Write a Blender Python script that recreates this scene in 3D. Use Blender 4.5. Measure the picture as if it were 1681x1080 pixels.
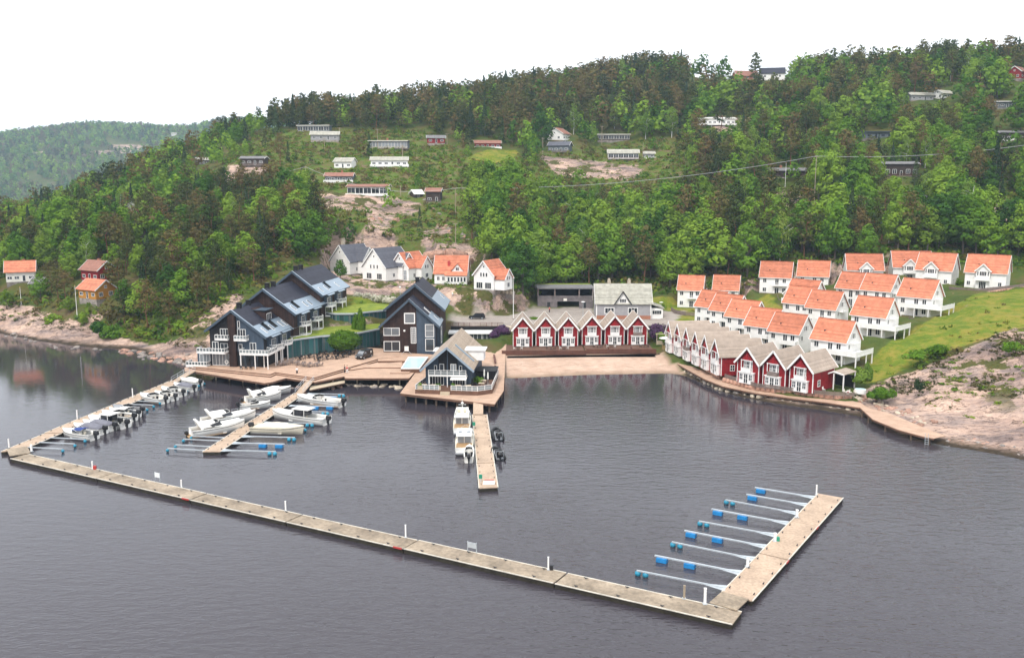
import bpy, math, random
import numpy as np
from mathutils import Vector, Matrix, noise as mnoise

for _o in list(bpy.data.objects):
    bpy.data.objects.remove(_o)
SC = bpy.context.scene
COL = SC.collection
R = math.radians
random.seed(7)
RNG = np.random.default_rng(7)

## camera, sky, sun, exposure
CAM_H, FOC, ROW_H = 44.0, 1480.0, 300.0          # drone height, focal length in photo pixels, horizon row
PITCH = math.atan((540 - ROW_H) / FOC)
cam_d = bpy.data.cameras.new('camera')
cam = bpy.data.objects.new('camera', cam_d)
COL.objects.link(cam)
cam.location = (0, 0, CAM_H)
cam.rotation_euler = (math.pi / 2 - PITCH, 0, 0)
cam_d.sensor_width = 36.0
cam_d.lens = 36.0 * FOC / 1681.0
cam_d.clip_start = 0.5
cam_d.clip_end = 12000
SC.camera = cam

world = bpy.data.worlds.new('World')
SC.world = world
world.use_nodes = True
wn, wl = world.node_tree.nodes, world.node_tree.links
wn.clear()
w_out = wn.new('ShaderNodeOutputWorld')
w_bg = wn.new('ShaderNodeBackground')
w_sky = wn.new('ShaderNodeTexSky')
w_sky.sky_type = 'NISHITA'
w_sky.sun_disc = False
SUN_ELEV, SUN_AZ = R(52), R(205)                    # azimuth measured clockwise from +Y
w_sky.sun_elevation = SUN_ELEV
w_sky.sun_rotation = SUN_AZ
w_sky.air_density = 1.0
w_sky.dust_density = 3.0
w_tc = wn.new('ShaderNodeTexCoord')
w_map = wn.new('ShaderNodeMapping')
w_map.inputs['Scale'].default_value = (1.2, 1.2, 4.0)
w_no = wn.new('ShaderNodeTexNoise')
w_no.inputs['Scale'].default_value = 1.6
w_no.inputs['Detail'].default_value = 5
w_rmp = wn.new('ShaderNodeValToRGB')
w_rmp.color_ramp.elements[0].position = 0.35
w_rmp.color_ramp.elements[0].color = (8.0, 8.3, 8.8, 1)
w_rmp.color_ramp.elements[1].position = 0.65
w_rmp.color_ramp.elements[1].color = (9.5, 9.6, 9.8, 1)
w_mix = wn.new('ShaderNodeMixRGB')
w_mix.inputs[0].default_value = 0.93                # closed cloud layer over the clear-sky model
wl.new(w_tc.outputs['Generated'], w_map.inputs['Vector'])
wl.new(w_map.outputs['Vector'], w_no.inputs['Vector'])
wl.new(w_no.outputs['Fac'], w_rmp.inputs['Fac'])
wl.new(w_sky.outputs['Color'], w_mix.inputs[1])
wl.new(w_rmp.outputs['Color'], w_mix.inputs[2])
wl.new(w_mix.outputs['Color'], w_bg.inputs['Color'])
w_bg.inputs['Strength'].default_value = 0.10
wl.new(w_bg.outputs['Background'], w_out.inputs['Surface'])

sun_d = bpy.data.lights.new('sun', 'SUN')
sun_d.energy = 1.5
sun_d.angle = R(10)
sun_d.color = (1.0, 0.95, 0.88)
sun = bpy.data.objects.new('sun', sun_d)
COL.objects.link(sun)
_sd = Vector((math.sin(SUN_AZ) * math.cos(SUN_ELEV), math.cos(SUN_AZ) * math.cos(SUN_ELEV), math.sin(SUN_ELEV)))
sun.rotation_euler = _sd.to_track_quat('Z', 'Y').to_euler()
sun.location = _sd * 500

SC.view_settings.view_transform = 'Standard'
SC.view_settings.look = 'None'
SC.view_settings.gamma = 1.0
SC.view_settings.use_curve_mapping = False
SC.view_settings.exposure = 0.92
SC.render.engine = 'CYCLES'
SC.cycles.max_bounces = 5
SC.cycles.diffuse_bounces = 3
SC.cycles.glossy_bounces = 3
SC.cycles.transmission_bounces = 3
SC.cycles.transparent_max_bounces = 6
SC.cycles.volume_bounces = 1
SC.cycles.caustics_reflective = False
SC.cycles.caustics_refractive = False
SC.cycles.use_denoising = True
SC.cycles.use_adaptive_sampling = True
SC.cycles.adaptive_threshold = 0.02

## survey: photo measurements to places on the ground
_c, _s = math.cos(PITCH), math.sin(PITCH)
def _ray(px, py):
    x, y = (px - 840.5) / FOC, -(py - 540) / FOC
    return x, _c + y * _s, -_s + y * _c
def P(px, py, z=0.0):
    """measured point that lies at height z"""
    r = _ray(px, py); t = (z - CAM_H) / r[2]
    return Vector((r[0] * t, r[1] * t, z))
def Q(px, py, Y):
    """measured point that lies Y metres out"""
    r = _ray(px, py); t = Y / r[1]
    return Vector((r[0] * t, Y, CAM_H + r[2] * t))
def proj_np(x, y, z):
    dz = z - CAM_H
    d = np.maximum(y * _c - dz * _s, 1e-3)
    u = y * _s + dz * _c
    return 840.5 + FOC * x / d, 540 - FOC * u / d

## materials
MATS = {}
def _principled(name):
    m = bpy.data.materials.new(name)
    m.use_nodes = True
    return m, m.node_tree.nodes, m.node_tree.links, m.node_tree.nodes['Principled BSDF']
def mat(name, col, rough=0.7, var=0.12, scale=1.5, fine=0.06, fscale=14.0, bump=0.0, bscale=20.0, metal=0.0, spec=0.3, col2=None, stretch=None, objrand=0.0):
    """painted / plain surface with uneven colour, fine grain and optional relief"""
    if name in MATS:
        return MATS[name]
    m, n, l, b = _principled(name)
    tc = n.new('ShaderNodeTexCoord')
    vec = tc.outputs['Object']
    if stretch:
        mp = n.new('ShaderNodeMapping'); mp.inputs['Scale'].default_value = stretch
        l.new(vec, mp.inputs['Vector']); vec = mp.outputs['Vector']
    n1 = n.new('ShaderNodeTexNoise'); n1.inputs['Scale'].default_value = scale; n1.inputs['Detail'].default_value = 4
    n2 = n.new('ShaderNodeTexNoise'); n2.inputs['Scale'].default_value = fscale; n2.inputs['Detail'].default_value = 2
    l.new(vec, n1.inputs['Vector']); l.new(vec, n2.inputs['Vector'])
    rp = n.new('ShaderNodeValToRGB')
    rp.color_ramp.elements[0].position = 0.3; rp.color_ramp.elements[1].position = 0.7
    c2 = col2 if col2 else tuple(min(1, c * (1 + var)) for c in col)
    rp.color_ramp.elements[0].color = (*[c * (1 - var) for c in col], 1)
    rp.color_ramp.elements[1].color = (*c2, 1)
    l.new(n1.outputs['Fac'], rp.inputs['Fac'])
    mr = n.new('ShaderNodeMapRange')
    mr.inputs[1].default_value = 0.3; mr.inputs[2].default_value = 0.7
    mr.inputs[3].default_value = 1 - fine * 2; mr.inputs[4].default_value = 1 + fine
    l.new(n2.outputs['Fac'], mr.inputs[0])
    mx = n.new('ShaderNodeMixRGB'); mx.blend_type = 'MULTIPLY'; mx.inputs[0].default_value = 1
    l.new(rp.outputs['Color'], mx.inputs[1]); l.new(mr.outputs[0], mx.inputs[2])
    out = mx.outputs['Color']
    if objrand:
        oi = n.new('ShaderNodeObjectInfo')
        hr = n.new('ShaderNodeMapRange'); hr.inputs[3].default_value = 1 - objrand; hr.inputs[4].default_value = 1 + objrand
        l.new(oi.outputs['Random'], hr.inputs[0])
        m2 = n.new('ShaderNodeMixRGB'); m2.blend_type = 'MULTIPLY'; m2.inputs[0].default_value = 1
        l.new(out, m2.inputs[1]); l.new(hr.outputs[0], m2.inputs[2]); out = m2.outputs['Color']
    l.new(out, b.inputs['Base Color'])
    b.inputs['Roughness'].default_value = rough
    b.inputs['Metallic'].default_value = metal
    b.inputs['Specular IOR Level'].default_value = spec
    if bump:
        n3 = n.new('ShaderNodeTexNoise'); n3.inputs['Scale'].default_value = bscale; n3.inputs['Detail'].default_value = 3
        l.new(vec, n3.inputs['Vector'])
        bp = n.new('ShaderNodeBump'); bp.inputs['Strength'].default_value = bump; bp.inputs['Distance'].default_value = 0.05
        l.new(n3.outputs['Fac'], bp.inputs['Height']); l.new(bp.outputs['Normal'], b.inputs['Normal'])
    MATS[name] = m
    return m

def board_mat(name, col, pitch=0.15, axis='Z', var=0.12, rough=0.75, depth=0.4, dark=0.55, weather=0.15, objrand=0.0):
    """boarded / coursed surface: joints every `pitch` metres along one local axis"""
    if name in MATS:
        return MATS[name]
    m, n, l, b = _principled(name)
    tc = n.new('ShaderNodeTexCoord')
    sp = n.new('ShaderNodeSeparateXYZ'); l.new(tc.outputs['Object'], sp.inputs[0])
    src = sp.outputs[axis] if axis in 'XYZ' else None
    if axis == 'H':       # vertical boards on any upright wall: x + y
        ad = n.new('ShaderNodeMath'); ad.operation = 'ADD'
        l.new(sp.outputs['X'], ad.inputs[0]); l.new(sp.outputs['Y'], ad.inputs[1]); src = ad.outputs[0]
    dv = n.new('ShaderNodeMath'); dv.operation = 'DIVIDE'; dv.inputs[1].default_value = pitch
    l.new(src, dv.inputs[0])
    fr = n.new('ShaderNodeMath'); fr.operation = 'FRACT'; l.new(dv.outputs[0], fr.inputs[0])
    fl = n.new('ShaderNodeMath'); fl.operation = 'FLOOR'; l.new(dv.outputs[0], fl.inputs[0])
    wn_ = n.new('ShaderNodeTexWhiteNoise'); wn_.noise_dimensions = '1D'; l.new(fl.outputs[0], wn_.inputs['W'])
    rp = n.new('ShaderNodeValToRGB')
    rp.color_ramp.elements[0].position = 0.0; rp.color_ramp.elements[0].color = (dark, dark, dark, 1)
    rp.color_ramp.elements[1].position = 0.12; rp.color_ramp.elements[1].color = (1, 1, 1, 1)
    l.new(fr.outputs[0], rp.inputs['Fac'])
    mr = n.new('ShaderNodeMapRange'); mr.inputs[3].default_value = 1 - var; mr.inputs[4].default_value = 1 + var
    l.new(wn_.outputs['Value'], mr.inputs[0])
    no = n.new('ShaderNodeTexNoise'); no.inputs['Scale'].default_value = 0.9; no.inputs['Detail'].default_value = 5
    l.new(tc.outputs['Object'], no.inputs['Vector'])
    m3 = n.new('ShaderNodeMapRange'); m3.inputs[1].default_value = 0.3; m3.inputs[2].default_value = 0.7
    m3.inputs[3].default_value = 1 - weather; m3.inputs[4].default_value = 1 + weather * .7
    l.new(no.outputs['Fac'], m3.inputs[0])
    p1 = n.new('ShaderNodeMath'); p1.operation = 'MULTIPLY'; l.new(mr.outputs[0], p1.inputs[0]); l.new(m3.outputs[0], p1.inputs[1])
    last = p1.outputs[0]
    if objrand:
        oi = n.new('ShaderNodeObjectInfo')
        hr = n.new('ShaderNodeMapRange'); hr.inputs[3].default_value = 1 - objrand; hr.inputs[4].default_value = 1 + objrand
        l.new(oi.outputs['Random'], hr.inputs[0])
        p2 = n.new('ShaderNodeMath'); p2.operation = 'MULTIPLY'; l.new(last, p2.inputs[0]); l.new(hr.outputs[0], p2.inputs[1]); last = p2.outputs[0]
    x1 = n.new('ShaderNodeMixRGB'); x1.blend_type = 'MULTIPLY'; x1.inputs[0].default_value = 1
    x1.inputs[1].default_value = (*col, 1); l.new(rp.outputs['Color'], x1.inputs[2])
    x2 = n.new('ShaderNodeMixRGB'); x2.blend_type = 'MULTIPLY'; x2.inputs[0].default_value = 1
    l.new(x1.outputs['Color'], x2.inputs[1]); l.new(last, x2.inputs[2])
    l.new(x2.outputs['Color'], b.inputs['Base Color'])
    bp = n.new('ShaderNodeBump'); bp.inputs['Strength'].default_value = depth; bp.inputs['Distance'].default_value = 0.03
    l.new(rp.outputs['Color'], bp.inputs['Height']); l.new(bp.outputs['Normal'], b.inputs['Normal'])
    b.inputs['Roughness'].default_value = rough
    b.inputs['Specular IOR Level'].default_value = 0.25
    MATS[name] = m
    return m

def glass_mat(name, col, rough=0.06):
    if name in MATS:
        return MATS[name]
    m, n, l, b = _principled(name)
    oi = n.new('ShaderNodeObjectInfo')
    rp = n.new('ShaderNodeValToRGB')
    rp.color_ramp.elements[0].color = (*[c * .5 for c in col], 1)
    rp.color_ramp.elements[1].color = (*[min(1, c * 1.8) for c in col], 1)
    l.new(oi.outputs['Random'], rp.inputs['Fac'])
    l.new(rp.outputs['Color'], b.inputs['Base Color'])
    b.inputs['Roughness'].default_value = rough
    b.inputs['Specular IOR Level'].default_value = 0.5
    MATS[name] = m
    return m

mat('white_paint', (0.80, 0.79, 0.77), 0.6, 0.05, 0.8, 0.03)
mat('cream_paint', (0.72, 0.69, 0.62), 0.6, 0.06, 0.8, 0.03)
board_mat('white_boards', (0.80, 0.785, 0.76), 0.16, 'Z', 0.04, 0.65, 0.35, 0.80, 0.06)
board_mat('red_boards', (0.25, 0.012, 0.016), 0.16, 'H', 0.15, 0.7, 0.4, 0.62, 0.2)
board_mat('brown_boards', (0.035, 0.017, 0.013), 0.15, 'H', 0.3, 0.7, 0.4, 0.5, 0.35)
board_mat('black_boards', (0.014, 0.013, 0.015), 0.15, 'H', 0.25, 0.6, 0.4, 0.5, 0.3)
board_mat('bluegrey_boards', (0.052, 0.074, 0.105), 0.15, 'H', 0.12, 0.65, 0.4, 0.65, 0.15)
board_mat('grey_boards', (0.33, 0.32, 0.33), 0.16, 'Z', 0.08, 0.7, 0.4, 0.7, 0.1)
board_mat('weathered_boards', (0.16, 0.14, 0.14), 0.16, 'Z', 0.2, 0.8, 0.4, 0.55, 0.3)
board_mat('ochre_boards', (0.42, 0.19, 0.025), 0.17, 'Z', 0.08, 0.7, 0.4, 0.7, 0.1)
board_mat('dark_cabin_boards', (0.055, 0.04, 0.035), 0.17, 'Z', 0.15, 0.75, 0.4, 0.6, 0.25)
board_mat('slate_blue_boards', (0.13, 0.15, 0.17), 0.17, 'Z', 0.1, 0.75, 0.4, 0.65, 0.15)
board_mat('orange_tiles', (0.49, 0.172, 0.098), 0.34, 'Z', 0.16, 0.8, 0.8, 0.58, 0.26, objrand=0.15)
board_mat('rust_tiles', (0.27, 0.13, 0.095), 0.30, 'Z', 0.1, 0.8, 0.6, 0.66, 0.16, objrand=0.1)
board_mat('beige_tiles', (0.37, 0.30, 0.245), 0.30, 'Z', 0.12, 0.8, 0.6, 0.62, 0.16, objrand=0.06)
board_mat('slate_roof', (0.026, 0.027, 0.042), 0.35, 'Z', 0.2, 0.6, 0.3, 0.7, 0.25)
board_mat('grey_tiles', (0.095, 0.098, 0.118), 0.33, 'Z', 0.12, 0.65, 0.4, 0.65, 0.18, objrand=0.08)
board_mat('asbestos_roof', (0.37, 0.355, 0.30), 0.30, 'Z', 0.18, 0.85, 0.4, 0.7, 0.25)
mat('metal_roof', (0.29, 0.36, 0.43), 0.4, 0.06, 1.2, 0.03, metal=0.2)
mat('edge_metal', (0.06, 0.085, 0.115), 0.45, 0.08)
mat('felt_roof', (0.17, 0.165, 0.165), 0.85, 0.2, 1.0, 0.06)
mat('galvanised', (0.48, 0.52, 0.55), 0.45, 0.08, 1.5, 0.04, metal=0.3)
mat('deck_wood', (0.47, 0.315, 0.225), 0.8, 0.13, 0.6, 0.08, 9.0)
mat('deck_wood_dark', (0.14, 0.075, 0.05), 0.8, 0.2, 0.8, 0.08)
mat('pile_wood', (0.12, 0.085, 0.06), 0.85, 0.25, 1.2, 0.1)
mat('pale_wood', (0.48, 0.40, 0.29), 0.8, 0.12, 0.7, 0.06)
mat('pontoon_top', (0.45, 0.335, 0.245), 0.85, 0.17, 0.35, 0.10, 3.0, bump=0.2, bscale=6)
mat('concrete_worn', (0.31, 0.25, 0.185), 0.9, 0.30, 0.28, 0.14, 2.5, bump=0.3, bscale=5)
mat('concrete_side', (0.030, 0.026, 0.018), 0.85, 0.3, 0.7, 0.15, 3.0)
mat('fender_white', (0.62, 0.58, 0.50), 0.7, 0.2, 1.0, 0.12)
mat('red_plastic', (0.42, 0.05, 0.045), 0.5, 0.1)
mat('blue_float', (0.02, 0.21, 0.50), 0.45, 0.15, 2.0, 0.05)
mat('blue_float_low', (0.008, 0.035, 0.065), 0.4, 0.2, 2.0, 0.05)
mat('buoy_teal', (0.03, 0.24, 0.36), 0.4, 0.1)
mat('orange_plastic', (0.55, 0.28, 0.06), 0.5, 0.1)
mat('green_plastic', (0.03, 0.25, 0.16), 0.5, 0.1)
mat('gelcoat', (0.80, 0.79, 0.75), 0.25, 0.04, 0.8, 0.02, spec=0.5)
mat('gelcoat_cream', (0.74, 0.68, 0.54), 0.3, 0.05, 0.8, 0.02, spec=0.5)
mat('gelcoat_grey', (0.25, 0.26, 0.28), 0.35, 0.06)
mat('teak', (0.38, 0.24, 0.12), 0.7, 0.15)
mat('dark_vinyl', (0.02, 0.02, 0.023), 0.5, 0.2)
mat('outboard_black', (0.012, 0.012, 0.014), 0.3, 0.1, spec=0.5)
mat('canvas_grey', (0.17, 0.17, 0.20), 0.85, 0.12)
mat('canvas_blue', (0.03, 0.06, 0.22), 0.85, 0.12)
mat('canvas_white', (0.78, 0.76, 0.72), 0.8, 0.08)
mat('rubber_black', (0.010, 0.010, 0.011), 0.6, 0.2)
mat('car_paint', (0.012, 0.014, 0.018), 0.2, 0.05, spec=0.6)
mat('car_blue', (0.06, 0.16, 0.36), 0.25, 0.05, spec=0.6)
mat('tyre', (0.012, 0.012, 0.012), 0.85, 0.1)
mat('pool_water', (0.55, 0.72, 0.78), 0.08, 0.04, spec=0.5)
mat('pool_liner', (0.74, 0.78, 0.78), 0.5, 0.04)
mat('gravel', (0.33, 0.285, 0.25), 0.95, 0.18, 0.25, 0.12, 4.0)
mat('asphalt', (0.215, 0.20, 0.19), 0.9, 0.18, 0.3, 0.10, 6.0)
mat('stone_pink', (0.42, 0.25, 0.185), 0.9, 0.3, 0.8, 0.15, 5.0, bump=0.6, bscale=3, objrand=0.25)
mat('stone_grey', (0.27, 0.235, 0.21), 0.9, 0.3, 0.8, 0.15, 5.0, bump=0.6, bscale=3, objrand=0.25)
mat('stone_pale', (0.52, 0.44, 0.34), 0.9, 0.25, 0.8, 0.15, 5.0, bump=0.6, bscale=3, objrand=0.2)
mat('dark_wall', (0.055, 0.055, 0.06), 0.85, 0.25, 0.7, 0.1)
mat('brick_chimney', (0.36, 0.16, 0.10), 0.9, 0.2, 3.0, 0.1)
mat('pole_wood', (0.33, 0.27, 0.20), 0.85, 0.15, 1.0, 0.06)
mat('cable', (0.42, 0.42, 0.42), 0.6, 0.1)
mat('recess_shade', (0.012, 0.011, 0.011), 0.9, 0.3)  # near-black: shade of openings and recesses put into the colour
mat('fence_wood', (0.21, 0.165, 0.145), 0.85, 0.2, 0.8, 0.1)
mat('fence_brown', (0.13, 0.055, 0.038), 0.8, 0.2, 0.8, 0.1)
mat('rail_olive', (0.27, 0.20, 0.085), 0.85, 0.2, 0.8, 0.1)
mat('curtain', (0.70, 0.66, 0.58), 0.9, 0.1)
mat('skin', (0.55, 0.33, 0.24), 0.6, 0.05)
mat('cloth_white', (0.75, 0.74, 0.73), 0.9, 0.05)
mat('cloth_dark', (0.02, 0.02, 0.03), 0.9, 0.1)
mat('cloth_red', (0.5, 0.10, 0.10), 0.9, 0.1)
mat('hair_brown', (0.06, 0.035, 0.02), 0.8, 0.1)
mat('rattan', (0.022, 0.020, 0.020), 0.8, 0.2)
mat('bark_pine', (0.20, 0.095, 0.05), 0.95, 0.3, 1.0, 0.15, 6.0)
mat('bark_grey', (0.15, 0.125, 0.10), 0.95, 0.3, 1.0, 0.15, 6.0)
mat('bark_birch', (0.62, 0.60, 0.56), 0.9, 0.2, 2.0, 0.25, 5.0)
glass_mat('window_glass', (0.030, 0.034, 0.040))
glass_mat('window_pale', (0.16, 0.17, 0.18), 0.15)
glass_mat('green_glass', (0.022, 0.072, 0.075))
glass_mat('boat_glass', (0.015, 0.016, 0.02))
glass_mat('rail_glass', (0.12, 0.14, 0.145), 0.1)

## mesh building
class MB:
    """collects shapes; build() links them as ONE mesh object"""
    def __init__(self):
        self.v = []; self.f = []; self.m = []; self.cur = 0
    def add(self, vs, fs):
        o = len(self.v)
        self.v += [tuple(p) for p in vs]
        self.f += [tuple(i + o for i in f) for f in fs]
        self.m += [self.cur] * len(fs)
        return self
    def box(self, x0, x1, y0, y1, z0, z1):
        v = [(x0, y0, z0), (x1, y0, z0), (x1, y1, z0), (x0, y1, z0), (x0, y0, z1), (x1, y0, z1), (x1, y1, z1), (x0, y1, z1)]
        return self.add(v, [(0, 3, 2, 1), (4, 5, 6, 7), (0, 1, 5, 4), (1, 2, 6, 5), (2, 3, 7, 6), (3, 0, 4, 7)])
    def prism(self, poly, z0, z1):
        """polygon (x, y) between two heights (z1 may be a list per corner)"""
        n = len(poly)
        a = sum(poly[i][0] * poly[(i + 1) % n][1] - poly[(i + 1) % n][0] * poly[i][1] for i in range(n))
        if a < 0:
            poly = poly[::-1]
        v = [(p[0], p[1], z0) for p in poly] + [(p[0], p[1], z1) for p in poly]
        f = [tuple(range(n - 1, -1, -1)), tuple(range(n, 2 * n))]
        f += [(i, (i + 1) % n, n + (i + 1) % n, n + i) for i in range(n)]
        return self.add(v, f)
    def extrude(self, sec, x0, x1):
        """section (y, z) swept along x"""
        n = len(sec)
        a = sum(sec[i][0] * sec[(i + 1) % n][1] - sec[(i + 1) % n][0] * sec[i][1] for i in range(n))
        if a < 0:
            sec = sec[::-1]
        v = [(x0, p[0], p[1]) for p in sec] + [(x1, p[0], p[1]) for p in sec]
        f = [tuple(range(n - 1, -1, -1)), tuple(range(n, 2 * n))]
        f += [(i, (i + 1) % n, n + (i + 1) % n, n + i) for i in range(n)]
        return self.add(v, f)
    def extrude_y(self, sec, y0, y1):
        """section (x, z) swept along y"""
        n = len(sec)
        a = sum(sec[i][0] * sec[(i + 1) % n][1] - sec[(i + 1) % n][0] * sec[i][1] for i in range(n))
        if a > 0:
            sec = sec[::-1]
        v = [(p[0], y0, p[1]) for p in sec] + [(p[0], y1, p[1]) for p in sec]
        f = [tuple(range(n - 1, -1, -1)), tuple(range(n, 2 * n))]
        f += [(i, (i + 1) % n, n + (i + 1) % n, n + i) for i in range(n)]
        return self.add(v, f)
    def beam(self, a, b, w, h=None, up=(0, 0, 1)):
        """bar of section w x h between two points"""
        a, b = Vector(a), Vector(b)
        h = h or w
        d = (b - a).normalized()
        u = Vector(up)
        if abs(d.dot(u)) > 0.98:
            u = Vector((0, 1, 0))
        s = d.cross(u).normalized() * (w / 2)
        t = s.cross(d).normalized() * (h / 2)
        v = [a - s - t, a + s - t, a + s + t, a - s + t, b - s - t, b + s - t, b + s + t, b - s + t]
        return self.add(v, [(0, 1, 2, 3), (7, 6, 5, 4), (0, 4, 5, 1), (1, 5, 6, 2), (2, 6, 7, 3), (3, 7, 4, 0)])
    def tube(self, a, b, r0, r1=None, n=8):
        a, b = Vector(a), Vector(b)
        r1 = r0 if r1 is None else r1
        d = (b - a).normalized()
        u = Vector((0, 0, 1)) if abs(d.z) < 0.95 else Vector((1, 0, 0))
        s = d.cross(u).normalized(); t = s.cross(d).normalized()
        v = []
        for p, r in ((a, r0), (b, r1)):
            for i in range(n):
                g = 2 * math.pi * i / n
                v.append(p + (s * math.cos(g) + t * math.sin(g)) * r)
        f = [tuple(range(n)), tuple(range(2 * n - 1, n - 1, -1))]
        f += [(i, n + i, n + (i + 1) % n, (i + 1) % n) for i in range(n)]
        return self.add(v, f)
    def lathe(self, prof, n=12, c=(0, 0, 0)):
        """profile (r, z) turned about z"""
        v = []; k = len(prof)
        for r, z in prof:
            for i in range(n):
                g = 2 * math.pi * i / n
                v.append((c[0] + r * math.cos(g), c[1] + r * math.sin(g), c[2] + z))
        f = [(j * n + i, j * n + (i + 1) % n, (j + 1) * n + (i + 1) % n, (j + 1) * n + i) for j in range(k - 1) for i in range(n)]
        f += [tuple(range(n - 1, -1, -1)), tuple(range((k - 1) * n, k * n))]
        return self.add(v, f)
    def ball(self, c, rx, ry=None, rz=None, n=10, k=6):
        ry = ry or rx; rz = rz or rx
        v = [(c[0], c[1], c[2] - rz)]
        for j in range(1, k):
            a = -math.pi / 2 + math.pi * j / k
            for i in range(n):
                g = 2 * math.pi * i / n
                v.append((c[0] + rx * math.cos(a) * math.cos(g), c[1] + ry * math.cos(a) * math.sin(g), c[2] + rz * math.sin(a)))
        v.append((c[0], c[1], c[2] + rz))
        f = [(0, 1 + (i + 1) % n, 1 + i) for i in range(n)]
        for j in range(k - 2):
            f += [(1 + j * n + i, 1 + j * n + (i + 1) % n, 1 + (j + 1) * n + (i + 1) % n, 1 + (j + 1) * n + i) for i in range(n)]
        e = len(v) - 1
        f += [(1 + (k - 2) * n + i, 1 + (k - 2) * n + (i + 1) % n, e) for i in range(n)]
        return self.add(v, f)
    def loft(self, rings, cap=True):
        """closed rings of equal size joined in sequence"""
        n = len(rings[0]); v = [p for r in rings for p in r]
        f = [(j * n + i, j * n + (i + 1) % n, (j + 1) * n + (i + 1) % n, (j + 1) * n + i) for j in range(len(rings) - 1) for i in range(n)]
        if cap:
            f += [tuple(range(n - 1, -1, -1)), tuple(range((len(rings) - 1) * n, len(rings) * n))]
        return self.add(v, f)
    def mesh(self, name, mats, smooth=False):
        me = bpy.data.meshes.new(name)
        me.from_pydata(self.v, [], self.f)
        mats = mats if isinstance(mats, (list, tuple)) else [mats]
        for mm in mats:
            me.materials.append(MATS[mm] if isinstance(mm, str) else mm)
        if len(mats) > 1:
            me.polygons.foreach_set('material_index', self.m)
        if smooth:
            me.polygons.foreach_set('use_smooth', [True] * len(self.f))
        me.update()
        return me
    def build(self, name, mats, parent=None, loc=(0, 0, 0), rz=0.0, smooth=False):
        return put(name, self.mesh(name, mats, smooth), parent, loc, rz)

def put(name, me, parent=None, loc=(0, 0, 0), rz=0.0):
    o = bpy.data.objects.new(name, me)
    COL.objects.link(o)
    o.location = loc
    o.rotation_euler = (0, 0, rz)
    if parent is not None:
        o.parent = parent
    return o
_CACHE = {}
def shared(key, fn):
    """mesh data made once for alike pieces"""
    if key not in _CACHE:
        _CACHE[key] = fn()
    return _CACHE[key]
def tag(o, label=None, cat=None, group=None, kind=None):
    for k, val in (('label', label), ('category', cat), ('group', group), ('kind', kind)):
        if val:
            o[k] = val
    return o
def thing(name, label, cat, loc=(0, 0, 0), rz=0.0, group=None):
    o = bpy.data.objects.new(name, None)
    COL.objects.link(o)
    o.location = loc
    o.rotation_euler = (0, 0, rz)
    o.empty_display_size = 0.5
    return tag(o, label, cat, group)
def copy_tree(o, parent=None, loc=None, rz=None):
    c = o.copy()
    COL.objects.link(c)
    c.parent = parent
    if loc is not None:
        c.location = loc
    if rz is not None:
        c.rotation_euler = (0, 0, rz)
    for ch in list(o.children):
        copy_tree(ch, c)
    return c
ORD = ['first', 'second', 'third', 'fourth', 'fifth', 'sixth', 'seventh', 'eighth', 'ninth', 'tenth', 'eleventh', 'twelfth', 'thirteenth', 'fourteenth', 'fifteenth', 'sixteenth']
## the land
CP = []                                             # control points (x, y, z)
def cpP(z, *pts):
    for p in pts:
        v = P(p[0], p[1], z); CP.append((v.x, v.y, z))
def cpQ(*pts):
    for p in pts:
        v = Q(*p); CP.append(tuple(v))
SHORE = [(-260, 500), (-120, 522), (0, 543), (40, 553), (66, 560), (100, 568), (150, 572), (200, 573), (235, 583), (275, 589), (310, 597),
         (345, 612), (400, 620), (440, 624), (470, 634), (520, 634), (560, 628), (610, 630), (650, 630), (690, 612), (740, 612), (790, 618), (828, 623),
         (900, 618), (960, 615), (1040, 614), (1085, 614), (1120, 611), (1150, 628), (1190, 645), (1240, 656), (1290, 664), (1340, 672), (1400, 682), (1430, 690),
         (1470, 712), (1520, 728), (1560, 735), (1620, 744), (1681, 757), (1760, 775), (1900, 810)]
for px, py in SHORE:
    v = P(px, py, 0); CP.append((v.x, v.y, 0.0))
    v = P(px, py + 14, 0); CP.append((v.x, v.y, -1.2 if 830 < px < 1140 else -2.2))
    v = P(px, py + 60, 0); CP.append((v.x, v.y, -5.0))
for X, Y in [(-60, 90), (0, 90), (60, 90), (120, 90), (-60, 120), (0, 130), (-120, 160), (-200, 200), (-300, 230), (50, 140)]:
    CP.append((X, Y, -7.0))
# left shore, wooded knoll and slope
cpQ((0, 515, 272), (0, 480, 284), (0, 450, 300), (0, 405, 350), (0, 380, 420), (-150, 490, 285), (-150, 440, 320), (-150, 400, 420), (-300, 400, 420),
    (60, 530, 262), (60, 500, 272), (75, 470, 285), (150, 545, 254), (150, 500, 262), (150, 465, 280), (130, 440, 295), (110, 395, 345), (100, 365, 420),
    (200, 548, 249), (215, 520, 255), (220, 480, 262), (200, 440, 290), (200, 380, 350), (200, 330, 420), (200, 305, 490), (200, 330, 620),
    (260, 570, 238), (280, 545, 240), (290, 500, 252), (310, 560, 228), (330, 520, 240), (340, 470, 262), (300, 430, 290), (300, 380, 335), (300, 320, 400), (300, 270, 480), (300, 262, 540), (300, 300, 650),
    (390, 470, 258), (400, 430, 285), (400, 380, 320), (400, 330, 365), (400, 290, 400), (400, 262, 430), (420, 225, 500), (420, 215, 545), (420, 240, 660),
    (440, 440, 275), (500, 420, 300), (560, 420, 305), (480, 330, 372), (520, 325, 376), (600, 400, 322), (600, 330, 378), (620, 350, 362), (560, 350, 358))
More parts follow.
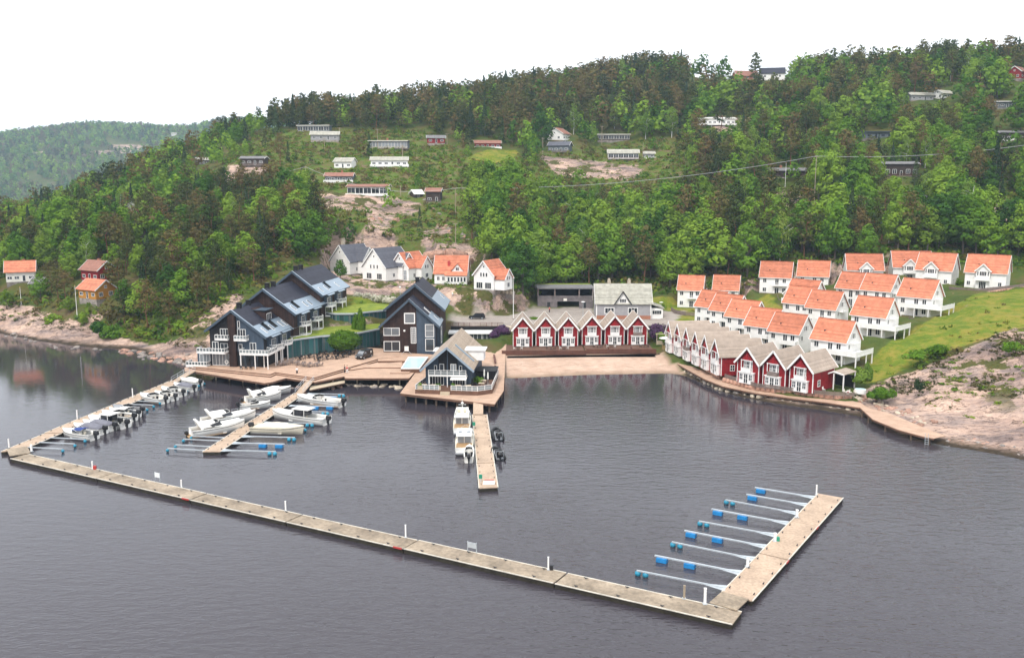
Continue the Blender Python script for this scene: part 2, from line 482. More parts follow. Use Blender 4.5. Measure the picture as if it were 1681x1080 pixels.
# behind the hotel
cpP(1.0, (345, 600), (400, 606), (470, 615), (540, 610), (600, 605), (640, 605), (700, 590), (760, 590), (800, 600))
cpP(2.2, (470, 590), (540, 585), (600, 582), (640, 572), (690, 568), (740, 572))
cpQ((600, 515, 236), (560, 500, 248), (600, 495, 252), (630, 500, 252), (640, 480, 268), (570, 468, 272), (530, 450, 275))
cpP(5.0, (745, 535), (760, 525), (830, 528), (860, 516), (930, 512), (900, 530), (960, 532))
cpP(4.2, (1000, 528), (1060, 528), (1090, 530), (980, 540), (870, 545))
cpP(3.0, (840, 560), (1060, 560), (940, 555), (1085, 560))
cpP(2.2, (838, 575), (1070, 575), (950, 575))
cpP(1.6, (835, 590), (960, 590), (1080, 590))
cpP(0.7, (840, 605), (960, 604), (1090, 602))
# terrace with the white houses above the hotel
cpQ((560, 446, 296), (600, 447, 294), (640, 455, 292), (690, 459, 291), (740, 464, 288), (790, 470, 284), (835, 478, 280),
    (620, 470, 278), (700, 478, 275), (760, 490, 272), (830, 500, 272), (850, 495, 275))
cpQ((740, 415, 318), (690, 415, 316), (760, 395, 332), (680, 390, 334), (700, 350, 366), (740, 340, 378), (650, 320, 386))
for c_ in (600, 800):
    cpQ((c_, 270, 432), (c_, 240, 470), (c_, 210, 515))
cpQ((600, 200, 560), (600, 215, 660), (800, 172, 585), (800, 165, 610), (800, 185, 700), (800, 330, 385), (800, 390, 335), (850, 430, 312), (850, 470, 292))
# centre
cpQ((900, 500, 285), (960, 500, 285), (930, 478, 298), (1000, 470, 300), (1000, 440, 320), (1000, 400, 350), (1000, 350, 390), (1000, 300, 430), (1000, 250, 480), (1000, 200, 530), (1000, 150, 590), (1050, 128, 620), (1050, 150, 730),
    (1100, 130, 600), (1100, 200, 515), (1090, 505, 276), (1075, 480, 296))
# right, from the village up to the ridge
cpQ((1200, 470, 285), (1200, 440, 300), (1200, 400, 325), (1200, 350, 360), (1200, 300, 400), (1200, 250, 445), (1200, 205, 500), (1200, 160, 560), (1230, 134, 590), (1230, 150, 700),
    (1400, 430, 285), (1400, 400, 300), (1400, 350, 335), (1400, 300, 370), (1400, 250, 410), (1400, 200, 455), (1400, 155, 510), (1400, 128, 550), (1400, 150, 660),
    (1600, 430, 282), (1600, 400, 295), (1600, 350, 325), (1600, 300, 358), (1600, 250, 395), (1600, 200, 435), (1600, 150, 480), (1580, 118, 520), (1600, 140, 620),
    (1850, 430, 270), (1850, 350, 310), (1850, 250, 380), (1850, 150, 460), (1850, 115, 520), (2100, 350, 300), (2100, 150, 450))
# village ground
cpP(5.2, (1130, 516), (1180, 516), (1105, 520), (1200, 530))
cpP(3.2, (1110, 545), (1140, 560), (1180, 565))
cpP(2.3, (1100, 575), (1140, 590), (1190, 610), (1240, 625), (1300, 636), (1380, 645))
cpP(4.2, (1190, 545), (1230, 560), (1280, 580), (1310, 590), (1350, 600), (1400, 600))
cpP(6.8, (1240, 510), (1290, 525), (1340, 540), (1360, 545))
cpP(8.0, (1400, 550), (1440, 560))
cpP(9.5, (1260, 488), (1370, 512), (1420, 508), (1480, 512))
cpP(10.6, (1500, 530), (1540, 526))
cpP(12.5, (1360, 472), (1450, 480), (1500, 490))
cpQ((1400, 460, 264), (1480, 455, 268), (1560, 472, 254), (1660, 472, 254), (1620, 468, 262), (1260, 470, 280), (1330, 462, 282))
# right: grass bank and bare rock
cpQ((1681, 700, 153), (1681, 640, 166), (1681, 580, 181), (1681, 540, 196), (1681, 490, 225), (1800, 690, 148), (1800, 600, 172), (1800, 500, 215), (1950, 600, 165),
    (1620, 700, 156), (1620, 640, 169), (1620, 590, 182), (1620, 545, 197), (1620, 500, 222),
    (1560, 690, 159), (1560, 640, 172), (1560, 600, 184), (1560, 560, 198), (1580, 500, 226),
    (1500, 670, 166), (1500, 620, 182), (1500, 585, 194), (1450, 640, 180), (1450, 615, 189), (1450, 590, 197), (1440, 655, 176), (1400, 650, 178), (1400, 625, 186))
for _px, _Y, _z in [(-300, 520, 10), (-300, 650, -4), (-150, 520, 12), (-150, 640, -2), (0, 500, 16), (0, 600, 4), (0, 760, -5), (100, 520, 24), (100, 640, 8), (100, 770, -5), (200, 700, 16), (200, 775, 6), (300, 740, 30), (420, 775, 50), (-600, 600, -5), (-600, 450, 0)]:
    CP.append(((_px - 840.5) / FOC * _Y, _Y, _z))
CP = np.array(CP)
# hillside sites of houses are added in HILL_SITES below (px, py, Y)
HILL_SITES = {}
def _site(key, px, py, Y):
    v = Q(px, py, Y); HILL_SITES[key] = v
    return v
SITES = [('h_dark_left', 415, 272, 420), ('h_brown_far', 340, 272, 470), ('h_flat_top', 515, 217, 492), ('h_grey_twin', 532, 231, 470), ('h_glass', 638, 245, 455),
         ('h_red_pair', 715, 236, 475), ('h_white_a', 565, 277, 425), ('h_white_b', 638, 274, 428), ('h_orange_low', 556, 300, 402), ('h_big_white', 604, 322, 382), ('h_dark_small', 712, 333, 378), ('h_teepee', 683, 326, 384),
         ('h_red_long', 800, 245, 468), ('h_white_gable', 917, 231, 492), ('h_slate', 920, 250, 470), ('h_low_grey', 1008, 231, 492), ('h_white_deck', 1024, 262, 458), ('h_shed', 1066, 262, 456),
         ('h_white_right', 1176, 206, 492), ('h_dark_cottage', 1296, 292, 388), ('h_big_dark', 1480, 290, 362), ('h_blue_roof', 1438, 228, 428), ('h_pale_twin', 1512, 166, 478), ('h_pale_twin_b', 1552, 163, 480), ('h_edge_a', 1650, 178, 450), ('h_edge_b', 1665, 232, 404),
         ('h_red_corner', 1676, 130, 488), ('l_cream', 26, 464, 284), ('l_ochre', 152, 492, 262), ('l_maroon', 155, 462, 276), ('l_shed', 62, 478, 282)]
_ex = []
for s_ in SITES:
    v = _site(*s_); _ex.append(tuple(v))
CP = np.vstack([CP, np.array(_ex)])

def rbf_fit(cp):
    d = np.sqrt(((cp[:, None, :2] - cp[None, :, :2]) ** 2).sum(-1) + 4.0)
    n = len(cp)
    A = np.zeros((n + 3, n + 3)); A[:n, :n] = -d + np.eye(n) * 2.5
    A[:n, n] = 1; A[:n, n + 1:] = cp[:, :2] / 100; A[n:, :n] = A[:n, n:].T
    b = np.zeros(n + 3); b[:n] = cp[:, 2]
    return np.linalg.solve(A, b)
RW = rbf_fit(CP)
def rbf(x, y):
    x = np.asarray(x, float).ravel(); y = np.asarray(y, float).ravel()
    out = np.empty(len(x)); n = len(CP)
    for i in range(0, len(x), 8000):
        xx, yy = x[i:i + 8000], y[i:i + 8000]
        d = np.sqrt((xx[:, None] - CP[None, :, 0]) ** 2 + (yy[:, None] - CP[None, :, 1]) ** 2 + 4.0)
        out[i:i + 8000] = -d @ RW[:n] + RW[n] + (xx * RW[n + 1] + yy * RW[n + 2]) / 100
    return out

def inside(poly, x, y):
    """points in polygon"""
    poly = np.asarray(poly, float)
    c = np.zeros(len(x), bool); n = len(poly); j = n - 1
    for i in range(n):
        xi, yi = poly[i][:2]; xj, yj = poly[j][:2]
        hit = ((yi > y) != (yj > y)) & (x < (xj - xi) * (y - yi) / (yj - yi + 1e-12) + xi)
        c ^= hit; j = i
    return c
def edge_dist(poly, x, y):
    poly = np.asarray(poly, float)[:, :2]
    best = np.full(len(x), 1e9); n = len(poly)
    for i in range(n):
        a, b = poly[i], poly[(i + 1) % n]
        d = b - a; t = np.clip(((x - a[0]) * d[0] + (y - a[1]) * d[1]) / (d @ d + 1e-9), 0, 1)
        best = np.minimum(best, np.hypot(x - a[0] - t * d[0], y - a[1] - t * d[1]))
    return best
PADS = []                                           # level places: (polygon, z, blend width)
def pad(z, pts, fall=4.0):
    PADS.append(([tuple(P(a, b, z))[:2] for a, b in pts], z, fall))
pad(13.2, [(545, 460), (702, 466), (702, 440), (545, 436)], 4)
pad(12.9, [(712, 470), (780, 474), (780, 446), (712, 444)], 4)
pad(12.3, [(785, 480), (846, 484), (846, 458), (785, 454)], 4)
pad(5.0, [(742, 522), (800, 520), (875, 508), (972, 508), (985, 524), (960, 532), (900, 536), (845, 534), (826, 528), (745, 528)], 2.5)
pad(2.2, [(738, 551), (812, 547), (806, 560), (738, 566)], 2.0)
pad(4.2, [(965, 522), (1092, 522), (1110, 512), (1118, 516), (1095, 530), (965, 530)], 4)
pad(1.5, [(830, 567), (1080, 566), (1086, 588), (826, 590)], 1.5)
pad(2.2, [(1098, 570), (1130, 560), (1200, 575), (1290, 600), (1400, 632), (1400, 645), (1300, 640), (1210, 616), (1130, 588)], 3)
pad(5.0, [(1100, 505), (1170, 505), (1180, 520), (1100, 522)], 3)
pad(0.9, [(330, 600), (440, 606), (560, 600), (640, 600), (700, 585), (780, 590), (770, 575), (640, 570), (520, 580), (430, 592)], 3)
HOUSE_PADS = [(1532.0, 441.0, 14.0, 4.4, -12, 11.0, 7.6, 4.4, 0), (1654.3, 451.2, 13.8, 4.8, -36, 10.6, 8.0, 4.6, 0), (1563.8, 447.0, 13.6, 4.8, -40, 10.0, 8.0, 4.6, 0), (1452.5, 445.5, 13.2, 4.4, -10, 10.4, 7.6, 4.4, 0), (1361.7, 456.0, 10.6, 4.6, -22, 9.2, 7.4, 4.3, 0), (1462.5, 480.8, 9.8, 5.0, -46, 8.2, 7.2, 4.0, 0), (1530.5, 492.0, 9.8, 5.0, -46, 8.6, 7.6, 4.1, 1), (1299.6, 457.8, 9.6, 5.4, -22, 9.2, 7.4, 4.3, 0), (1417.5, 477.5, 9.6, 5.0, -46, 7.8, 7.2, 4.0, 0), (1336.0, 490.0, 8.6, 4.2, -46, 8.4, 7.4, 4.0, 0), (1455.0, 524.0, 7.4, 5.0, -46, 8.4, 7.4, 4.0, 1), (1330.4, 502.4, 7.0, 5.0, -46, 7.8, 7.2, 4.0, 0), (1372.6, 510.8, 6.8, 5.0, -46, 8.2, 7.2, 4.0, 0), (1213.6, 478.5, 6.4, 4.8, -18, 7.6, 7.0, 4.0, 0), (1182.3, 508.4, 5.6, 5.0, -46, 7.9, 7.0, 3.9, 0), (1154.6, 478.5, 5.2, 5.6, -18, 7.6, 7.0, 4.0, 0), (1207.6, 515.0, 5.2, 5.0, -46, 7.9, 7.0, 3.9, 0), (1235.5, 525.7, 4.8, 5.0, -46, 7.9, 7.0, 3.9, 0), (1390.0, 565.0, 4.4, 5.0, -46, 8.2, 7.2, 4.0, 1), (1270, 541, 4.3, 5.0, -46, 7.9, 7.0, 3.9, 0), (1312.4, 551.2, 4.0, 5.0, -46, 7.9, 7.0, 3.9, 0)]      # eave corner (photo), base, wall height, turn, length, width, rise, has deck
for _bx, _by, _zb, _hw, _ph, _l, _w, _ri, _dk in HOUSE_PADS:
    _p = R(_ph); _e = _zb + _hw - .35 * _ri / (_w / 2) + .06; _B = P(_bx, _by, _e); _cs, _sn = math.cos(_p), math.sin(_p)
    _cx = _B.x - ((_l / 2 + .35) * _cs + (_w / 2 + .35) * _sn); _cy = _B.y - ((_l / 2 + .35) * _sn - (_w / 2 + .35) * _cs)
    _q = [(-_l / 2 - .3, -_w / 2 - 2.6), (_l / 2 + (4.2 if _dk else .8), -_w / 2 - 2.6), (_l / 2 + (4.2 if _dk else .8), _w / 2), (-_l / 2 - .3, _w / 2)]
    PADS.append(([(_cx + a * _cs - b * _sn, _cy + a * _sn + b * _cs) for a, b in _q], _zb - .12, 2.2))
def terrain_z(x, y):
    x = np.asarray(x, float).ravel(); y = np.asarray(y, float).ravel()
    z = rbf(x, y)
    # rolling relief, stronger uphill and on bare rock
    nz = np.array([mnoise.fractal(Vector((a * .035, b * .035, 1.7)), 1.0, 2.0, 4) for a, b in zip(x, y)])
    n2 = np.array([mnoise.fractal(Vector((a * .16, b * .10, 9.1)), 1.0, 2.0, 4) for a, b in zip(x, y)])
    amp = np.clip((z - 1.0) / 25, 0, 1) * 2.2
    z = z + nz * amp + n2 * np.clip((z - .1) / 3, 0, 1) * 0.55
    for poly, pz, fall in PADS:
        ins = inside(poly, x, y); d = edge_dist(poly, x, y)
        w = np.where(ins, 1.0, np.clip(1 - d / fall, 0, 1)); w = w * w * (3 - 2 * w)
        z = z * (1 - w) + pz * w
    return z

xs = np.concatenate([np.arange(-460, -190, 6.0), np.arange(-190, 150, 1.6), np.arange(150, 460, 6.0)])
ys = np.concatenate([np.arange(96, 330, 1.6), np.arange(330, 780, 4.5)])
GX, GY = np.meshgrid(xs, ys)
GZ = terrain_z(GX, GY).reshape(GX.shape)
def ground(x, y):
    """height of the built land at a place"""
    i = int(np.clip(np.searchsorted(xs, x) - 1, 0, len(xs) - 2)); j = int(np.clip(np.searchsorted(ys, y) - 1, 0, len(ys) - 2))
    tx = (x - xs[i]) / (xs[i + 1] - xs[i]); ty = (y - ys[j]) / (ys[j + 1] - ys[j])
    return float(GZ[j, i] * (1 - tx) * (1 - ty) + GZ[j, i + 1] * tx * (1 - ty) + GZ[j + 1, i] * (1 - tx) * ty + GZ[j + 1, i + 1] * tx * ty)
def ground_np(x, y):
    i = np.clip(np.searchsorted(xs, x) - 1, 0, len(xs) - 2); j = np.clip(np.searchsorted(ys, y) - 1, 0, len(ys) - 2)
    tx = (x - xs[i]) / (xs[i + 1] - xs[i]); ty = (y - ys[j]) / (ys[j + 1] - ys[j])
    return GZ[j, i] * (1 - tx) * (1 - ty) + GZ[j, i + 1] * tx * (1 - ty) + GZ[j + 1, i] * (1 - tx) * ty + GZ[j + 1, i + 1] * tx * ty

# ground cover by place: rock, lawn, sand/gravel, bright scrub
PXg, PYg = proj_np(GX.ravel(), GY.ravel(), GZ.ravel())
ROCK_AREAS = [[(-300, 490), (0, 497), (50, 505), (95, 522), (150, 532), (200, 554), (250, 566), (290, 560), (330, 520), (380, 480), (402, 484), (350, 560), (335, 606), (200, 594), (0, 564), (-300, 548)],
              [(1400, 655), (1450, 625), (1520, 600), (1580, 575), (1640, 548), (1690, 535), (1950, 520), (2000, 850), (1600, 760), (1480, 720)],
              [(450, 318), (520, 312), (570, 318), (650, 326), (695, 336), (690, 350), (640, 354), (600, 347), (500, 334)], [(600, 352), (650, 356), (640, 378), (612, 382)], [(690, 376), (745, 372), (750, 384), (700, 388)],
              [(365, 272), (445, 268), (440, 295), (360, 300)],
              [(700, 398), (770, 400), (800, 432), (700, 425), (640, 412)], [(540, 445), (700, 465), (850, 480), (850, 500), (760, 505), (690, 490), (560, 480)],
              [(1160, 190), (1245, 195), (1240, 230), (1180, 222)], [(1250, 330), (1290, 310), (1330, 330), (1380, 350), (1360, 385), (1250, 360)], [(1600, 330), (1681, 320), (1681, 385), (1600, 380)], [(880, 255), (1000, 268), (1060, 275), (1040, 295), (920, 290)], [(1230, 455), (1260, 460), (1250, 480), (1225, 475)]]
LAWN_AREAS = [[(1400, 640), (1425, 600), (1445, 570), (1500, 540), (1560, 505), (1600, 482), (1760, 465), (1760, 520), (1640, 548), (1560, 575), (1500, 600), (1450, 622)],
              [(1085, 500), (1115, 492), (1160, 520), (1150, 530), (1100, 525)], [(800, 245), (760, 262), (830, 268), (860, 248)], [(1230, 500), (1260, 480), (1290, 510), (1260, 520)],
              [(530, 485), (640, 490), (640, 515), (540, 520)], [(1060, 490), (1100, 485), (1110, 500), (1080, 505)]]
SAND_AREAS = [[(825, 580), (1085, 580), (1128, 612), (1100, 640), (825, 650)], [(740, 519), (830, 519), (872, 508), (975, 503), (990, 535), (900, 540), (835, 545), (740, 540)], [(960, 515), (1125, 510), (1100, 535), (960, 536)]]
SCRUB_AREAS = [[(365, 262), (430, 215), (700, 215), (760, 250), (900, 255), (1090, 225), (1135, 245), (1140, 325), (1020, 345), (880, 318), (780, 322), (775, 402), (580, 402), (500, 345), (380, 312)], [(1280, 320), (1681, 300), (1681, 400), (1280, 390)]]
def cover(areas, soft=0.0):
    m = np.zeros(len(PXg))
    for a in areas:
        m[inside(a, PXg, PYg)] = 1
    return m
rock = cover(ROCK_AREAS); lawn = cover(LAWN_AREAS); sand = cover(SAND_AREAS); scrub = cover(SCRUB_AREAS)
gz = GZ.ravel()
sl = np.hypot(*np.gradient(GZ, ys, xs)).ravel()
rock = np.maximum(rock, np.clip((1.2 - gz) / .6, 0, 1) * (sand < .5))
rock = np.maximum(rock, np.clip((sl - .75) * 4, 0, 1) * .8 * (gz > 3))
def blur(a, k=1):
    a = a.reshape(GX.shape)
    for _ in range(k):
        a = (a + np.roll(a, 1, 0) + np.roll(a, -1, 0) + np.roll(a, 1, 1) + np.roll(a, -1, 1)) / 5
    return a.ravel()
rock, lawn, scrub = blur(rock, 2), blur(lawn, 2), blur(scrub, 3)
_rx, _ry = GX.ravel(), GY.ravel()
_ca, _sa = math.cos(.55), math.sin(.55)
ridge = np.array([1 - abs(mnoise.noise(Vector(((a * _ca + b * _sa) * .06, (-a * _sa + b * _ca) * .20, 2.7)))) * 2.2 for a, b in zip(_rx, _ry)])
ledge = np.array([mnoise.fractal(Vector(((a * _ca + b * _sa) * .12, (-a * _sa + b * _ca) * .42, 7.7)), .8, 2.1, 4) for a, b in zip(_rx, _ry)])
GZ = (gz + np.clip(rock, 0, 1) * np.clip((gz - .2) / 2, 0, 1) * (ridge * .75 - .5 + ledge * .55)).reshape(GX.shape)
def grid_mesh(name, GX, GY, GZ, keep=None):
    ny, nx = GX.shape
    me = bpy.data.meshes.new(name)
    idx = np.arange(nx * ny).reshape(ny, nx)
    q = np.stack([idx[:-1, :-1], idx[:-1, 1:], idx[1:, 1:], idx[1:, :-1]], -1).reshape(-1, 4)
    if keep is not None:
        q = q[keep.ravel()[q].any(1)]
    me.vertices.add(nx * ny)
    me.vertices.foreach_set('co', np.stack([GX, GY, GZ], -1).ravel())
    me.loops.add(q.size); me.loops.foreach_set('vertex_index', q.ravel().astype(np.int32))
    me.polygons.add(len(q)); me.polygons.foreach_set('loop_start', np.arange(0, q.size, 4, dtype=np.int32))
    me.polygons.foreach_set('loop_total', np.full(len(q), 4, np.int32))
    me.polygons.foreach_set('use_smooth', np.ones(len(q), bool))
    me.update(); me.validate()
    return me

def land_material():
    m, n, l, b = _principled('land')
    at = n.new('ShaderNodeAttribute'); at.attribute_name = 'cover'
    at2 = n.new('ShaderNodeAttribute'); at2.attribute_name = 'cover2'
    sp = n.new('ShaderNodeSeparateColor'); l.new(at.outputs['Color'], sp.inputs[0])
    sp2 = n.new('ShaderNodeSeparateColor'); l.new(at2.outputs['Color'], sp2.inputs[0])
    geo = n.new('ShaderNodeNewGeometry')
    pos = geo.outputs['Position']
    def noise(scale, det=5, rough=.6, vec=pos):
        x = n.new('ShaderNodeTexNoise'); x.inputs['Scale'].default_value = scale; x.inputs['Detail'].default_value = det; x.inputs['Roughness'].default_value = rough
        l.new(vec, x.inputs['Vector']); return x.outputs['Fac']
    def ramp(f, *st):
        r = n.new('ShaderNodeValToRGB'); e = r.color_ramp.elements
        while len(e) < len(st): e.new(0.5)
        for k, (p, c) in enumerate(st):
            e[k].position = p; e[k].color = (*c, 1)
        l.new(f, r.inputs['Fac']); return r.outputs['Color']
    def mix(f, a, c, mode='MIX'):
        x = n.new('ShaderNodeMixRGB'); x.blend_type = mode
        if isinstance(f, float): x.inputs[0].default_value = f
        else: l.new(f, x.inputs[0])
        l.new(a, x.inputs[1]); l.new(c, x.inputs[2]); return x.outputs['Color']
    def mask(src, nfac, lo=.42, hi=.58, k=.55):
        # mask edge broken up by noise
        a = n.new('ShaderNodeMath'); a.operation = 'MULTIPLY_ADD'; l.new(nfac, a.inputs[0]); a.inputs[1].default_value = k; l.new(src, a.inputs[2])
        s_ = n.new('ShaderNodeMapRange'); s_.inputs[1].default_value = lo + k * .5; s_.inputs[2].default_value = hi + k * .5
        l.new(a.outputs[0], s_.inputs[0]); return s_.outputs[0]
    # undergrowth / heath
    heath = ramp(noise(.10, 8, .7), (.28, (.032, .052, .014)), (.45, (.065, .095, .018)), (.56, (.095, .090, .026)), (.70, (.115, .075, .042)))
    scrubc = ramp(noise(.22, 9, .82), (.30, (.040, .080, .014)), (.46, (.095, .150, .020)), (.55, (.12, .105, .035)), (.63, (.20, .13, .085)), (.70, (.36, .26, .20)))
    base = mix(sp2.outputs['Red'], heath, scrubc)
    # grass
    lawnc = ramp(noise(.20, 9, .78), (.30, (.065, .115, .012)), (.46, (.12, .17, .016)), (.56, (.22, .20, .032)), (.70, (.29, .20, .06)))
    base = mix(mask(sp.outputs['Green'], noise(.3, 4), .4, .6, .3), base, lawnc)
    # rock: pink-grey granite with dark seams, lichen, heather in the hollows
    mp = n.new('ShaderNodeMapping'); mp.inputs['Scale'].default_value = (.30, .75, 1.2); mp.inputs['Rotation'].default_value = (0, 0, .5)
    l.new(pos, mp.inputs['Vector'])
    strat = noise(.32, 7, .62, mp.outputs['Vector'])
    rockc = ramp(strat, (.25, (.13, .11, .11)), (.40, (.32, .245, .215)), (.53, (.49, .355, .285)), (.70, (.64, .45, .345)))
    fine = ramp(noise(1.1, 6, .7), (.3, (.78, .78, .80)), (.6, (1.05, 1.03, 1.0)))
    rockc = mix(1.0, rockc, fine, 'MULTIPLY')
    mp2 = n.new('ShaderNodeMapping'); mp2.inputs['Scale'].default_value = (.16, .5, .5); mp2.inputs['Rotation'].default_value = (0, 0, -.55)
    l.new(pos, mp2.inputs['Vector'])
    def seam(sc_, wd, dk):
        sb = n.new('ShaderNodeMath'); sb.operation = 'SUBTRACT'; l.new(noise(sc_, 5, .62, mp2.outputs['Vector']), sb.inputs[0]); sb.inputs[1].default_value = .5
        ab = n.new('ShaderNodeMath'); ab.operation = 'ABSOLUTE'; l.new(sb.outputs[0], ab.inputs[0])
        return ramp(ab.outputs[0], (.0, (dk, dk * .96, dk * .95)), (wd, (1, 1, 1)))
    crack = mix(1.0, seam(.55, .012, .35), seam(1.5, .02, .55), 'MULTIPLY')
    lich = ramp(noise(.12, 6, .7, mp.outputs['Vector']), (.45, (1, 1, 1)), (.62, (.58, .57, .60)))
    rockc = mix(1.0, rockc, lich, 'MULTIPLY')
    rockc = mix(1.0, rockc, crack, 'MULTIPLY')
    tuft = noise(.10, 6, .68)
    tufm = ramp(tuft, (.535, (0, 0, 0)), (.555, (1, 1, 1)))
    tufc = ramp(noise(.8, 5), (.35, (.040, .050, .014)), (.55, (.085, .085, .022)), (.70, (.10, .070, .035)))
    sz = n.new('ShaderNodeSeparateXYZ'); l.new(pos, sz.inputs[0])
    up = n.new('ShaderNodeMapRange'); up.inputs[1].default_value = 2.0; up.inputs[2].default_value = 5.0; l.new(sz.outputs['Z'], up.inputs[0])
    tm = n.new('ShaderNodeMath'); tm.operation = 'MULTIPLY'; l.new(tufm, tm.inputs[0]); l.new(up.outputs[0], tm.inputs[1])
    rockc = mix(tm.outputs[0], rockc, tufc)
    # tide band: dark wet rock with weed
    td = n.new('ShaderNodeMath'); td.operation = 'MULTIPLY_ADD'; l.new(noise(.4, 4), td.inputs[0]); td.inputs[1].default_value = -1.0; l.new(sz.outputs['Z'], td.inputs[2])
    tr = n.new('ShaderNodeMapRange'); tr.inputs[1].default_value = -.25; tr.inputs[2].default_value = .25; l.new(td.outputs[0], tr.inputs[0])
    wet = ramp(noise(.8, 4), (.3, (.030, .024, .018)), (.7, (.075, .055, .035)))
    rockw = mix(tr.outputs[0], wet, rockc)
    base = mix(mask(sp.outputs['Red'], noise(.22, 6, .7), .40, .56, .8), base, rockw)
    # sand and gravel
    sandc = ramp(noise(.25, 6, .65), (.3, (.42, .285, .210)), (.7, (.57, .415, .320)))
    gr = n.new('ShaderNodeMapRange'); gr.inputs[1].default_value = 2.2; gr.inputs[2].default_value = 3.4; l.new(sz.outputs['Z'], gr.inputs[0])
    gravc = ramp(noise(.5, 6, .7), (.3, (.27, .235, .21)), (.7, (.40, .35, .305)))
    sandc = mix(gr.outputs[0], sandc, gravc)
    s_r = n.new('ShaderNodeMapRange'); s_r.inputs[1].default_value = -.3; s_r.inputs[2].default_value = .45; l.new(sz.outputs['Z'], s_r.inputs[0])
    wets = ramp(noise(.4, 4), (.35, (.085, .070, .035)), (.65, (.19, .14, .085)))
    sandc = mix(s_r.outputs[0], wets, sandc)
    base = mix(sp.outputs['Blue'], base, sandc)
    l.new(base, b.inputs['Base Color'])
    b.inputs['Roughness'].default_value = .95; b.inputs['Specular IOR Level'].default_value = .12
    hs = n.new('ShaderNodeMath'); hs.operation = 'MULTIPLY_ADD'; l.new(noise(.5, 6, .6), hs.inputs[0]); hs.inputs[1].default_value = .35; l.new(crack, hs.inputs[2])
    bp = n.new('ShaderNodeBump'); bp.inputs['Strength'].default_value = .55; bp.inputs['Distance'].default_value = .4
    l.new(hs.outputs[0], bp.inputs['Height']); l.new(bp.outputs['Normal'], b.inputs['Normal'])
    MATS['land'] = m
    return m
land_material()
land_me = grid_mesh('hillside', GX, GY, GZ, keep=(GZ > -6.0))
ca = land_me.attributes.new('cover', 'FLOAT_COLOR', 'POINT')
ca.data.foreach_set('color', np.stack([rock, lawn, sand, np.ones_like(rock)], -1).ravel().astype(np.float32))
ca = land_me.attributes.new('cover2', 'FLOAT_COLOR', 'POINT')
ca.data.foreach_set('color', np.stack([scrub, scrub * 0, scrub * 0, np.ones_like(rock)], -1).ravel().astype(np.float32))
land_me.materials.append(MATS['land'])
tag(put('hillside', land_me), kind='structure')

# far hill across the fjord arm
FS = 1.6                                            # distance factor of the far hill
fx = np.arange(-1900, 260, 22.0) * FS; fy = np.arange(860, 2300, 26.0) * FS
FX, FY = np.meshgrid(fx, fy)
sky_px = np.array([-600, -200, -100, 0, 100, 150, 200, 280, 340, 400, 440, 520, 700, 900])
sky_py = np.array([262, 248, 238, 228, 213, 206, 203, 205, 209, 197, 198, 212, 240, 280])
def far_z(x, y):
    return CAM_H + (_far_z(np.asarray(x) / FS, np.asarray(y) / FS) - CAM_H) * FS
def _far_z(x, y):
    px = 840.5 + FOC * x / 1500.0 * 1.0
    top = CAM_H + (ROW_H - np.interp(px, sky_px, sky_py)) / FOC * 1500.0 - 11
    t = np.clip((y - 900) / 600, 0, 1); t = t * t * (3 - 2 * t)
    back = np.clip((y - 1500) / 700, 0, 1)
    nz = np.array([mnoise.fractal(Vector((a * .006, b * .006, 4.2)), 1.0, 2.0, 5) for a, b in zip(np.ravel(x), np.ravel(y))]).reshape(np.shape(x))
    shelf = np.clip((y - 960) / 240, 0, 1) * 26
    return np.maximum(-4, (top - 26) * t + shelf - 4 * (t < .02) - back * back * 120 + nz * 14 * t * (1 - .7 * t))
FZ = far_z(FX, FY)
far_me = grid_mesh('far_hill', FX, FY, FZ)
frk = np.clip((mnoise_arr := np.array([mnoise.fractal(Vector((a * .007, b * .013, 2.2)), 1.0, 2.0, 4) for a, b in zip(FX.ravel(), FY.ravel())])) * 3 - 1.0, 0, 1)
fca = far_me.attributes.new('cover', 'FLOAT_COLOR', 'POINT')
fca.data.foreach_set('color', np.stack([frk, frk * 0, frk * 0, frk * 0 + 1], -1).ravel().astype(np.float32))
fca = far_me.attributes.new('cover2', 'FLOAT_COLOR', 'POINT')
fca.data.foreach_set('color', np.zeros(len(frk) * 4, np.float32))
far_me.materials.append(MATS['land'])
tag(put('far_hill', far_me), kind='structure')

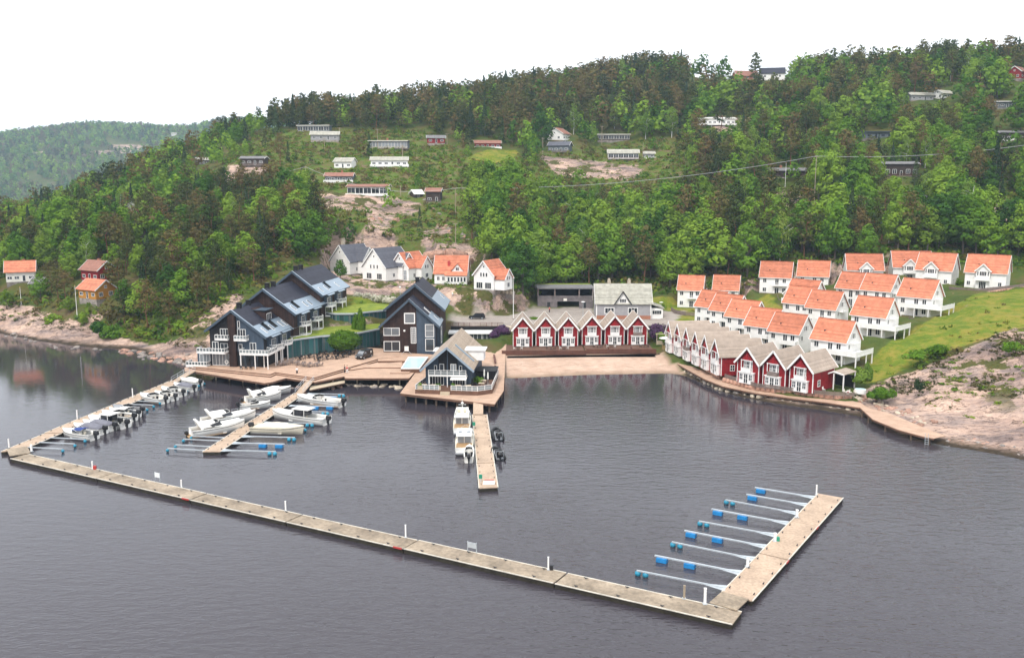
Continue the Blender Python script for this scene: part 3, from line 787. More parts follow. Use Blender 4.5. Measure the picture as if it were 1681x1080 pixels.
## water
def water_material():
    m, n, l, b = _principled('fjord_water')
    geo = n.new('ShaderNodeNewGeometry')
    mp = n.new('ShaderNodeMapping'); mp.inputs['Rotation'].default_value = (0, 0, .25); mp.inputs['Scale'].default_value = (.55, 1.25, 1)
    l.new(geo.outputs['Position'], mp.inputs['Vector'])
    def noise(s_, d, vec=mp.outputs['Vector'], r=.55):
        x = n.new('ShaderNodeTexNoise'); x.inputs['Scale'].default_value = s_; x.inputs['Detail'].default_value = d; x.inputs['Roughness'].default_value = r
        l.new(vec, x.inputs['Vector']); return x.outputs['Fac']
    big = noise(.016, 4, geo.outputs['Position'])
    gust = n.new('ShaderNodeMapRange'); gust.inputs[1].default_value = .38; gust.inputs[2].default_value = .62; gust.inputs[3].default_value = .30; gust.inputs[4].default_value = .62
    l.new(big, gust.inputs[0])
    a1 = n.new('ShaderNodeMath'); a1.operation = 'MULTIPLY_ADD'; l.new(noise(1.8, 3), a1.inputs[0]); a1.inputs[1].default_value = .42; l.new(noise(.75, 3), a1.inputs[2])
    a2 = n.new('ShaderNodeMath'); a2.operation = 'MULTIPLY_ADD'; l.new(noise(4.5, 2), a2.inputs[0]); a2.inputs[1].default_value = .12; l.new(a1.outputs[0], a2.inputs[2])
    # calm inside the harbour and along the left shore, lively on the open side
    sx = n.new('ShaderNodeSeparateXYZ'); l.new(geo.outputs['Position'], sx.inputs[0])
    op = n.new('ShaderNodeMapRange'); op.inputs[1].default_value = 190; op.inputs[2].default_value = 80; op.inputs[3].default_value = .22; op.inputs[4].default_value = 1.9
    l.new(sx.outputs['Y'], op.inputs[0])
    ea = n.new('ShaderNodeMapRange'); ea.inputs[1].default_value = -90; ea.inputs[2].default_value = 50; ea.inputs[3].default_value = .55; ea.inputs[4].default_value = 1.25
    l.new(sx.outputs['X'], ea.inputs[0])
    zo = n.new('ShaderNodeMath'); zo.operation = 'MULTIPLY'; l.new(op.outputs[0], zo.inputs[0]); l.new(ea.outputs[0], zo.inputs[1])
    bp = n.new('ShaderNodeBump'); bp.inputs['Distance'].default_value = .165
    st = n.new('ShaderNodeMath'); st.operation = 'MULTIPLY'; l.new(gust.outputs[0], st.inputs[0]); l.new(zo.outputs[0], st.inputs[1])
    l.new(st.outputs[0], bp.inputs['Strength'])
    l.new(a2.outputs[0], bp.inputs['Height']); l.new(bp.outputs['Normal'], b.inputs['Normal'])
    b.inputs['Base Color'].default_value = (.043, .038, .046, 1)
    rg = n.new('ShaderNodeMapRange'); rg.inputs[1].default_value = -75; rg.inputs[2].default_value = 10; rg.inputs[3].default_value = .05; rg.inputs[4].default_value = .08
    l.new(sx.outputs['X'], rg.inputs[0]); l.new(rg.outputs[0], b.inputs['Roughness'])
    b.inputs['IOR'].default_value = 1.38
    b.inputs['Specular IOR Level'].default_value = .5
    MATS['fjord_water'] = m
water_material()
wm = MB()
wm.add([(-9000, -400, 0), (9000, -400, 0), (9000, 9000, 0), (-9000, 9000, 0)], [(0, 1, 2, 3)])
tag(wm.build('water', 'fjord_water'), kind='structure')
## house kit
def win_mesh(w, h, nx, ny, trim, fm):
    def fn():
        b = MB(); t = trim
        b.box(-w / 2, w / 2, -.05, .03, h - t, h); b.box(-w / 2, w / 2, -.07, .03, 0, t)
        b.box(-w / 2, -w / 2 + t, -.05, .03, t, h - t); b.box(w / 2 - t, w / 2, -.05, .03, t, h - t)
        iw, ih = w - 2 * t, h - 2 * t
        for i in range(1, nx):
            x = -w / 2 + t + iw * i / nx; k = .035 if nx > 3 else .045
            b.box(x - k, x + k, -.04, .02, t, h - t)
        for j in range(1, ny):
            z = t + ih * j / ny
            b.box(-w / 2 + t, w / 2 - t, -.036, .02, z - .03, z + .03)
        return b.mesh('window', fm)
    return shared(('win', round(w, 2), round(h, 2), nx, ny, trim, fm), fn)
def pane_mesh(w, h, trim, gm):
    def fn():
        b = MB(); b.box(-w / 2 + trim * .8, w / 2 - trim * .8, -.025, .0, trim * .8, h - trim * .8)
        return b.mesh('pane', gm)
    return shared(('pane', round(w, 2), round(h, 2), trim, gm), fn)
FACE_RZ = {'F': 0.0, 'R': math.pi / 2, 'L': -math.pi / 2, 'B': math.pi}
def face_loc(face, u, v, l, w, out=0.0):
    if face == 'F': return (u, -w / 2 - out, v)
    if face == 'B': return (-u, w / 2 + out, v)
    if face == 'R': return (l / 2 + out, u, v)
    return (-l / 2 - out, -u, v)
def window(parent, face, u, v, ww, hh, l, w, nx=2, ny=1, trim=.10, fm='white_paint', gm='window_glass', out=0.0, name='window'):
    f = put(name, win_mesh(ww, hh, nx, ny, trim, fm), parent, face_loc(face, u, v, l, w, out), FACE_RZ[face])
    put('pane', pane_mesh(ww, hh, trim, gm), f)
    return f
def gable_wall(b, l, w, h, rise, z0=0.0):
    """pentagon section (y, z), ridge along x"""
    b.extrude([(-w / 2, z0), (w / 2, z0), (w / 2, h), (0, h + rise), (-w / 2, h)], -l / 2, l / 2)
    return b
def gable_roof(parent, l, w, h, rise, ox, oy, t, m, bm=None, bw=.26, name='roof', lift=.06, asym=None):
    """two slopes with overhang; barge boards as their own parts"""
    k = rise / (w / 2)
    Y = w / 2 + oy
    ze, zr = h - oy * k + lift, h + rise + lift
    b = MB()
    b.extrude([(-Y, ze), (0, zr), (Y, ze), (Y, ze + t), (0, zr + t * 1.25), (-Y, ze + t)], -l / 2 - ox, l / 2 + ox)
    ro = b.build(name, m, parent)
    if bm:
        for sx in (-1, 1):
            for sy in (-1, 1):
                x = sx * (l / 2 + ox + .035)
                c = MB(); c.beam((x, sy * (Y + .06), ze + t * .2), (x, -sy * .02, zr + t * .55), .07, bw, up=(0, 0, 1))
                c.build('barge_board', bm, ro)
    return ro
def corner_boards(parent, l, w, h, m, z0=0.0, s=.14):
    me = shared(('corner', round(h - z0, 2), m, s), lambda: MB().box(-s / 2, s / 2, -s / 2, s / 2, 0, h - z0).mesh('corner_board', m))
    for sx in (-1, 1):
        for sy in (-1, 1):
            put('corner_board', me, parent, (sx * (l / 2 - s / 2 + .03), sy * (w / 2 - s / 2 + .03), z0))
def railing(parent, pts, h, m='white_paint', pm=None, post=.09, every=1.6, pal=True, name='railing', z=0.0, solid=False):
    """post-and-rail guard along a polyline: rails + panel, with each post a sub-part"""
    b = MB()
    for a, c in zip(pts[:-1], pts[1:]):
        A, C = Vector((a[0], a[1], a[2] if len(a) > 2 else z)), Vector((c[0], c[1], c[2] if len(c) > 2 else z))
        b.beam(A + Vector((0, 0, h)), C + Vector((0, 0, h)), .09, .06)
        if solid:
            b.beam(A + Vector((0, 0, h * .5)), C + Vector((0, 0, h * .5)), .04, h * .82)
        else:
            b.beam(A + Vector((0, 0, .12)), C + Vector((0, 0, .12)), .05, .08)
            if pal:
                n = max(2, int((C - A).length / .32))
                for i in range(1, n):
                    p = A.lerp(C, i / n); b.beam(p + Vector((0, 0, .12)), p + Vector((0, 0, h)), .07, .03)
            else:
                b.beam(A + Vector((0, 0, h * .55)), C + Vector((0, 0, h * .55)), .04, .07)
    r = b.build(name, m, parent)
    me = shared(('post', round(h, 2), post, m), lambda: MB().box(-post / 2, post / 2, -post / 2, post / 2, -.05, h + .06).mesh('post', m))
    for a, c in zip(pts[:-1], pts[1:]):
        A, C = Vector((a[0], a[1], a[2] if len(a) > 2 else z)), Vector((c[0], c[1], c[2] if len(c) > 2 else z))
        n = max(1, round((C - A).length / every))
        for i in range(n + (c is pts[-1])):
            put('post', me, r, A.lerp(C, i / n))
    if pm:
        for a, c in zip(pts[:-1], pts[1:]):
            A, C = Vector((a[0], a[1], z)), Vector((c[0], c[1], z))
            g = MB(); g.beam(A + Vector((0, 0, h * .52)), C + Vector((0, 0, h * .52)), .02, h * .75); g.build('glass_panel', pm, r)
    return r
def rot2(x, y, a):
    return (x * math.cos(a) - y * math.sin(a), x * math.sin(a) + y * math.cos(a))
def chimney(parent, x, y, z, s=.6, h=1.4, m='brick_chimney'):
    b = MB(); b.box(x - s / 2, x + s / 2, y - s / 2, y + s / 2, z, z + h)
    b.box(x - s / 2 - .06, x + s / 2 + .06, y - s / 2 - .06, y + s / 2 + .06, z + h, z + h + .1)
    return b.build('chimney', m, parent)

## white houses with orange tiles
def white_house(label, B, zb, hw, phi, l, w, rise, group=None, style='plain', roof='orange_tiles', found=1.6, gm='window_glass', cross=None):
    phi = R(phi); ox, oy = .35, .35
    e = zb + hw - oy * rise / (w / 2) + .06
    Bw = P(B[0], B[1], e)
    dx, dy = rot2(l / 2 + ox, -w / 2 - oy, phi)
    t = thing('white_house', label, 'house', (Bw.x - dx, Bw.y - dy, zb), phi, group)
    gable_wall(MB(), l, w, hw, rise).build('wall', 'white_boards', t)
    MB().box(-l / 2 + .05, l / 2 - .05, -w / 2 + .05, w / 2 - .05, -found, .02).build('foundation', 'stone_grey', t)
    ro = gable_roof(t, l, w, hw, rise, ox, oy, .16, roof, 'white_paint', .34)
    MB().beam((-l / 2 - ox, 0, hw + rise + .30), (l / 2 + ox, 0, hw + rise + .30), .24, .10).build('ridge_cap', roof, ro)
    vent = shared(('rvent',), lambda: MB().box(-.15, .15, -.15, .15, 0, .4).mesh('roof_vent', 'dark_wall'))
    put('roof_vent', vent, ro, (-l * .2, -w * .30, hw + rise * .40))
    MB().beam((-l / 2 - ox, -w / 2 - oy - .08, hw - oy * rise / (w / 2) + .1), (l / 2 + ox, -w / 2 - oy - .08, hw - oy * rise / (w / 2) + .1), .14, .12).build('gutter', 'white_paint', t)
    W = lambda *a, **k: window(t, *a, l, w, gm=gm, **k)
    up = hw - 1.75
    if style == 'villa':
        # cross gable bay in the middle of the front
        bw, bd, bh, br = 3.5, 1.2, hw + .55, 1.75
        x0 = cross or 0.0
        d = MB(); d.extrude_y([(x0 - bw / 2, 0), (x0 + bw / 2, 0), (x0 + bw / 2, bh), (x0, bh + br), (x0 - bw / 2, bh)], -w / 2 - bd, 0)
        bay = d.build('bay', 'white_boards', t)
        q = MB(); o2 = .4; k = br / (bw / 2); zz = bh + .07
        q.extrude_y([(x0 - bw / 2 - o2, zz - o2 * k), (x0, zz + br), (x0 + bw / 2 + o2, zz - o2 * k), (x0 + bw / 2 + o2, zz - o2 * k + .15), (x0, zz + br + .18), (x0 - bw / 2 - o2, zz - o2 * k + .15)], -w / 2 - bd - .35, .3)
        br_ = q.build('bay_roof', roof, t)
        for s_ in (-1, 1):
            c = MB(); c.beam((x0 + s_ * (bw / 2 + o2 + .04), -w / 2 - bd - .39, zz - o2 * k + .03), (x0, -w / 2 - bd - .39, zz + br + .08), .07, .3); c.build('barge_board', 'white_paint', br_)
        window(bay, 'F', x0, bh - 1.55, 1.9, 1.35, l, w, nx=4, ny=1, gm=gm, out=bd)
        window(bay, 'F', x0 - 1.35, bh - 1.55, .5, 1.35, l, w, nx=1, ny=1, gm=gm, out=bd); window(bay, 'F', x0 + 1.35, bh - 1.55, .5, 1.35, l, w, nx=1, ny=1, gm=gm, out=bd)
        ba = MB(); ba.box(x0 - 2.0, x0 + 2.0, -w / 2 - bd - 1.1, -w / 2 - bd - .05, 2.55, 2.75); ba.box(x0 - 2.0, x0 + 2.0, -w / 2 - bd - 1.1, -w / 2 - bd - 1.0, 2.75, 3.5)
        ba.build('balcony', 'white_paint', t)
        window(bay, 'F', x0, .15, 1.9, 2.1, l, w, nx=4, ny=1, gm=gm, out=bd, name='terrace_door')
        for u in (-l / 2 + 1.0, l / 2 - 1.5):
            W('F', u, .9, 1.0, 1.25)
        W('R', -w * .22, .9, .9, 1.25); W('R', w * .18, .9, .9, 1.25); W('R', -.2, hw + .2, .9, 1.2)
    else:
        us = [-l * .34, l * .06, l * .30]
        W('F', us[0], up - .1, 1.15, 1.35); W('F', us[1], up - .75, 1.2, 2.0, name='balcony_door'); W('F', us[2], up - .1, 1.15, 1.35)
        W('R', -.1, hw + .35, 1.0, 1.25, nx=2); W('R', -.95, hw + .35, .4, 1.25, nx=1); W('R', .75, hw + .35, .4, 1.25, nx=1); W('R', -w * .28, up - .1, .9, 1.2)
        if hw > 4.3:
            W('F', us[0], .7, 1.15, 1.35); W('F', us[1], .1, 1.3, 2.05, name='door'); W('F', us[2], .6, 1.15, 1.4)
        if style == 'deck':       # wide timber balcony round the corner on posts
            z1 = 2.45; D, E_ = 1.9, 3.4
            dk = MB(); dk.prism([(-l * .18, -w / 2 - D), (l / 2 + E_, -w / 2 - D), (l / 2 + E_, w * .38), (l / 2 + .02, w * .38), (l / 2 + .02, -w / 2 - .02), (-l * .18, -w / 2 - .02)], z1 - .22, z1)
            dko = dk.build('deck', 'white_paint', t)
            railing(t, [(-l * .18, -w / 2 - D + .06), (l / 2 + E_ - .06, -w / 2 - D + .06), (l / 2 + E_ - .06, w * .38)], .95, 'white_paint', z=z1, solid=True, every=2.0)
            for x, y in [(l * .10, -w / 2 - D + .15), (l / 2 + .1, -w / 2 - D + .15), (l / 2 + E_ - .15, -w / 2 - D + .15), (l / 2 + E_ - .15, -.3), (l / 2 + E_ - .15, w * .36)]:
                MB().box(x - .11, x + .11, y - .11, y + .11, -2.2, z1 - .22).build('deck_post', 'white_paint', t)
            ct = MB(); ct.box(l / 2 + .05, l / 2 + .95, -1.5, 1.3, hw - .6, hw - .45); ct.build('canopy', 'white_paint', t)
        elif style == 'row':
            ba = MB(); x = us[1]
            ba.box(x - .9, l / 2 - .2, -w / 2 - 1.15, -w / 2 - .01, up - 1.0, up - .85); ba.box(x - .9, l / 2 - .2, -w / 2 - 1.15, -w / 2 - 1.07, up - .85, up - .02)
            ba.box(x - .9, x - .82, -w / 2 - 1.07, -w / 2 - .01, up - .85, up - .02); ba.box(l / 2 - .28, l / 2 - .2, -w / 2 - 1.07, -w / 2 - .01, up - .85, up - .02)
            ba.build('balcony', 'white_paint', t)
        elif style == 'balcony':
            ba = MB(); ba.box(-.7, l * .40, -w / 2 - 1.2, -w / 2 - .01, up - 1.0, up - .85); bo = ba.build('balcony', 'white_paint', t)
            railing(t, [(-.7, -w / 2 - 1.15), (l * .40, -w / 2 - 1.15)], .85, z=up - .85)
            railing(t, [(l / 2 + 1.0, -1.3), (l / 2 + 1.0, 1.3)], .85, z=hw - .75)
            MB().box(l / 2 + .01, l / 2 + 1.05, -1.4, 1.4, hw - .9, hw - .76).build('gable_balcony', 'white_paint', t)
    corner_boards(t, l, w, hw, 'white_paint')
    return t

WG = 'white houses with orange tiled roofs in the village'
vh = white_house
vh('white orange-roofed house farthest left, behind a round picket-fenced garden by the lawn', (1154.6, 478.5), 5.2, 5.6, -18, 7.6, 7.0, 4.0, WG, 'balcony')
vh('white orange-roofed house behind the near end of the terraced row, right of the leftmost house', (1213.6, 478.5), 6.4, 4.8, -18, 7.6, 7.0, 4.0, WG)
for lab, B, zb in [('farthest and highest of the five stepped white row houses above the red boathouses', (1182.3, 508.4), 5.6), ('second from the far end of the five stepped white row houses', (1207.6, 515.0), 5.2),
                   ('middle one of the five stepped white row houses with orange roofs', (1235.5, 525.7), 4.8), ('fourth of the five stepped white row houses, wooden balcony half hidden by beige roofs', (1270, 541), 4.3),
                   ('nearest of the five stepped white row houses, its right gable end showing three windows', (1312.4, 551.2), 4.0)]:
    vh(lab, B, zb, 5.0, -46, 7.9, 7.0, 3.9, 'terraced row of white houses', 'row', found=2.2)
vh('white house nearest the sea with wide white deck on posts, behind the red boathouse pavilion', (1390, 565), 4.4, 5.0, -46, 8.2, 7.2, 4.0, WG, 'deck')
vh('white orange-roofed house at the wood edge with grey fence and roof level with its twin', (1299.6, 457.8), 9.6, 5.4, -22, 9.2, 7.4, 4.3, WG, 'balcony')
vh('white orange-roofed house at the wood edge, right one of the rear pair with gable balcony', (1361.7, 456), 10.6, 4.6, -22, 9.2, 7.4, 4.3, WG)
vh('white house with small cross gable squeezed in front of the rear pair', (1336, 490), 8.6, 4.2, -46, 8.4, 7.4, 4.0, WG, 'villa', cross=-2.2)
vh('white house left of its joined twin in the middle of the village', (1330.4, 502.4), 7.0, 5.0, -46, 7.8, 7.2, 4.0, 'joined pair in the middle of the village', 'row', found=2.2)
vh('white house right of its joined twin, gable balcony under three narrow windows', (1372.6, 510.8), 6.8, 5.0, -46, 8.2, 7.2, 4.0, 'joined pair in the middle of the village', 'balcony', found=2.2)
vh('left white house of the upper joined pair under the small dormered house', (1417.5, 477.5), 9.6, 5.0, -46, 7.8, 7.2, 4.0, 'joined pair in the upper village', 'plain', found=2.2)
vh('right white house of the upper joined pair, gable end with three windows', (1462.5, 480.8), 9.8, 5.0, -46, 8.2, 7.2, 4.0, 'joined pair in the upper village', 'balcony', found=2.2)
vh('white house with deck full of garden chairs, halfway up the yellow grass bank', (1455, 524), 7.4, 5.0, -46, 8.4, 7.4, 4.0, WG, 'deck')
vh('white house with white deck standing alone at the upper end of the grass bank', (1530.5, 492), 9.8, 5.0, -46, 8.6, 7.6, 4.1, WG, 'deck')
vh('small dormered white house at the back, leftmost of the four by the dark trees', (1452.5, 445.5), 13.2, 4.4, -10, 10.4, 7.6, 4.4, 'white villas below the wood', 'villa')
vh('white villa with glazed bay, second from left of the four below the wood', (1532, 441), 14.0, 4.4, -12, 11.0, 7.6, 4.4, 'white villas below the wood', 'villa', cross=-1.0)
vh('white villa with round hedge at its corner, third of the four below the wood', (1563.8, 447), 13.6, 4.8, -40, 10.0, 8.0, 4.6, 'white villas below the wood', 'villa', cross=-.4)
vh('rightmost white villa with side porch above the pink stone retaining wall', (1654.3, 451.2), 13.8, 4.8, -36, 10.6, 8.0, 4.6, 'white villas below the wood', 'villa', cross=-.5)

## red boathouse cottages
def red_cottage(label, loc, rz, group, L=9.0, w=5.1, hw=4.4, rise=3.1, lower=True, side_window=True, balc='white'):
    """gable L faces the water (local -x)"""
    t = thing('red_cottage', label, 'cottage', loc, rz, group)
    gable_wall(MB(), L, w, hw, rise).build('wall', 'red_boards', t)
    gable_roof(t, L, w, hw, rise, .7, .35, .14, 'beige_tiles', 'white_paint', .38)
    corner_boards(t, L, w, hw, 'white_paint', s=.16)
    xf = -L / 2
    # ground floor bay
    b = MB(); b.box(xf - .75, xf + .0, -1.65, 1.65, 0, 2.25); b.box(xf - .9, xf, -1.8, 1.8, 2.25, 2.42)
    bay = b.build('bay', 'white_paint', t)
    for u, ww, nx, nm, v0, hh in ((-1.12, .85, 2, 'window', .75, 1.35), (1.12, .85, 2, 'window', .75, 1.35), (0, 1.0, 2, 'door', .08, 2.05)):
        window(bay, 'L', u, v0, ww, hh, L, w, nx=nx, ny=2, trim=.08, out=.75, name=nm)
    # upper storey front with balcony
    f = MB(); f.box(xf - .06, xf + .02, -1.05, 1.05, 2.42, 4.75); fr = f.build('upper_front', 'white_paint', t)
    for u, ww, nm, v0, hh in ((-.72, .5, 'window', 3.2, 1.3), (.72, .5, 'window', 3.2, 1.3), (0, .8, 'balcony_door', 2.55, 2.0)):
        window(fr, 'L', u, v0, ww, hh, L, w, nx=2, ny=2 if nm == 'window' else 3, trim=.07, out=.06, name=nm)
    bm = 'white_paint' if balc == 'white' else 'fence_wood'
    r = MB(); r.box(xf - .92, xf - .84, -1.15, 1.15, 2.44, 3.25); r.box(xf - .84, xf, -1.15, -1.08, 2.44, 3.25); r.box(xf - .84, xf, 1.08, 1.15, 2.44, 3.25)
    r.box(xf - .95, xf - .80, -1.2, 1.2, 3.25, 3.33)
    r.build('balcony', bm, t)
    for y in (-1.1, 1.1):
        MB().box(xf - .93, xf - .81, y - .06, y + .06, 3.33, 5.1).build('post', 'white_paint', t)
    g = MB(); g.extrude([(-1.25, 4.95), (1.25, 4.95), (0, 4.95 + 1.5)], xf - .62, xf - .1); g.build('gable_panel', 'red_boards', t)
    g = MB(); g.box(xf - .68, xf - .6, -1.4, 1.4, 4.85, 5.0); g.build('gable_trim', 'white_paint', t)
    if side_window:
        window(t, 'F', -L * .22, 1.0, 1.1, 1.35, L, w, nx=2, ny=2)
    return t
RG = 'six red cottages facing the beach'
apx = [(858.3, 520.5), (896, 520), (933.3, 520), (972.2, 518.2), (1010, 518), (1047.8, 517.8)]
rl = ['first red beach cottage from the left, beside the purple lilac', 'second red beach cottage from the left', 'third red beach cottage from the left, at the gap in the row', 'fourth red beach cottage, yellow kayaks lying before it', 'fifth red beach cottage from the left, below the grey house gable', 'sixth red beach cottage, at the wooden gate by the dark bushes']
for i, (ax, ay) in enumerate(apx):
    z0 = 2.0 if i < 3 else 2.1
    a = P(ax, ay, z0 + 7.75)
    red_cottage(rl[i], (a.x, a.y + 5.2, z0), math.pi / 2, RG, side_window=False, balc='wood' if i == 5 else 'white')
RG2 = 'red cottages along the right quay'
bpx = [(1098, 527), (1112.5, 531.5), (1127, 538), (1142, 544.3), (1157.5, 550), (1174.4, 556.5)]
r2 = ['farthest of the six narrow cottages along the right quay, beside the parasol', 'second from far end of the quayside cottages', 'third quayside cottage from far end, brown balcony', 'fourth quayside cottage from far end', 'fifth quayside cottage from far end', 'near end cottage of the six, its red side wall with white window']
g10 = R(9)
for i, (ax, ay) in enumerate(bpx):
    z0 = 2.5
    a = P(ax, ay, z0 + 7.75)
    dx, dy = rot2(5.2, 0, g10)
    red_cottage(r2[i], (a.x + dx, a.y + dy, z0), g10, RG2, L=9.2, w=4.7, rise=3.1, side_window=(i == 5), balc='wood' if i == 2 else 'white')
g45 = R(43)
for i, (ax, ay) in enumerate([(1226.9, 569.8), (1270, 575.3), (1314.8, 581)]):
    z0 = 2.4
    a = P(ax, ay, z0 + 7.75)
    dx, dy = rot2(4.9, 0, g45)
    red_cottage(['left of the three big red cottages angled towards the quay', 'middle of the three big red cottages, wooden balcony', 'right of the three big red cottages, joined to a covered terrace'][i], (a.x + dx, a.y + dy, z0), g45, RG2, L=8.6, w=5.2, side_window=(i == 2), balc='wood' if i == 1 else 'white')
# covered terrace beside the last cottage
def pavilion():
    c = P(1384, 641, 2.4)
    t = thing('terrace_pavilion', 'open terrace roof on white posts beside the last red cottage', 'pavilion', (c.x, c.y + 2.4, 2.4), g45)
    b = MB(); b.extrude([(-2.3, 3.35), (0, 3.75), (2.3, 2.65), (2.3, 2.8), (0, 3.92), (-2.3, 3.5)], -2.6, 2.6); ro = b.build('roof', 'beige_tiles', t)
    MB().beam((-2.66, -2.3, 3.4), (-2.66, 0, 3.8), .08, .3).build('barge_board', 'white_paint', ro)
    MB().beam((-2.66, 2.3, 2.7), (-2.66, 0, 3.8), .08, .3).build('barge_board', 'white_paint', ro)
    for x, y in ((-2.4, -2.1), (-2.4, 0), (-2.4, 2.1), (2.4, -2.1), (2.4, 2.1)):
        MB().box(x - .1, x + .1, y - .1, y + .1, 0, 3.4 if y < 1 else 2.7).build('post', 'white_paint', t)
    MB().box(2.3, 2.42, -2.2, 2.2, 0, 2.6).build('back_wall', 'black_boards', t)
pavilion()
## the hotel
def slope_roof(parent, xl, xr, zl, zr_, xr0, zt, y0, y1, metal_from=None, over=.5):
    """ridge along y at x = xr0, height zt; left eave (xl, zl), right eave (xr, zr_)"""
    t = .22
    b = MB(); b.extrude_y([(xl, zl), (xr0, zt), (xr, zr_), (xr, zr_ + t), (xr0, zt + t * 1.3), (xl, zl + t)], y0, y1)
    ro = b.build('roof', 'slate_roof', parent)
    if metal_from is not None:
        f = metal_from
        mx, mz = xr0 + (xr - xr0) * f, zt + (zr_ - zt) * f
        b = MB(); b.extrude_y([(mx, mz + t + .03), (xr + .03, zr_ + t + .03), (xr + .03, zr_ + t + .09), (mx, mz + t + .09)], y0 + .35, y1 - .1)
        b.build('metal_roofing', 'metal_roof', ro)
    for (xa, za) in ((xl, zl), (xr, zr_)):
        MB().beam((xa, y0 - .06, za + .05), (xr0, y0 - .06, zt + .12), .12, .5, up=(0, 0, 1)).build('barge_board', 'edge_metal', ro)
        MB().beam((xa, y0 + .22, za + .36), (xr0, y0 + .22, zt + .40), .5, .05, up=(0, 0, 1)).build('verge_flashing', 'metal_roof', ro)
    return ro
def skylight(parent, f, y, xr0, zt, xr, zr_, wx=1.5, wy=.7, pale=True, t=.22):
    """roof window lying on the right-hand slope, f = share of the slope from the ridge"""
    x, z = xr0 + (xr - xr0) * f, zt + (zr_ - zt) * f + t
    d = Vector((xr - xr0, 0, zr_ - zt)).normalized(); nrm = Vector((-d.z, 0, d.x)); nrm = nrm if nrm.z > 0 else -nrm
    c = Vector((x, y, z)) + nrm * .1
    b = MB(); b.beam(c - d * wx / 2, c + d * wx / 2, wy, .12, up=nrm)
    o = b.build('roof_window', 'white_paint' if pale else 'edge_metal', parent)
    g = MB(); g.beam(c - d * (wx / 2 - .12) + nrm * .07, c + d * (wx / 2 - .12) + nrm * .07, wy - .2, .03, up=nrm)
    g.build('pane', 'window_pale' if pale else 'window_glass', o)
def roof_cut(parent, f, y, xr0, zt, xr, zr_, t=.22):
    """sunken roof terrace: dark well with a rim"""
    d = Vector((xr - xr0, 0, zr_ - zt)).normalized(); nrm = Vector((-d.z, 0, d.x)); nrm = nrm if nrm.z > 0 else -nrm
    c = Vector((xr0 + (xr - xr0) * f, y, zt + (zr_ - zt) * f + t)) + nrm * .05
    b = MB(); b.beam(c - d * 1.2, c + d * 1.2, 1.7, .16, up=nrm)
    o = b.build('roof_balcony', 'recess_shade', parent)  # nothing is cut out; the slab's dark colour stands in for shade
    for s in (-1, 1):
        k = MB(); q = Vector((0, .87 * s, 0)); k.beam(c - d * 1.25 + q, c + d * 1.25 + q, .1, .3, up=nrm); k.build('rim', 'edge_metal', o)
    k = MB(); k.beam(c - d * 1.0 + nrm * .5 + Vector((0, -.8, 0)), c - d * 1.0 + nrm * .5 + Vector((0, .8, 0)), .9, .06, up=d); k.build('glazing', 'window_glass', o)
def flue(parent, x, y, z):
    b = MB(); b.box(x - .5, x + .5, y - .4, y + .4, z - .5, z + 1.0); b.box(x - .6, x + .6, y - .5, y + .5, z + 1.0, z + 1.15)
    b.build('chimney', 'black_boards', parent)
def white_balcony(parent, x0, x1, y0, y1, z, h=.95, m='white_paint'):
    """slab with guard on three sides; y0 is the outer edge"""
    o = MB().box(x0, x1, y0, y1, z - .25, z).build('balcony', m, parent)
    pts = [(x0 + .05, y1), (x0 + .05, y0 + .05), (x1 - .05, y0 + .05), (x1 - .05, y1)]
    b = MB()
    for a, c in zip(pts[:-1], pts[1:]):
        A, C = Vector((*a, z)), Vector((*c, z))
        b.beam(A + Vector((0, 0, h)), C + Vector((0, 0, h)), .11, .10); b.beam(A + Vector((0, 0, .2)), C + Vector((0, 0, .2)), .06, .16)
        n = max(1, round((C - A).length / .75))
        for i in range(n + 1):
            p = A.lerp(C, i / n); b.beam(p, p + Vector((0, 0, h)), .13, .09)
    b.build('guard_rail', m, o)
    b = MB()
    for a, c in zip(pts[:-1], pts[1:]):
        A, C = Vector((*a, z)), Vector((*c, z)); b.beam(A + Vector((0, 0, .55)), C + Vector((0, 0, .55)), .015, .6)
    b.build('glass_panel', 'rail_glass', o)
    return o
def side_balcony(parent, x, y0, y1, z, d=1.5, curve=True, posts=True, z0=0):
    """curved balcony on the long side (towards +x)"""
    n = 6; pts = []
    for i in range(n + 1):
        a = i / n; pts.append((x + d * (math.sin(math.pi * (.15 + .7 * a)) if curve else 1), y0 + (y1 - y0) * a))
    poly = [(x - .1, y0)] + pts + [(x - .1, y1)]
    o = MB().prism(poly, z - .28, z).build('balcony', 'white_paint', parent)
    b = MB()
    for a, c in zip(pts[:-1], pts[1:]):
        A, C = Vector((*a, z)), Vector((*c, z))
        b.beam(A + Vector((0, 0, .95)), C + Vector((0, 0, .95)), .1, .1); b.beam(A + Vector((0, 0, .2)), C + Vector((0, 0, .2)), .06, .14)
        b.beam(A, A + Vector((0, 0, .95)), .1, .08); M = A.lerp(C, .5); b.beam(M, M + Vector((0, 0, .95)), .1, .08)
    A = Vector((*pts[0], z)); B_ = Vector((x, y0, z)); b.beam(A + Vector((0, 0, .95)), B_ + Vector((0, 0, .95)), .1, .1)
    b.build('guard_rail', 'white_paint', o)
    b = MB()
    for a, c in zip(pts[:-1], pts[1:]):
        b.beam(Vector((*a, z + .55)), Vector((*c, z + .55)), .015, .55)
    b.build('glass_panel', 'rail_glass', o)
    if posts:
        for p in (pts[1], pts[-2]):
            MB().box(p[0] - .1, p[0] + .1, p[1] - .1, p[1] + .1, z0, z - .28).build('post', 'white_paint', o)
    return o

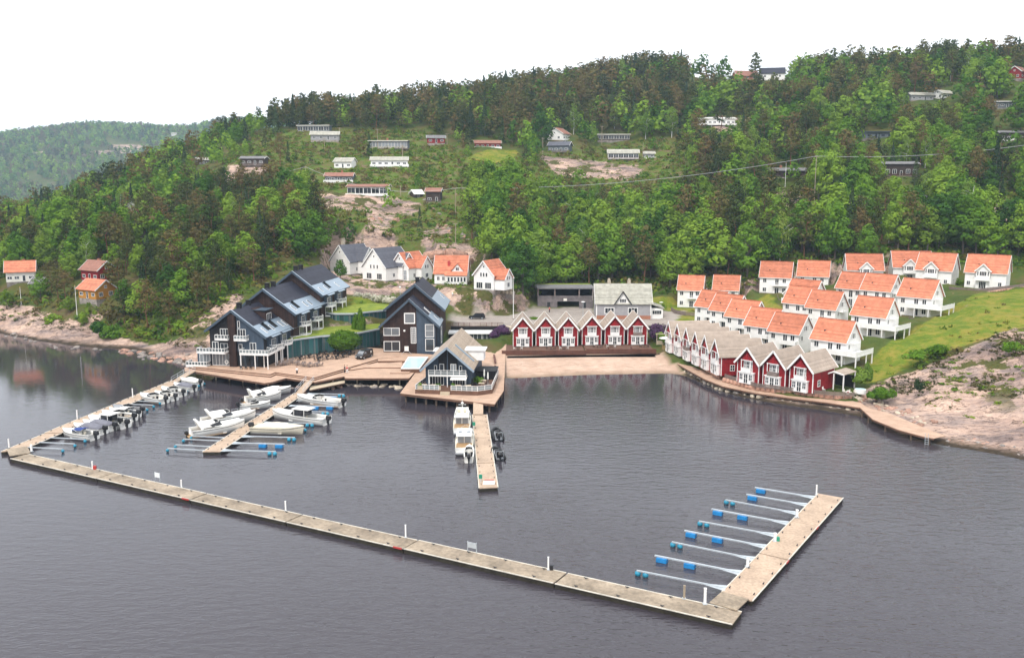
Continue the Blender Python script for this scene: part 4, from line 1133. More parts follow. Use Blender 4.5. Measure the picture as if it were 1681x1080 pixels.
def hotel_wing():
    ap = P(378.5, 511.7, 15.3)
    zf = 2.6
    a = R(-8.5)
    t = thing('hotel_wing', 'dark slate-roofed hotel wing with three stepped gables and white balconies over the jetty', 'hotel', (ap.x, ap.y, zf), a)
    # (x centre, y0, y1, base, eave, ridge)
    units = [(0, .9, 19, 0, 6.7, 12.7), (1.5, 15.0, 36, 2.8, 9.9, 15.9), (1.9, 32.5, 53, 5.6, 12.3, 18.5)]
    hl, hr = 6.6, 8.2
    for k, (cx, y0, y1, zb, ze, zr) in enumerate(units):
        s = (zr - ze) / hr
        zl = zr - s * hl
        b = MB(); b.extrude_y([(cx - hl + .8, zb - 2.0), (cx + hr - 1.0, zb - 2.0), (cx + hr - 1.0, ze + s * 1.0), (cx, zr), (cx - hl + .8, zl + s * .8)], y0, y1)
        b.build('wall', 'brown_boards' if k else 'black_boards', t)
        ro = slope_roof(t, cx - hl, cx + hr, zl + .02, ze + .02, cx, zr + .02, y0 - .9, y1 + .3, .60)
        for fy in ((.25, .62) if k == 0 else (.12, .35)):
            flue(ro, cx - .2, y0 + (y1 - y0) * fy * .75 + .5, zr + .3)
        L = y1 - y0
        n0 = 0.0 if k == 0 else .1
        for fy, kind in (((.10, 'w'), (.22, 'c'), (.32, 'w'), (.44, 'c'), (.62, 'w'), (.74, 'w')) if k == 0 else ((.08, 'w'), (.20, 'c'), (.44, 'w'), (.58, 'w')) if k == 1 else ((.10, 'w'), (.30, 'w'), (.40, 'c'), (.70, 'w'))):
            if kind == 'w': skylight(ro, .80, y0 + fy * L, cx, zr, cx + hr, ze, 1.9, .75)
            else: roof_cut(ro, .72, y0 + fy * L, cx, zr, cx + hr, ze)
        # long side towards the lawn: bays and balconies
        xs_ = cx + hr - 1.0
        for j, fy in enumerate((.06, .40, .72) if k == 0 else (.08, .48)):
            y = y0 + fy * L + 1.0
            zz = ze - 2.9
            MB().box(xs_ - .1, xs_ + .55, y - .4, y + 4.6, zz - .1, ze - .1).build('bay', 'bluegrey_boards', t)
            bo = side_balcony(t, xs_ + .5, y - .3, y + 4.4, zz, 1.9, True, True, max(0, zb - 1.5) if k else 0)
            fr = window(t, 'R', 0, 0, 2.4, 2.1, 1, 1, nx=3, ny=1, trim=.1, name='balcony_door'); fr.location = (xs_ + .57, y + 2.0, zz + .05)
            if k:
                b2 = MB(); b2.prism([(xs_ + .2, y - .2), (xs_ + 1.9, y + .3), (xs_ + 2.3, y + 2.1), (xs_ + 1.9, y + 3.9), (xs_ + .2, y + 4.3)], zz - 2.75, zz - 2.45); b2.build('terrace', 'white_paint', t)
                fr = window(t, 'R', 0, 0, 3.0, 2.1, 1, 1, nx=4, ny=1, trim=.1, name='terrace_door'); fr.location = (xs_ + .05, y + 2.0, zz - 2.4)
            ca = MB(); ca.beam((xs_ - .1, y + 2.1, ze + .55), (xs_ + 1.5, y + 2.1, ze - .05), 4.9, .12); ca.build('canopy', 'metal_roof', t)
    # front gable: tall dark pier, blue-grey right half, windows and balconies
    f0 = .9
    MB().box(-.95, .75, f0 - .75, f0 + .2, -.1, 12.0).build('chimney_breast', 'brown_boards', t)
    b = MB(); b.extrude_y([(.9, 3.4), (7.15, 3.4), (7.15, 7.3), (.9, 11.6)], f0 - .12, f0 + .1); b.build('grey_cladding', 'bluegrey_boards', t)
    def fw(x, z, w_, h_, nx=2, ny=1, nm='window', gm='window_glass', out=.13):
        o = window(t, 'F', 0, 0, w_, h_, 1, 1, nx=nx, ny=ny, trim=.1, gm=gm, name=nm); o.location = (x, f0 - out, z); return o
    fw(-3.3, .1, 4.2, 2.7, 5, 1, 'glass_door', 'window_pale', .03)
    fw(-4.5, 3.6, 1.5, 2.0, 2, 1, 'balcony_door', out=.03); fw(-2.4, 3.7, 1.8, 1.6, 2, 1, out=.03)
    fw(-2.2, 6.55, 2.0, 2.1, 3, 1, 'balcony_door', out=.03); fw(2.0, 6.55, 2.0, 2.1, 3, 1, 'balcony_door')
    fw(1.6, 3.9, .9, 1.3, 1, 1); fw(4.6, 3.6, 1.5, 2.0, 2, 1, 'balcony_door')
    fw(1.4, 8.9, .6, 1.6, 1, 1)
    white_balcony(t, -3.9, -.75, f0 - 1.5, f0, 6.4); white_balcony(t, .7, 3.7, f0 - 1.5, f0 - .1, 6.35)
    white_balcony(t, -8.0, -1.2, f0 - 2.3, f0, 3.45); white_balcony(t, 2.4, 9.3, f0 - 2.6, f0 + .8, 3.4)
    white_balcony(t, 7.3, 9.2, f0 + 1.0, f0 + 6.8, 3.4)
    # open ground floor on the right: solid near-black block painted as its shade
    MB().box(.95, 7.0, f0 - .06, f0 + .3, .05, 3.2).build('ground_floor_shade', 'recess_shade', t)
    for x, y in ((2.6, f0 - 2.4), (6.0, f0 - 2.4), (9.0, f0 - 2.4), (9.0, f0 + 2.0), (9.0, f0 + 5.0), (7.3, f0 - .6)):
        MB().box(x - .09, x + .09, y - .09, y + .09, -.05, 3.2).build('post', 'white_paint', t)
    for x in (1.9, 3.4, 4.9):
        o = window(t, 'F', 0, 0, 1.3, 2.5, 1, 1, nx=1, trim=.08, fm='edge_metal', name='glass_door'); o.location = (x, f0 - .08, .08)
    # low annex at the left with sloping glass and small terrace
    MB().box(-9.2, -5.6, f0 + .3, f0 + 6, -.1, 3.1).build('annex', 'bluegrey_boards', t)
    o = window(t, 'F', 0, 0, 2.6, 2.3, 1, 1, nx=3, trim=.1, gm='window_pale'); o.location = (-7.4, f0 + .28, .3)
    white_balcony(t, -11.2, -6.0, f0 - 1.6, f0 + 1.2, .1)
    # big dormer box on the first roof
    d = MB(); d.extrude_y([(1.2, 11.6), (4.6, 9.0), (4.6, 11.3), (1.2, 12.3)], 8.2, 12.0); do = d.build('dormer', 'brown_boards', t)
    o = window(do, 'R', 0, 0, 2.6, 1.7, 1, 1, nx=3, trim=.12); o.location = (4.64, 10.1, 9.4)
    MB().box(1.0, 4.9, 8.0, 12.2, 11.9, 12.05).build('dormer_roof', 'edge_metal', do)
    # life ring on the pier wall
    b = MB()
    rings = []
    for i in range(12):
        g = 2 * math.pi * i / 12
        c = Vector((math.cos(g) * .38, 0, math.sin(g) * .38)); rad = c.normalized()
        rings.append([c + (rad * math.cos(h) + Vector((0, 1, 0)) * math.sin(h)) * .09 for h in [2 * math.pi * j / 6 for j in range(6)]])
    rings.append(rings[0]); b.loft(rings, cap=False)
    ring = b.build('life_ring', 'canvas_white', None, smooth=True)
    p = Matrix.Rotation(a, 4, 'Z') @ Vector((-1.6, f0 - .85, .9)); ring.location = (ap.x + p.x, ap.y + p.y, zf + .9 + .2); ring.rotation_euler = (0, 0, a)
    tag(ring, 'white life ring hanging on the dark pier of the hotel front', 'life ring')
hotel_wing()

def hotel_hall():
    zf = 2.8
    ap = P(671, 493.3, zf + 12.8)
    t = thing('hotel_hall', 'dark brown twin-gabled hotel hall with big square window and blue-grey cladding', 'hotel', (ap.x, ap.y + 1.0, zf))
    hw_ = 7.5
    b = MB(); b.extrude_y([(-6.6, -2), (6.3, -2), (6.3, 6.9), (0, 12.7), (-6.6, 6.9)], 0, 11); b.build('wall', 'brown_boards', t)
    ro = slope_roof(t, -hw_, hw_, 6.05, 6.05, 0, 12.8, -1.0, 11, .62)
    skylight(ro, .52, 4.2, 0, 12.8, hw_, 6.05, 2.2, .5); skylight(ro, .52, 5.2, 0, 12.8, hw_, 6.05, 2.2, .5); skylight(ro, .8, 5.5, 0, 12.8, hw_, 6.05, 1.4, .8)
    b = MB(); b.extrude_y([(-6.9, -2), (6.9, -2), (6.9, 9.6), (.6, 15.3), (-6.9, 9.6)], 8.6, 27); b.build('rear_wall', 'brown_boards', t)
    r2 = slope_roof(t, -7.6, 8.2, 8.9, 8.9, .6, 15.4, 7.8, 27.4, .55)
    flue(r2, .4, 16, 15.6); skylight(r2, .75, 22.5, .6, 15.4, 8.2, 8.9, 1.4, .7)
    b = MB(); b.extrude_y([(1.7, -1.5), (6.35, -1.5), (6.35, 7.0), (1.7, 10.9)], -.14, .05); b.build('grey_cladding', 'bluegrey_boards', t)
    def fw(x, z, w_, h_, nx=2, ny=1, nm='window', gm='window_glass', out=.02, trim=.14):
        o = window(t, 'F', 0, 0, w_, h_, 1, 1, nx=nx, ny=ny, trim=trim, gm=gm, name=nm); o.location = (x, -out, z); return o
    fw(0, 6.9, 2.7, 2.7, 1, 1, trim=.25, gm='window_pale')
    fw(-4.5, 3.9, 4.0, 2.0, 2, 1, gm='window_pale'); fw(-4.5, .05, 4.0, 2.5, 2, 1, 'glass_door', 'window_glass')
    o = fw(.9, 2.0, .02 + 1.3, 4.0, 3, 8, 'slatted_screen'); fw(4.9, 3.6, 2.2, 3.2, 1, 2, out=.15, gm='window_pale'); fw(4.9, .1, 2.2, 3.1, 1, 1, 'glass_door', out=.15)
    MB().box(6.3, 7.3, 3, 10.5, -1, 5.9).build('side_bay', 'bluegrey_boards', t)
    o = window(t, 'R', 0, 0, 2.6, 4.0, 1, 1, nx=2, ny=2, trim=.1, gm='window_pale'); o.location = (7.32, 6.0, 1.2)
    MB().ball((-1.3, -.3, 5.2), .28).build('wall_lamp', 'white_paint', t)
hotel_hall()

# glass pavilions with green roofs between the two
def pavilion_strip(name, label, front, z0, z1, back, slab_m='galvanised'):
    """front: polyline of the glass wall (px, py at z0); back: polygon closing the roof"""
    F = [P(a, b, z0) for a, b in front]
    t = thing(name, label, 'pavilion', (F[0].x, F[0].y, z0))
    o = F[0]
    loc = [(v.x - o.x, v.y - o.y) for v in F]
    bk = [P(a, b, z1) for a, b in back]; bl = [(v.x - o.x, v.y - o.y) for v in bk]
    for i in range(len(loc) - 1):
        A, C = Vector((*loc[i], 0)), Vector((*loc[i + 1], 0))
        n = max(1, round((C - A).length / 1.3))
        for j in range(n):
            p, q = A.lerp(C, j / n), A.lerp(C, (j + 1) / n)
            g = MB(); h = z1 - z0 - .3
            g.beam(p + Vector((0, 0, h / 2)), q + Vector((0, 0, h / 2)), .04, h); g.build('pane', 'green_glass', t)
            MB().box(p.x - .05, p.x + .05, p.y - .07, p.y + .03, 0, h).build('mullion', 'edge_metal', t)
            if random.random() < .22:
                g = MB(); d = (q - p).normalized(); g.beam(p + d * .25 + Vector((0, -.06, h * .48)), p + d * .5 + Vector((0, -.06, h * .48)), .03, h * .9); g.build('curtain', 'rail_glass', t)
    poly = loc + bl
    MB().prism([(x, y - .35) if k < len(loc) else (x, y) for k, (x, y) in enumerate(poly)], z1 - z0 - .35, z1 - z0).build('roof_edge', slab_m, t)
    MB().prism([(x * .995, y + .35) if k < len(loc) else (x, y) for k, (x, y) in enumerate(poly)], z1 - z0 - .1, z1 - z0 + .12).build('green_roof', 'lawn_turf', t)
mat('lawn_turf', (.16, .24, .020), .95, .25, .5, .15, 6.0, bump=.5, bscale=8, col2=(.25, .29, .03))
pavilion_strip('glass_pavilion', 'lower curved glass pavilion with turf roof behind the round tree', [(472, 588), (500, 583), (530, 579), (560, 577), (590, 573), (624, 566)], 2.7, 7.0, [(624, 528), (545, 535), (500, 540)])
pavilion_strip('glass_pavilion', 'upper curved glass pavilion with bright lawn roof below the flowering hedge', [(530, 531), (550, 534), (580, 534), (605, 531), (640, 527)], 7.1, 10.3, [(640, 500), (625, 493), (580, 484), (545, 494), (528, 510)])

## decks and steps of the hotel front
def deck_poly(name, pts, z, th=.35, m='deck_wood', fascia='deck_wood_dark'):
    w_ = [P(a, b, z) for a, b in pts]
    b = MB(); b.prism([(v.x, v.y) for v in w_], z - .08, z); o = b.build(name, m)
    b = MB()
    n = len(w_)
    cx = sum(v.x for v in w_) / n; cy = sum(v.y for v in w_) / n
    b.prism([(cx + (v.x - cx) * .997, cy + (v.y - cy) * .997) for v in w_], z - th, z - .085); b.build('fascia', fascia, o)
    return o
tag(deck_poly('upper_terrace', [(317, 601.5), (443.7, 614), (452, 610.6), (516, 619.5), (620, 589), (655, 585), (655, 574), (600, 570), (540, 576), (470, 584), (430, 592), (330, 592)], 2.6, .5), kind='structure')
tag(deck_poly('middle_step', [(314, 604), (444, 617.5), (453, 613.5), (516.5, 622.5), (622, 591.5), (622, 585), (516, 612), (452, 606), (442, 608), (316, 597)], 2.3, .4), kind='structure')
lower_walk = tag(deck_poly('lower_boardwalk', [(303, 609.5), (316, 609), (434, 628.5), (446, 627), (470, 620), (517, 627), (565, 617.5), (567, 620.5), (672, 620.5), (690, 600), (690, 588), (622, 588), (516, 618), (452, 612), (442, 612), (316, 602), (303, 603)], 2.0, .45), kind='structure')
tag(deck_poly('bathing_step', [(575, 607), (600, 603), (660, 603), (660, 594), (615, 597), (580, 600)], 2.25, .4), kind='structure')
tag(deck_poly('bathing_step', [(640, 612), (672, 612), (676, 606), (644, 606)], 2.2, .4), kind='structure')
tag(deck_poly('pool_deck', [(620, 592), (700, 592), (712, 582), (650, 578), (622, 585)], 2.5, .6), kind='structure')
tag(deck_poly('shore_step', [(508, 640), (566, 628), (566, 624), (510, 633)], 1.1, .3, 'pale_wood'), kind='structure')
# piles under the front
for i, (px, py) in enumerate([(330, 622), (352, 625), (374, 627), (396, 630), (418, 633), (438, 635), (585, 632), (620, 632), (655, 633), (545, 634)]):
    v = P(px, py, 0); o = MB().tube((0, 0, -4), (0, 0, 1.6), .17).build('pile', 'pale_wood', lower_walk, (v.x, v.y + 1.2, 0))

def pool():
    z = 2.95
    c = [P(a, b, z) for a, b in ((670, 585.5), (703, 585.5), (689, 604.5), (658, 604.5))]
    o = c[0]
    t = thing('pool', 'white rimmed outdoor pool with pale water beside the boathouse restaurant', 'pool', (o.x, o.y, 1.6))
    pl = [(v.x - o.x, v.y - o.y) for v in c]; m_ = (sum(p[0] for p in pl) / 4, sum(p[1] for p in pl) / 4)
    inn = [(m_[0] + (p[0] - m_[0]) * .9, m_[1] + (p[1] - m_[1]) * .93) for p in pl]
    MB().prism([(m_[0] + (p[0] - m_[0]) * .995, m_[1] + (p[1] - m_[1]) * .995) for p in pl], 0, 1.15).build('casing', 'deck_wood_dark', t)
    b = MB()
    for i in range(4):
        j = (i + 1) % 4
        b.prism([pl[i], pl[j], inn[j], inn[i]], 1.16, 1.36)
    b.build('rim', 'pool_liner', t)
    MB().prism(inn, 1.16, 1.24).build('water', 'pool_water', t)
pool()

## boathouse restaurant on the pier
def pier():
    z = 1.9
    v = [P(a, b, z) for a, b in ((657, 645), (812, 663), (827, 641), (830, 580), (832, 557), (795, 556), (760, 575), (700, 600), (686, 606))]
    t = thing('pier', 'wide wooden pier on piles carrying the boathouse restaurant', 'pier', (v[0].x, v[0].y, 0))
    o = v[0]; pl = [(p.x - o.x, p.y - o.y) for p in v]
    MB().prism(pl, z - .12, z).build('deck', 'deck_wood', t)
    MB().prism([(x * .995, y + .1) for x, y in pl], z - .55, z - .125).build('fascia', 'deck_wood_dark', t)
    A, B_ = Vector(pl[0]), Vector(pl[1])
    pm = shared(('pierpile',), lambda: MB().tube((0, 0, -4), (0, 0, z - .5), .2).mesh('pile', 'pile_wood'))
    for row, off in ((0, .7), (1, 4.5)):
        for i in range(9):
            q = A.lerp(B_, (i + .4) / 9); put('pile', pm, t, (q.x + off * .35, q.y + off, 0))
    for i in range(4):
        q = Vector(pl[2]).lerp(Vector(pl[3]), (i + .15) / 4); put('pile', pm, t, (q.x - .5, q.y, 0))
    MB().box(0.5, 20, 3.0, 3.3, -3, z - .5).build('under_pier_shade', 'recess_shade', t)  # added dark sheet standing in for the shade beneath the deck
    # two long side planks and benches on the right walkway
    for (a, b, c, d) in ((813, 603, 816, 618), (811, 585, 813, 598)):
        p, q = P(a, b, z), P(c, d, z); k = MB(); k.beam((p.x - o.x, p.y - o.y, z + .45), (q.x - o.x, q.y - o.y, z + .45), .5, .1)
        k.beam((p.x - o.x, p.y - o.y, z + .2), (q.x - o.x, q.y - o.y, z + .2), .08, .4); k.build('bench', 'fence_brown', t)
pier()
def restaurant():
    zf = 2.75
    ap = P(733, 571, zf + 8.2)
    a = R(-4)
    t = thing('boathouse_restaurant', 'blue-grey boathouse restaurant with beige tiled roof and glass balcony on the pier', 'restaurant', (ap.x, ap.y, zf), a)
    h, W_, rise = 4.0, 9.4, 4.1
    b = MB(); b.extrude_y([(-W_ / 2, -1.2), (W_ / 2, -1.2), (W_ / 2, h), (0, h + rise), (-W_ / 2, h)], 2.0, 24); b.build('wall', 'bluegrey_boards', t)
    k = rise / (W_ / 2); Y = W_ / 2 + .75; ze = h - .75 * k
    b = MB(); b.extrude_y([(-Y, ze), (0, h + rise), (Y, ze), (Y, ze + .2), (0, h + rise + .26), (-Y, ze + .2)], 0, 24.6); ro = b.build('roof', 'beige_tiles', t)
    for s in (-1, 1):
        MB().beam((s * (Y + .1), -.06, ze - .02), (0, -.06, h + rise + .06), .12, .42).build('barge_board', 'metal_roof', ro)
        MB().beam((s * (Y - .5), .1, ze + .72), (s * (Y - .5), 24, ze + .72), 1.3, .06).build('eaves_flashing', 'metal_roof', ro) if False else None
    # ribbed standing strips along the slope
    rib = shared(('crib',), lambda: MB().beam((0, 0, h + rise + .30), (Y, 0, ze + .24), .07, .06).mesh('rib', 'pale_wood'))
    for i in range(20):
        put('rib', rib, ro, (0, 1.0 + i * 1.18, 0))
    MB().beam((.9, 6.6, h + rise - .9 * k + .4), (Y - .6, 6.6, ze + .9), .5, .3).build('roof_valley', 'metal_roof', ro)
    MB().beam((Y - .35, .3, ze + .36), (Y - .35, 24, ze + .36), .8, .08, up=(k, 0, 1)).build('eaves_flashing', 'metal_roof', ro)
    d = MB(); d.box(1.8, 6.6, 9.5, 13.0, h - .2, h + 1.9); d.box(1.5, 7.0, 9.2, 13.3, h + 1.9, h + 2.15); d.build('flat_dormer', 'white_paint', ro)
    # recessed front: dark wood, king post, doors
    MB().box(-.07, .07, .9, 1.1, 2.6, h + rise - .3).build('king_post', 'bluegrey_boards', t)
    b = MB(); b.extrude_y([(-2.0, 2.3), (2.0, 2.3), (2.0, h + rise - 2 * k - .1), (0, h + rise - .2), (-2.0, h + rise - 2 * k - .1)], 1.9, 2.05); b.build('dark_front', 'black_boards', t)
    for x, z, w_, hh, nx, nm in ((-1.3, 2.5, .95, 2.0, 1, 'balcony_door'), (-2.6, 3.0, .6, 1.2, 1, 'window'), (1.1, 2.5, 1.2, 2.0, 2, 'balcony_door'), (2.6, 3.0, .6, 1.2, 1, 'window'),
                                 (-2.4, .05, 3.0, 2.1, 5, 'glass_door'), (2.2, .05, 2.6, 2.0, 5, 'glass_door')):
        o = window(t, 'F', 0, 0, w_, hh, 1, 1, nx=nx, trim=.09, name=nm, gm='window_pale' if (x > 0 and z > 2 and nx == 2) else 'window_glass'); o.location = (x, 1.86, z)
    bal = MB().box(-3.9, 3.9, .45, 2.0, 2.15, 2.38).build('balcony', 'white_paint', t)
    railing(bal, [(-3.85, .5), (3.85, .5)], 1.05, 'white_paint', 'rail_glass', every=1.2, pal=False, z=2.38, name='guard_rail')
    for x in (-3.8, 0, 3.8):
        MB().box(x - .08, x + .08, .5, .66, -.1, 2.15).build('post', 'white_paint', t)
    aw = MB(); aw.beam((2.4, -.9, 1.75), (2.4, 1.7, 2.12), 3.3, .07); aw.build('awning', 'canvas_white', t)
    # raised terrace with glass guard
    tt = MB(); tt.prism([(-6.2, -2.2), (6.6, -3.1), (9.4, -1.2), (9.4, 8), (-5.2, 8)], -1.0, -.02); tt.build('terrace', 'deck_wood_dark', t)
    railing(t, [(-6.1, -2.1), (-1.3, -2.45)], 1.0, 'white_paint', 'rail_glass', every=1.0, pal=False, z=-.02)
    railing(t, [(1.2, -2.62), (6.55, -3.0)], 1.0, 'white_paint', 'rail_glass', every=1.0, pal=False, z=-.02)
    railing(t, [(6.6, -3.0), (9.3, -1.15), (9.35, 14.0)], 1.0, 'white_paint', 'rail_glass', every=1.6, pal=False, z=-.02)
    railing(t, [(-6.1, -2.1), (-5.1, 6.0)], 1.0, 'white_paint', 'rail_glass', every=1.6, pal=False, z=-.02)
    st = MB()
    for i in range(4):
        st.box(-.95, .95, -2.6 - .32 * (i + 1), -2.5 - .32 * i, -.25 * (i + 1) - .25, -.25 * (i + 1))
    st.build('steps', 'pale_wood', t)
    sh = MB(); sh.box(5.2, 9.2, 9, 14, -.9, 1.5); sh.box(5.0, 9.4, 8.8, 14.2, 1.5, 1.65); sh.build('lean_to', 'black_boards', t)
    o2 = MB(); o2.box(-5.6, -2.5, 20.5, 24, -1, 3.6); o2.box(-6.0, -2.3, 20.0, 24.4, 3.6, 3.8); o2.build('annex', 'white_paint', t)
restaurant()

## grey villa, car park, ramp
def grey_villa():
    zb = 4.2
    c = P(1024, 524, zb)
    t = thing('grey_villa', 'grey timber villa with white trim, mossy roof and steep dormer behind the beach cottages', 'villa', (c.x, c.y + 4.6, zb), R(-1))
    l, w, h, rise = 16.2, 9.2, 4.9, 4.9
    gable_wall(MB(), l, w, h, rise).build('wall', 'grey_boards', t)
    MB().box(-l / 2 + .1, l / 2 - .1, -w / 2 - .08, w / 2, -1.5, 1.1).build('base', 'brick_chimney', t)
    ro = gable_roof(t, l, w, h, rise, .4, .5, .2, 'asbestos_roof', 'white_paint', .3)
    corner_boards(t, l, w, h, 'white_paint', s=.3)
    k = 2.5; br = 3.6
    d = MB(); d.extrude_y([(-k + .4, h - .3), (k - .4, h - .3), (0, h + 3.0)], -w / 2 - .35, 0); do = d.build('dormer', 'white_boards', t); do.location.x = -.3
    q = MB(); q.extrude_y([(-k - .1, h - .55), (0, h + 3.25), (k + .1, h - .55), (k + .1, h - .3), (0, h + 3.5), (-k - .1, h - .3)], -w / 2 - .75, .8); q.build('dormer_roof', 'asbestos_roof', do)
    for s_ in (-1, 1):
        MB().beam((s_ * (k + .1), -w / 2 - .8, h - .5), (0, -w / 2 - .8, h + 3.4), .08, .3).build('barge_board', 'dark_wall', do)
    o = window(do, 'F', 0, h + .1, 1.9, 1.1, 1, w, nx=4, trim=.08, out=.37)
    for u in (-4.2, 2.7):
        window(t, 'F', u, 1.6, 2.9, 1.9, l, w, nx=3, ny=1, trim=.2, out=.03)
        window(t, 'F', u, -.2, 1.0, .8, l, w, nx=1, ny=1, trim=.15, out=.12)
    e = MB(); e.box(l / 2 - .2, l / 2 + 3.6, -w / 2 + .8, w / 2 - 1.2, -1, 3.2); e.build('sun_room', 'white_boards', t)
    e = MB(); e.add([(l / 2 - .3, -w / 2 + .4, 4.7), (l / 2 + 4.0, -w / 2 + .4, 3.2), (l / 2 + 4.0, w / 2 - .8, 3.2), (l / 2 - .3, w / 2 - .8, 4.7), (l / 2 - .3, -w / 2 + .4, 4.5), (l / 2 + 4.0, -w / 2 + .4, 3.0), (l / 2 + 4.0, w / 2 - .8, 3.0), (l / 2 - .3, w / 2 - .8, 4.5)],
                    [(0, 1, 2, 3), (7, 6, 5, 4), (0, 4, 5, 1), (1, 5, 6, 2), (2, 6, 7, 3), (3, 7, 4, 0)]); e.build('sun_room_roof', 'asbestos_roof', t)
    window(t, 'F', l / 2 + 1.8, 1.3, 2.8, 1.3, l, w - 1.6, nx=4, ny=1, trim=.12, out=.02)
    for x in (-4.0, 2.0):
        b = MB(); b.box(x - .45, x + .45, .3, 1.1, h + rise - .6, h + rise + 1.2); b.tube((x, .7, h + rise + 1.2), (x, .7, h + rise + 1.75), .4, .34); b.build('chimney', 'stone_pale', ro)
grey_villa()
def car_park():
    zb = 5.0
    c = P(928, 507, zb)
    t = thing('car_park', 'two-storey weathered timber car park with dark openings beside the grey villa', 'garage', (c.x, c.y + 4.5, zb))
    l, w = 17.4, 9.0
    b = MB()
    b.box(-l / 2, -2.5, -w / 2, -w / 2 + .2, 0, 3.2); b.box(4.3, l / 2, -w / 2, -w / 2 + .2, 0, 3.2); b.box(-2.5, 4.3, -w / 2, -w / 2 + .2, 2.35, 3.2)
    b.box(-l / 2, l / 2, -w / 2 - .03, -w / 2 + .17, 3.2, 4.1)
    b.box(-l / 2, -l / 2 + .2, -w / 2 + .2, w / 2, 0, 6.3); b.box(l / 2 - .2, l / 2, -w / 2 + .2, w / 2, 0, 6.3)
    b.build('wall', 'weathered_boards', t)
    MB().box(-l / 2 + .3, l / 2 - .3, w / 2 - .6, w / 2 - .3, 0, 6.2).build('back_wall', 'recess_shade', t)
    MB().box(-l / 2 + .2, l / 2 - .2, -w / 2 + .3, w / 2 - .6, 3.1, 3.4).build('upper_floor', 'dark_wall', t)
    MB().box(-l / 2 - .3, l / 2 + .3, -w / 2 - .5, w / 2 + .4, 6.3, 6.65).build('roof', 'felt_roof', t)
    for x in (-l / 2 + .15, -3.3, 4.3, l / 2 - .15):
        MB().box(x - .17, x + .17, -w / 2 - .04, -w / 2 + .26, 4.1, 6.3).build('post', 'fence_wood', t)
    for x in (-5.2, 6.0):
        o = window(t, 'F', x, .05, 1.0, 2.1, l, w, nx=1, trim=.08, fm='dark_wall', gm='window_glass', name='door', out=.02)
    MB().box(-.6, .5, -w / 2 - .25, -w / 2 - .04, 2.5, 3.3).build('notice_board', 'cream_paint', t)
    MB().box(-l / 2, l / 2, w / 2 + .2, w / 2 + 3.0, 6.0, 6.7).build('turf_edge', 'lawn_turf', t)
car_park()
def ramp_wall():
    # sunken entrance beside the hall: white-capped wall, dark recess, glazed railing
    a, b_, c_ = P(740, 536, 4.9), P(826, 533, 4.9), P(800, 553, 2.6)
    t = thing('sunken_entrance', 'sunken entrance with dark front and white slab beside the brown hall', 'entrance', (a.x, a.y, 2.4))
    L = (b_.x - a.x)
    MB().box(0, L, 0, .4, .1, 2.5).build('upper_wall', 'recess_shade', t)
    MB().box(-.4, L - 2.2, -5.0, -.02, 1.2, 1.55).build('slab', 'white_paint', t)
    MB().box(-.2, L - 2.6, -4.4, -4.1, -1.8, 1.2).build('dark_front', 'recess_shade', t)
    for i in range(3):
        o = window(t, 'F', 0, 0, 3.4, 2.4, 1, 1, nx=3, trim=.12, gm='window_glass', name='glass_front'); o.location = (3.4 + i * 3.6, -4.43, -1.2)
    railing(t, [(-1.0, .5), (L, .5)], 1.1, 'fence_brown', every=1.5, pal=True, z=2.4)
    w_ = MB(); w_.beam((L + .3, .4, 2.6), (L - 3.6, -9.0, -.6), .5, 1.0); w_.build('sloping_wall', 'edge_metal', t)
    w_ = MB(); w_.beam((L + 1.5, .4, 2.3), (L - 2.2, -9.5, -.9), 2.4, .8); w_.build('sloping_bed', 'stone_pale', t)
ramp_wall()
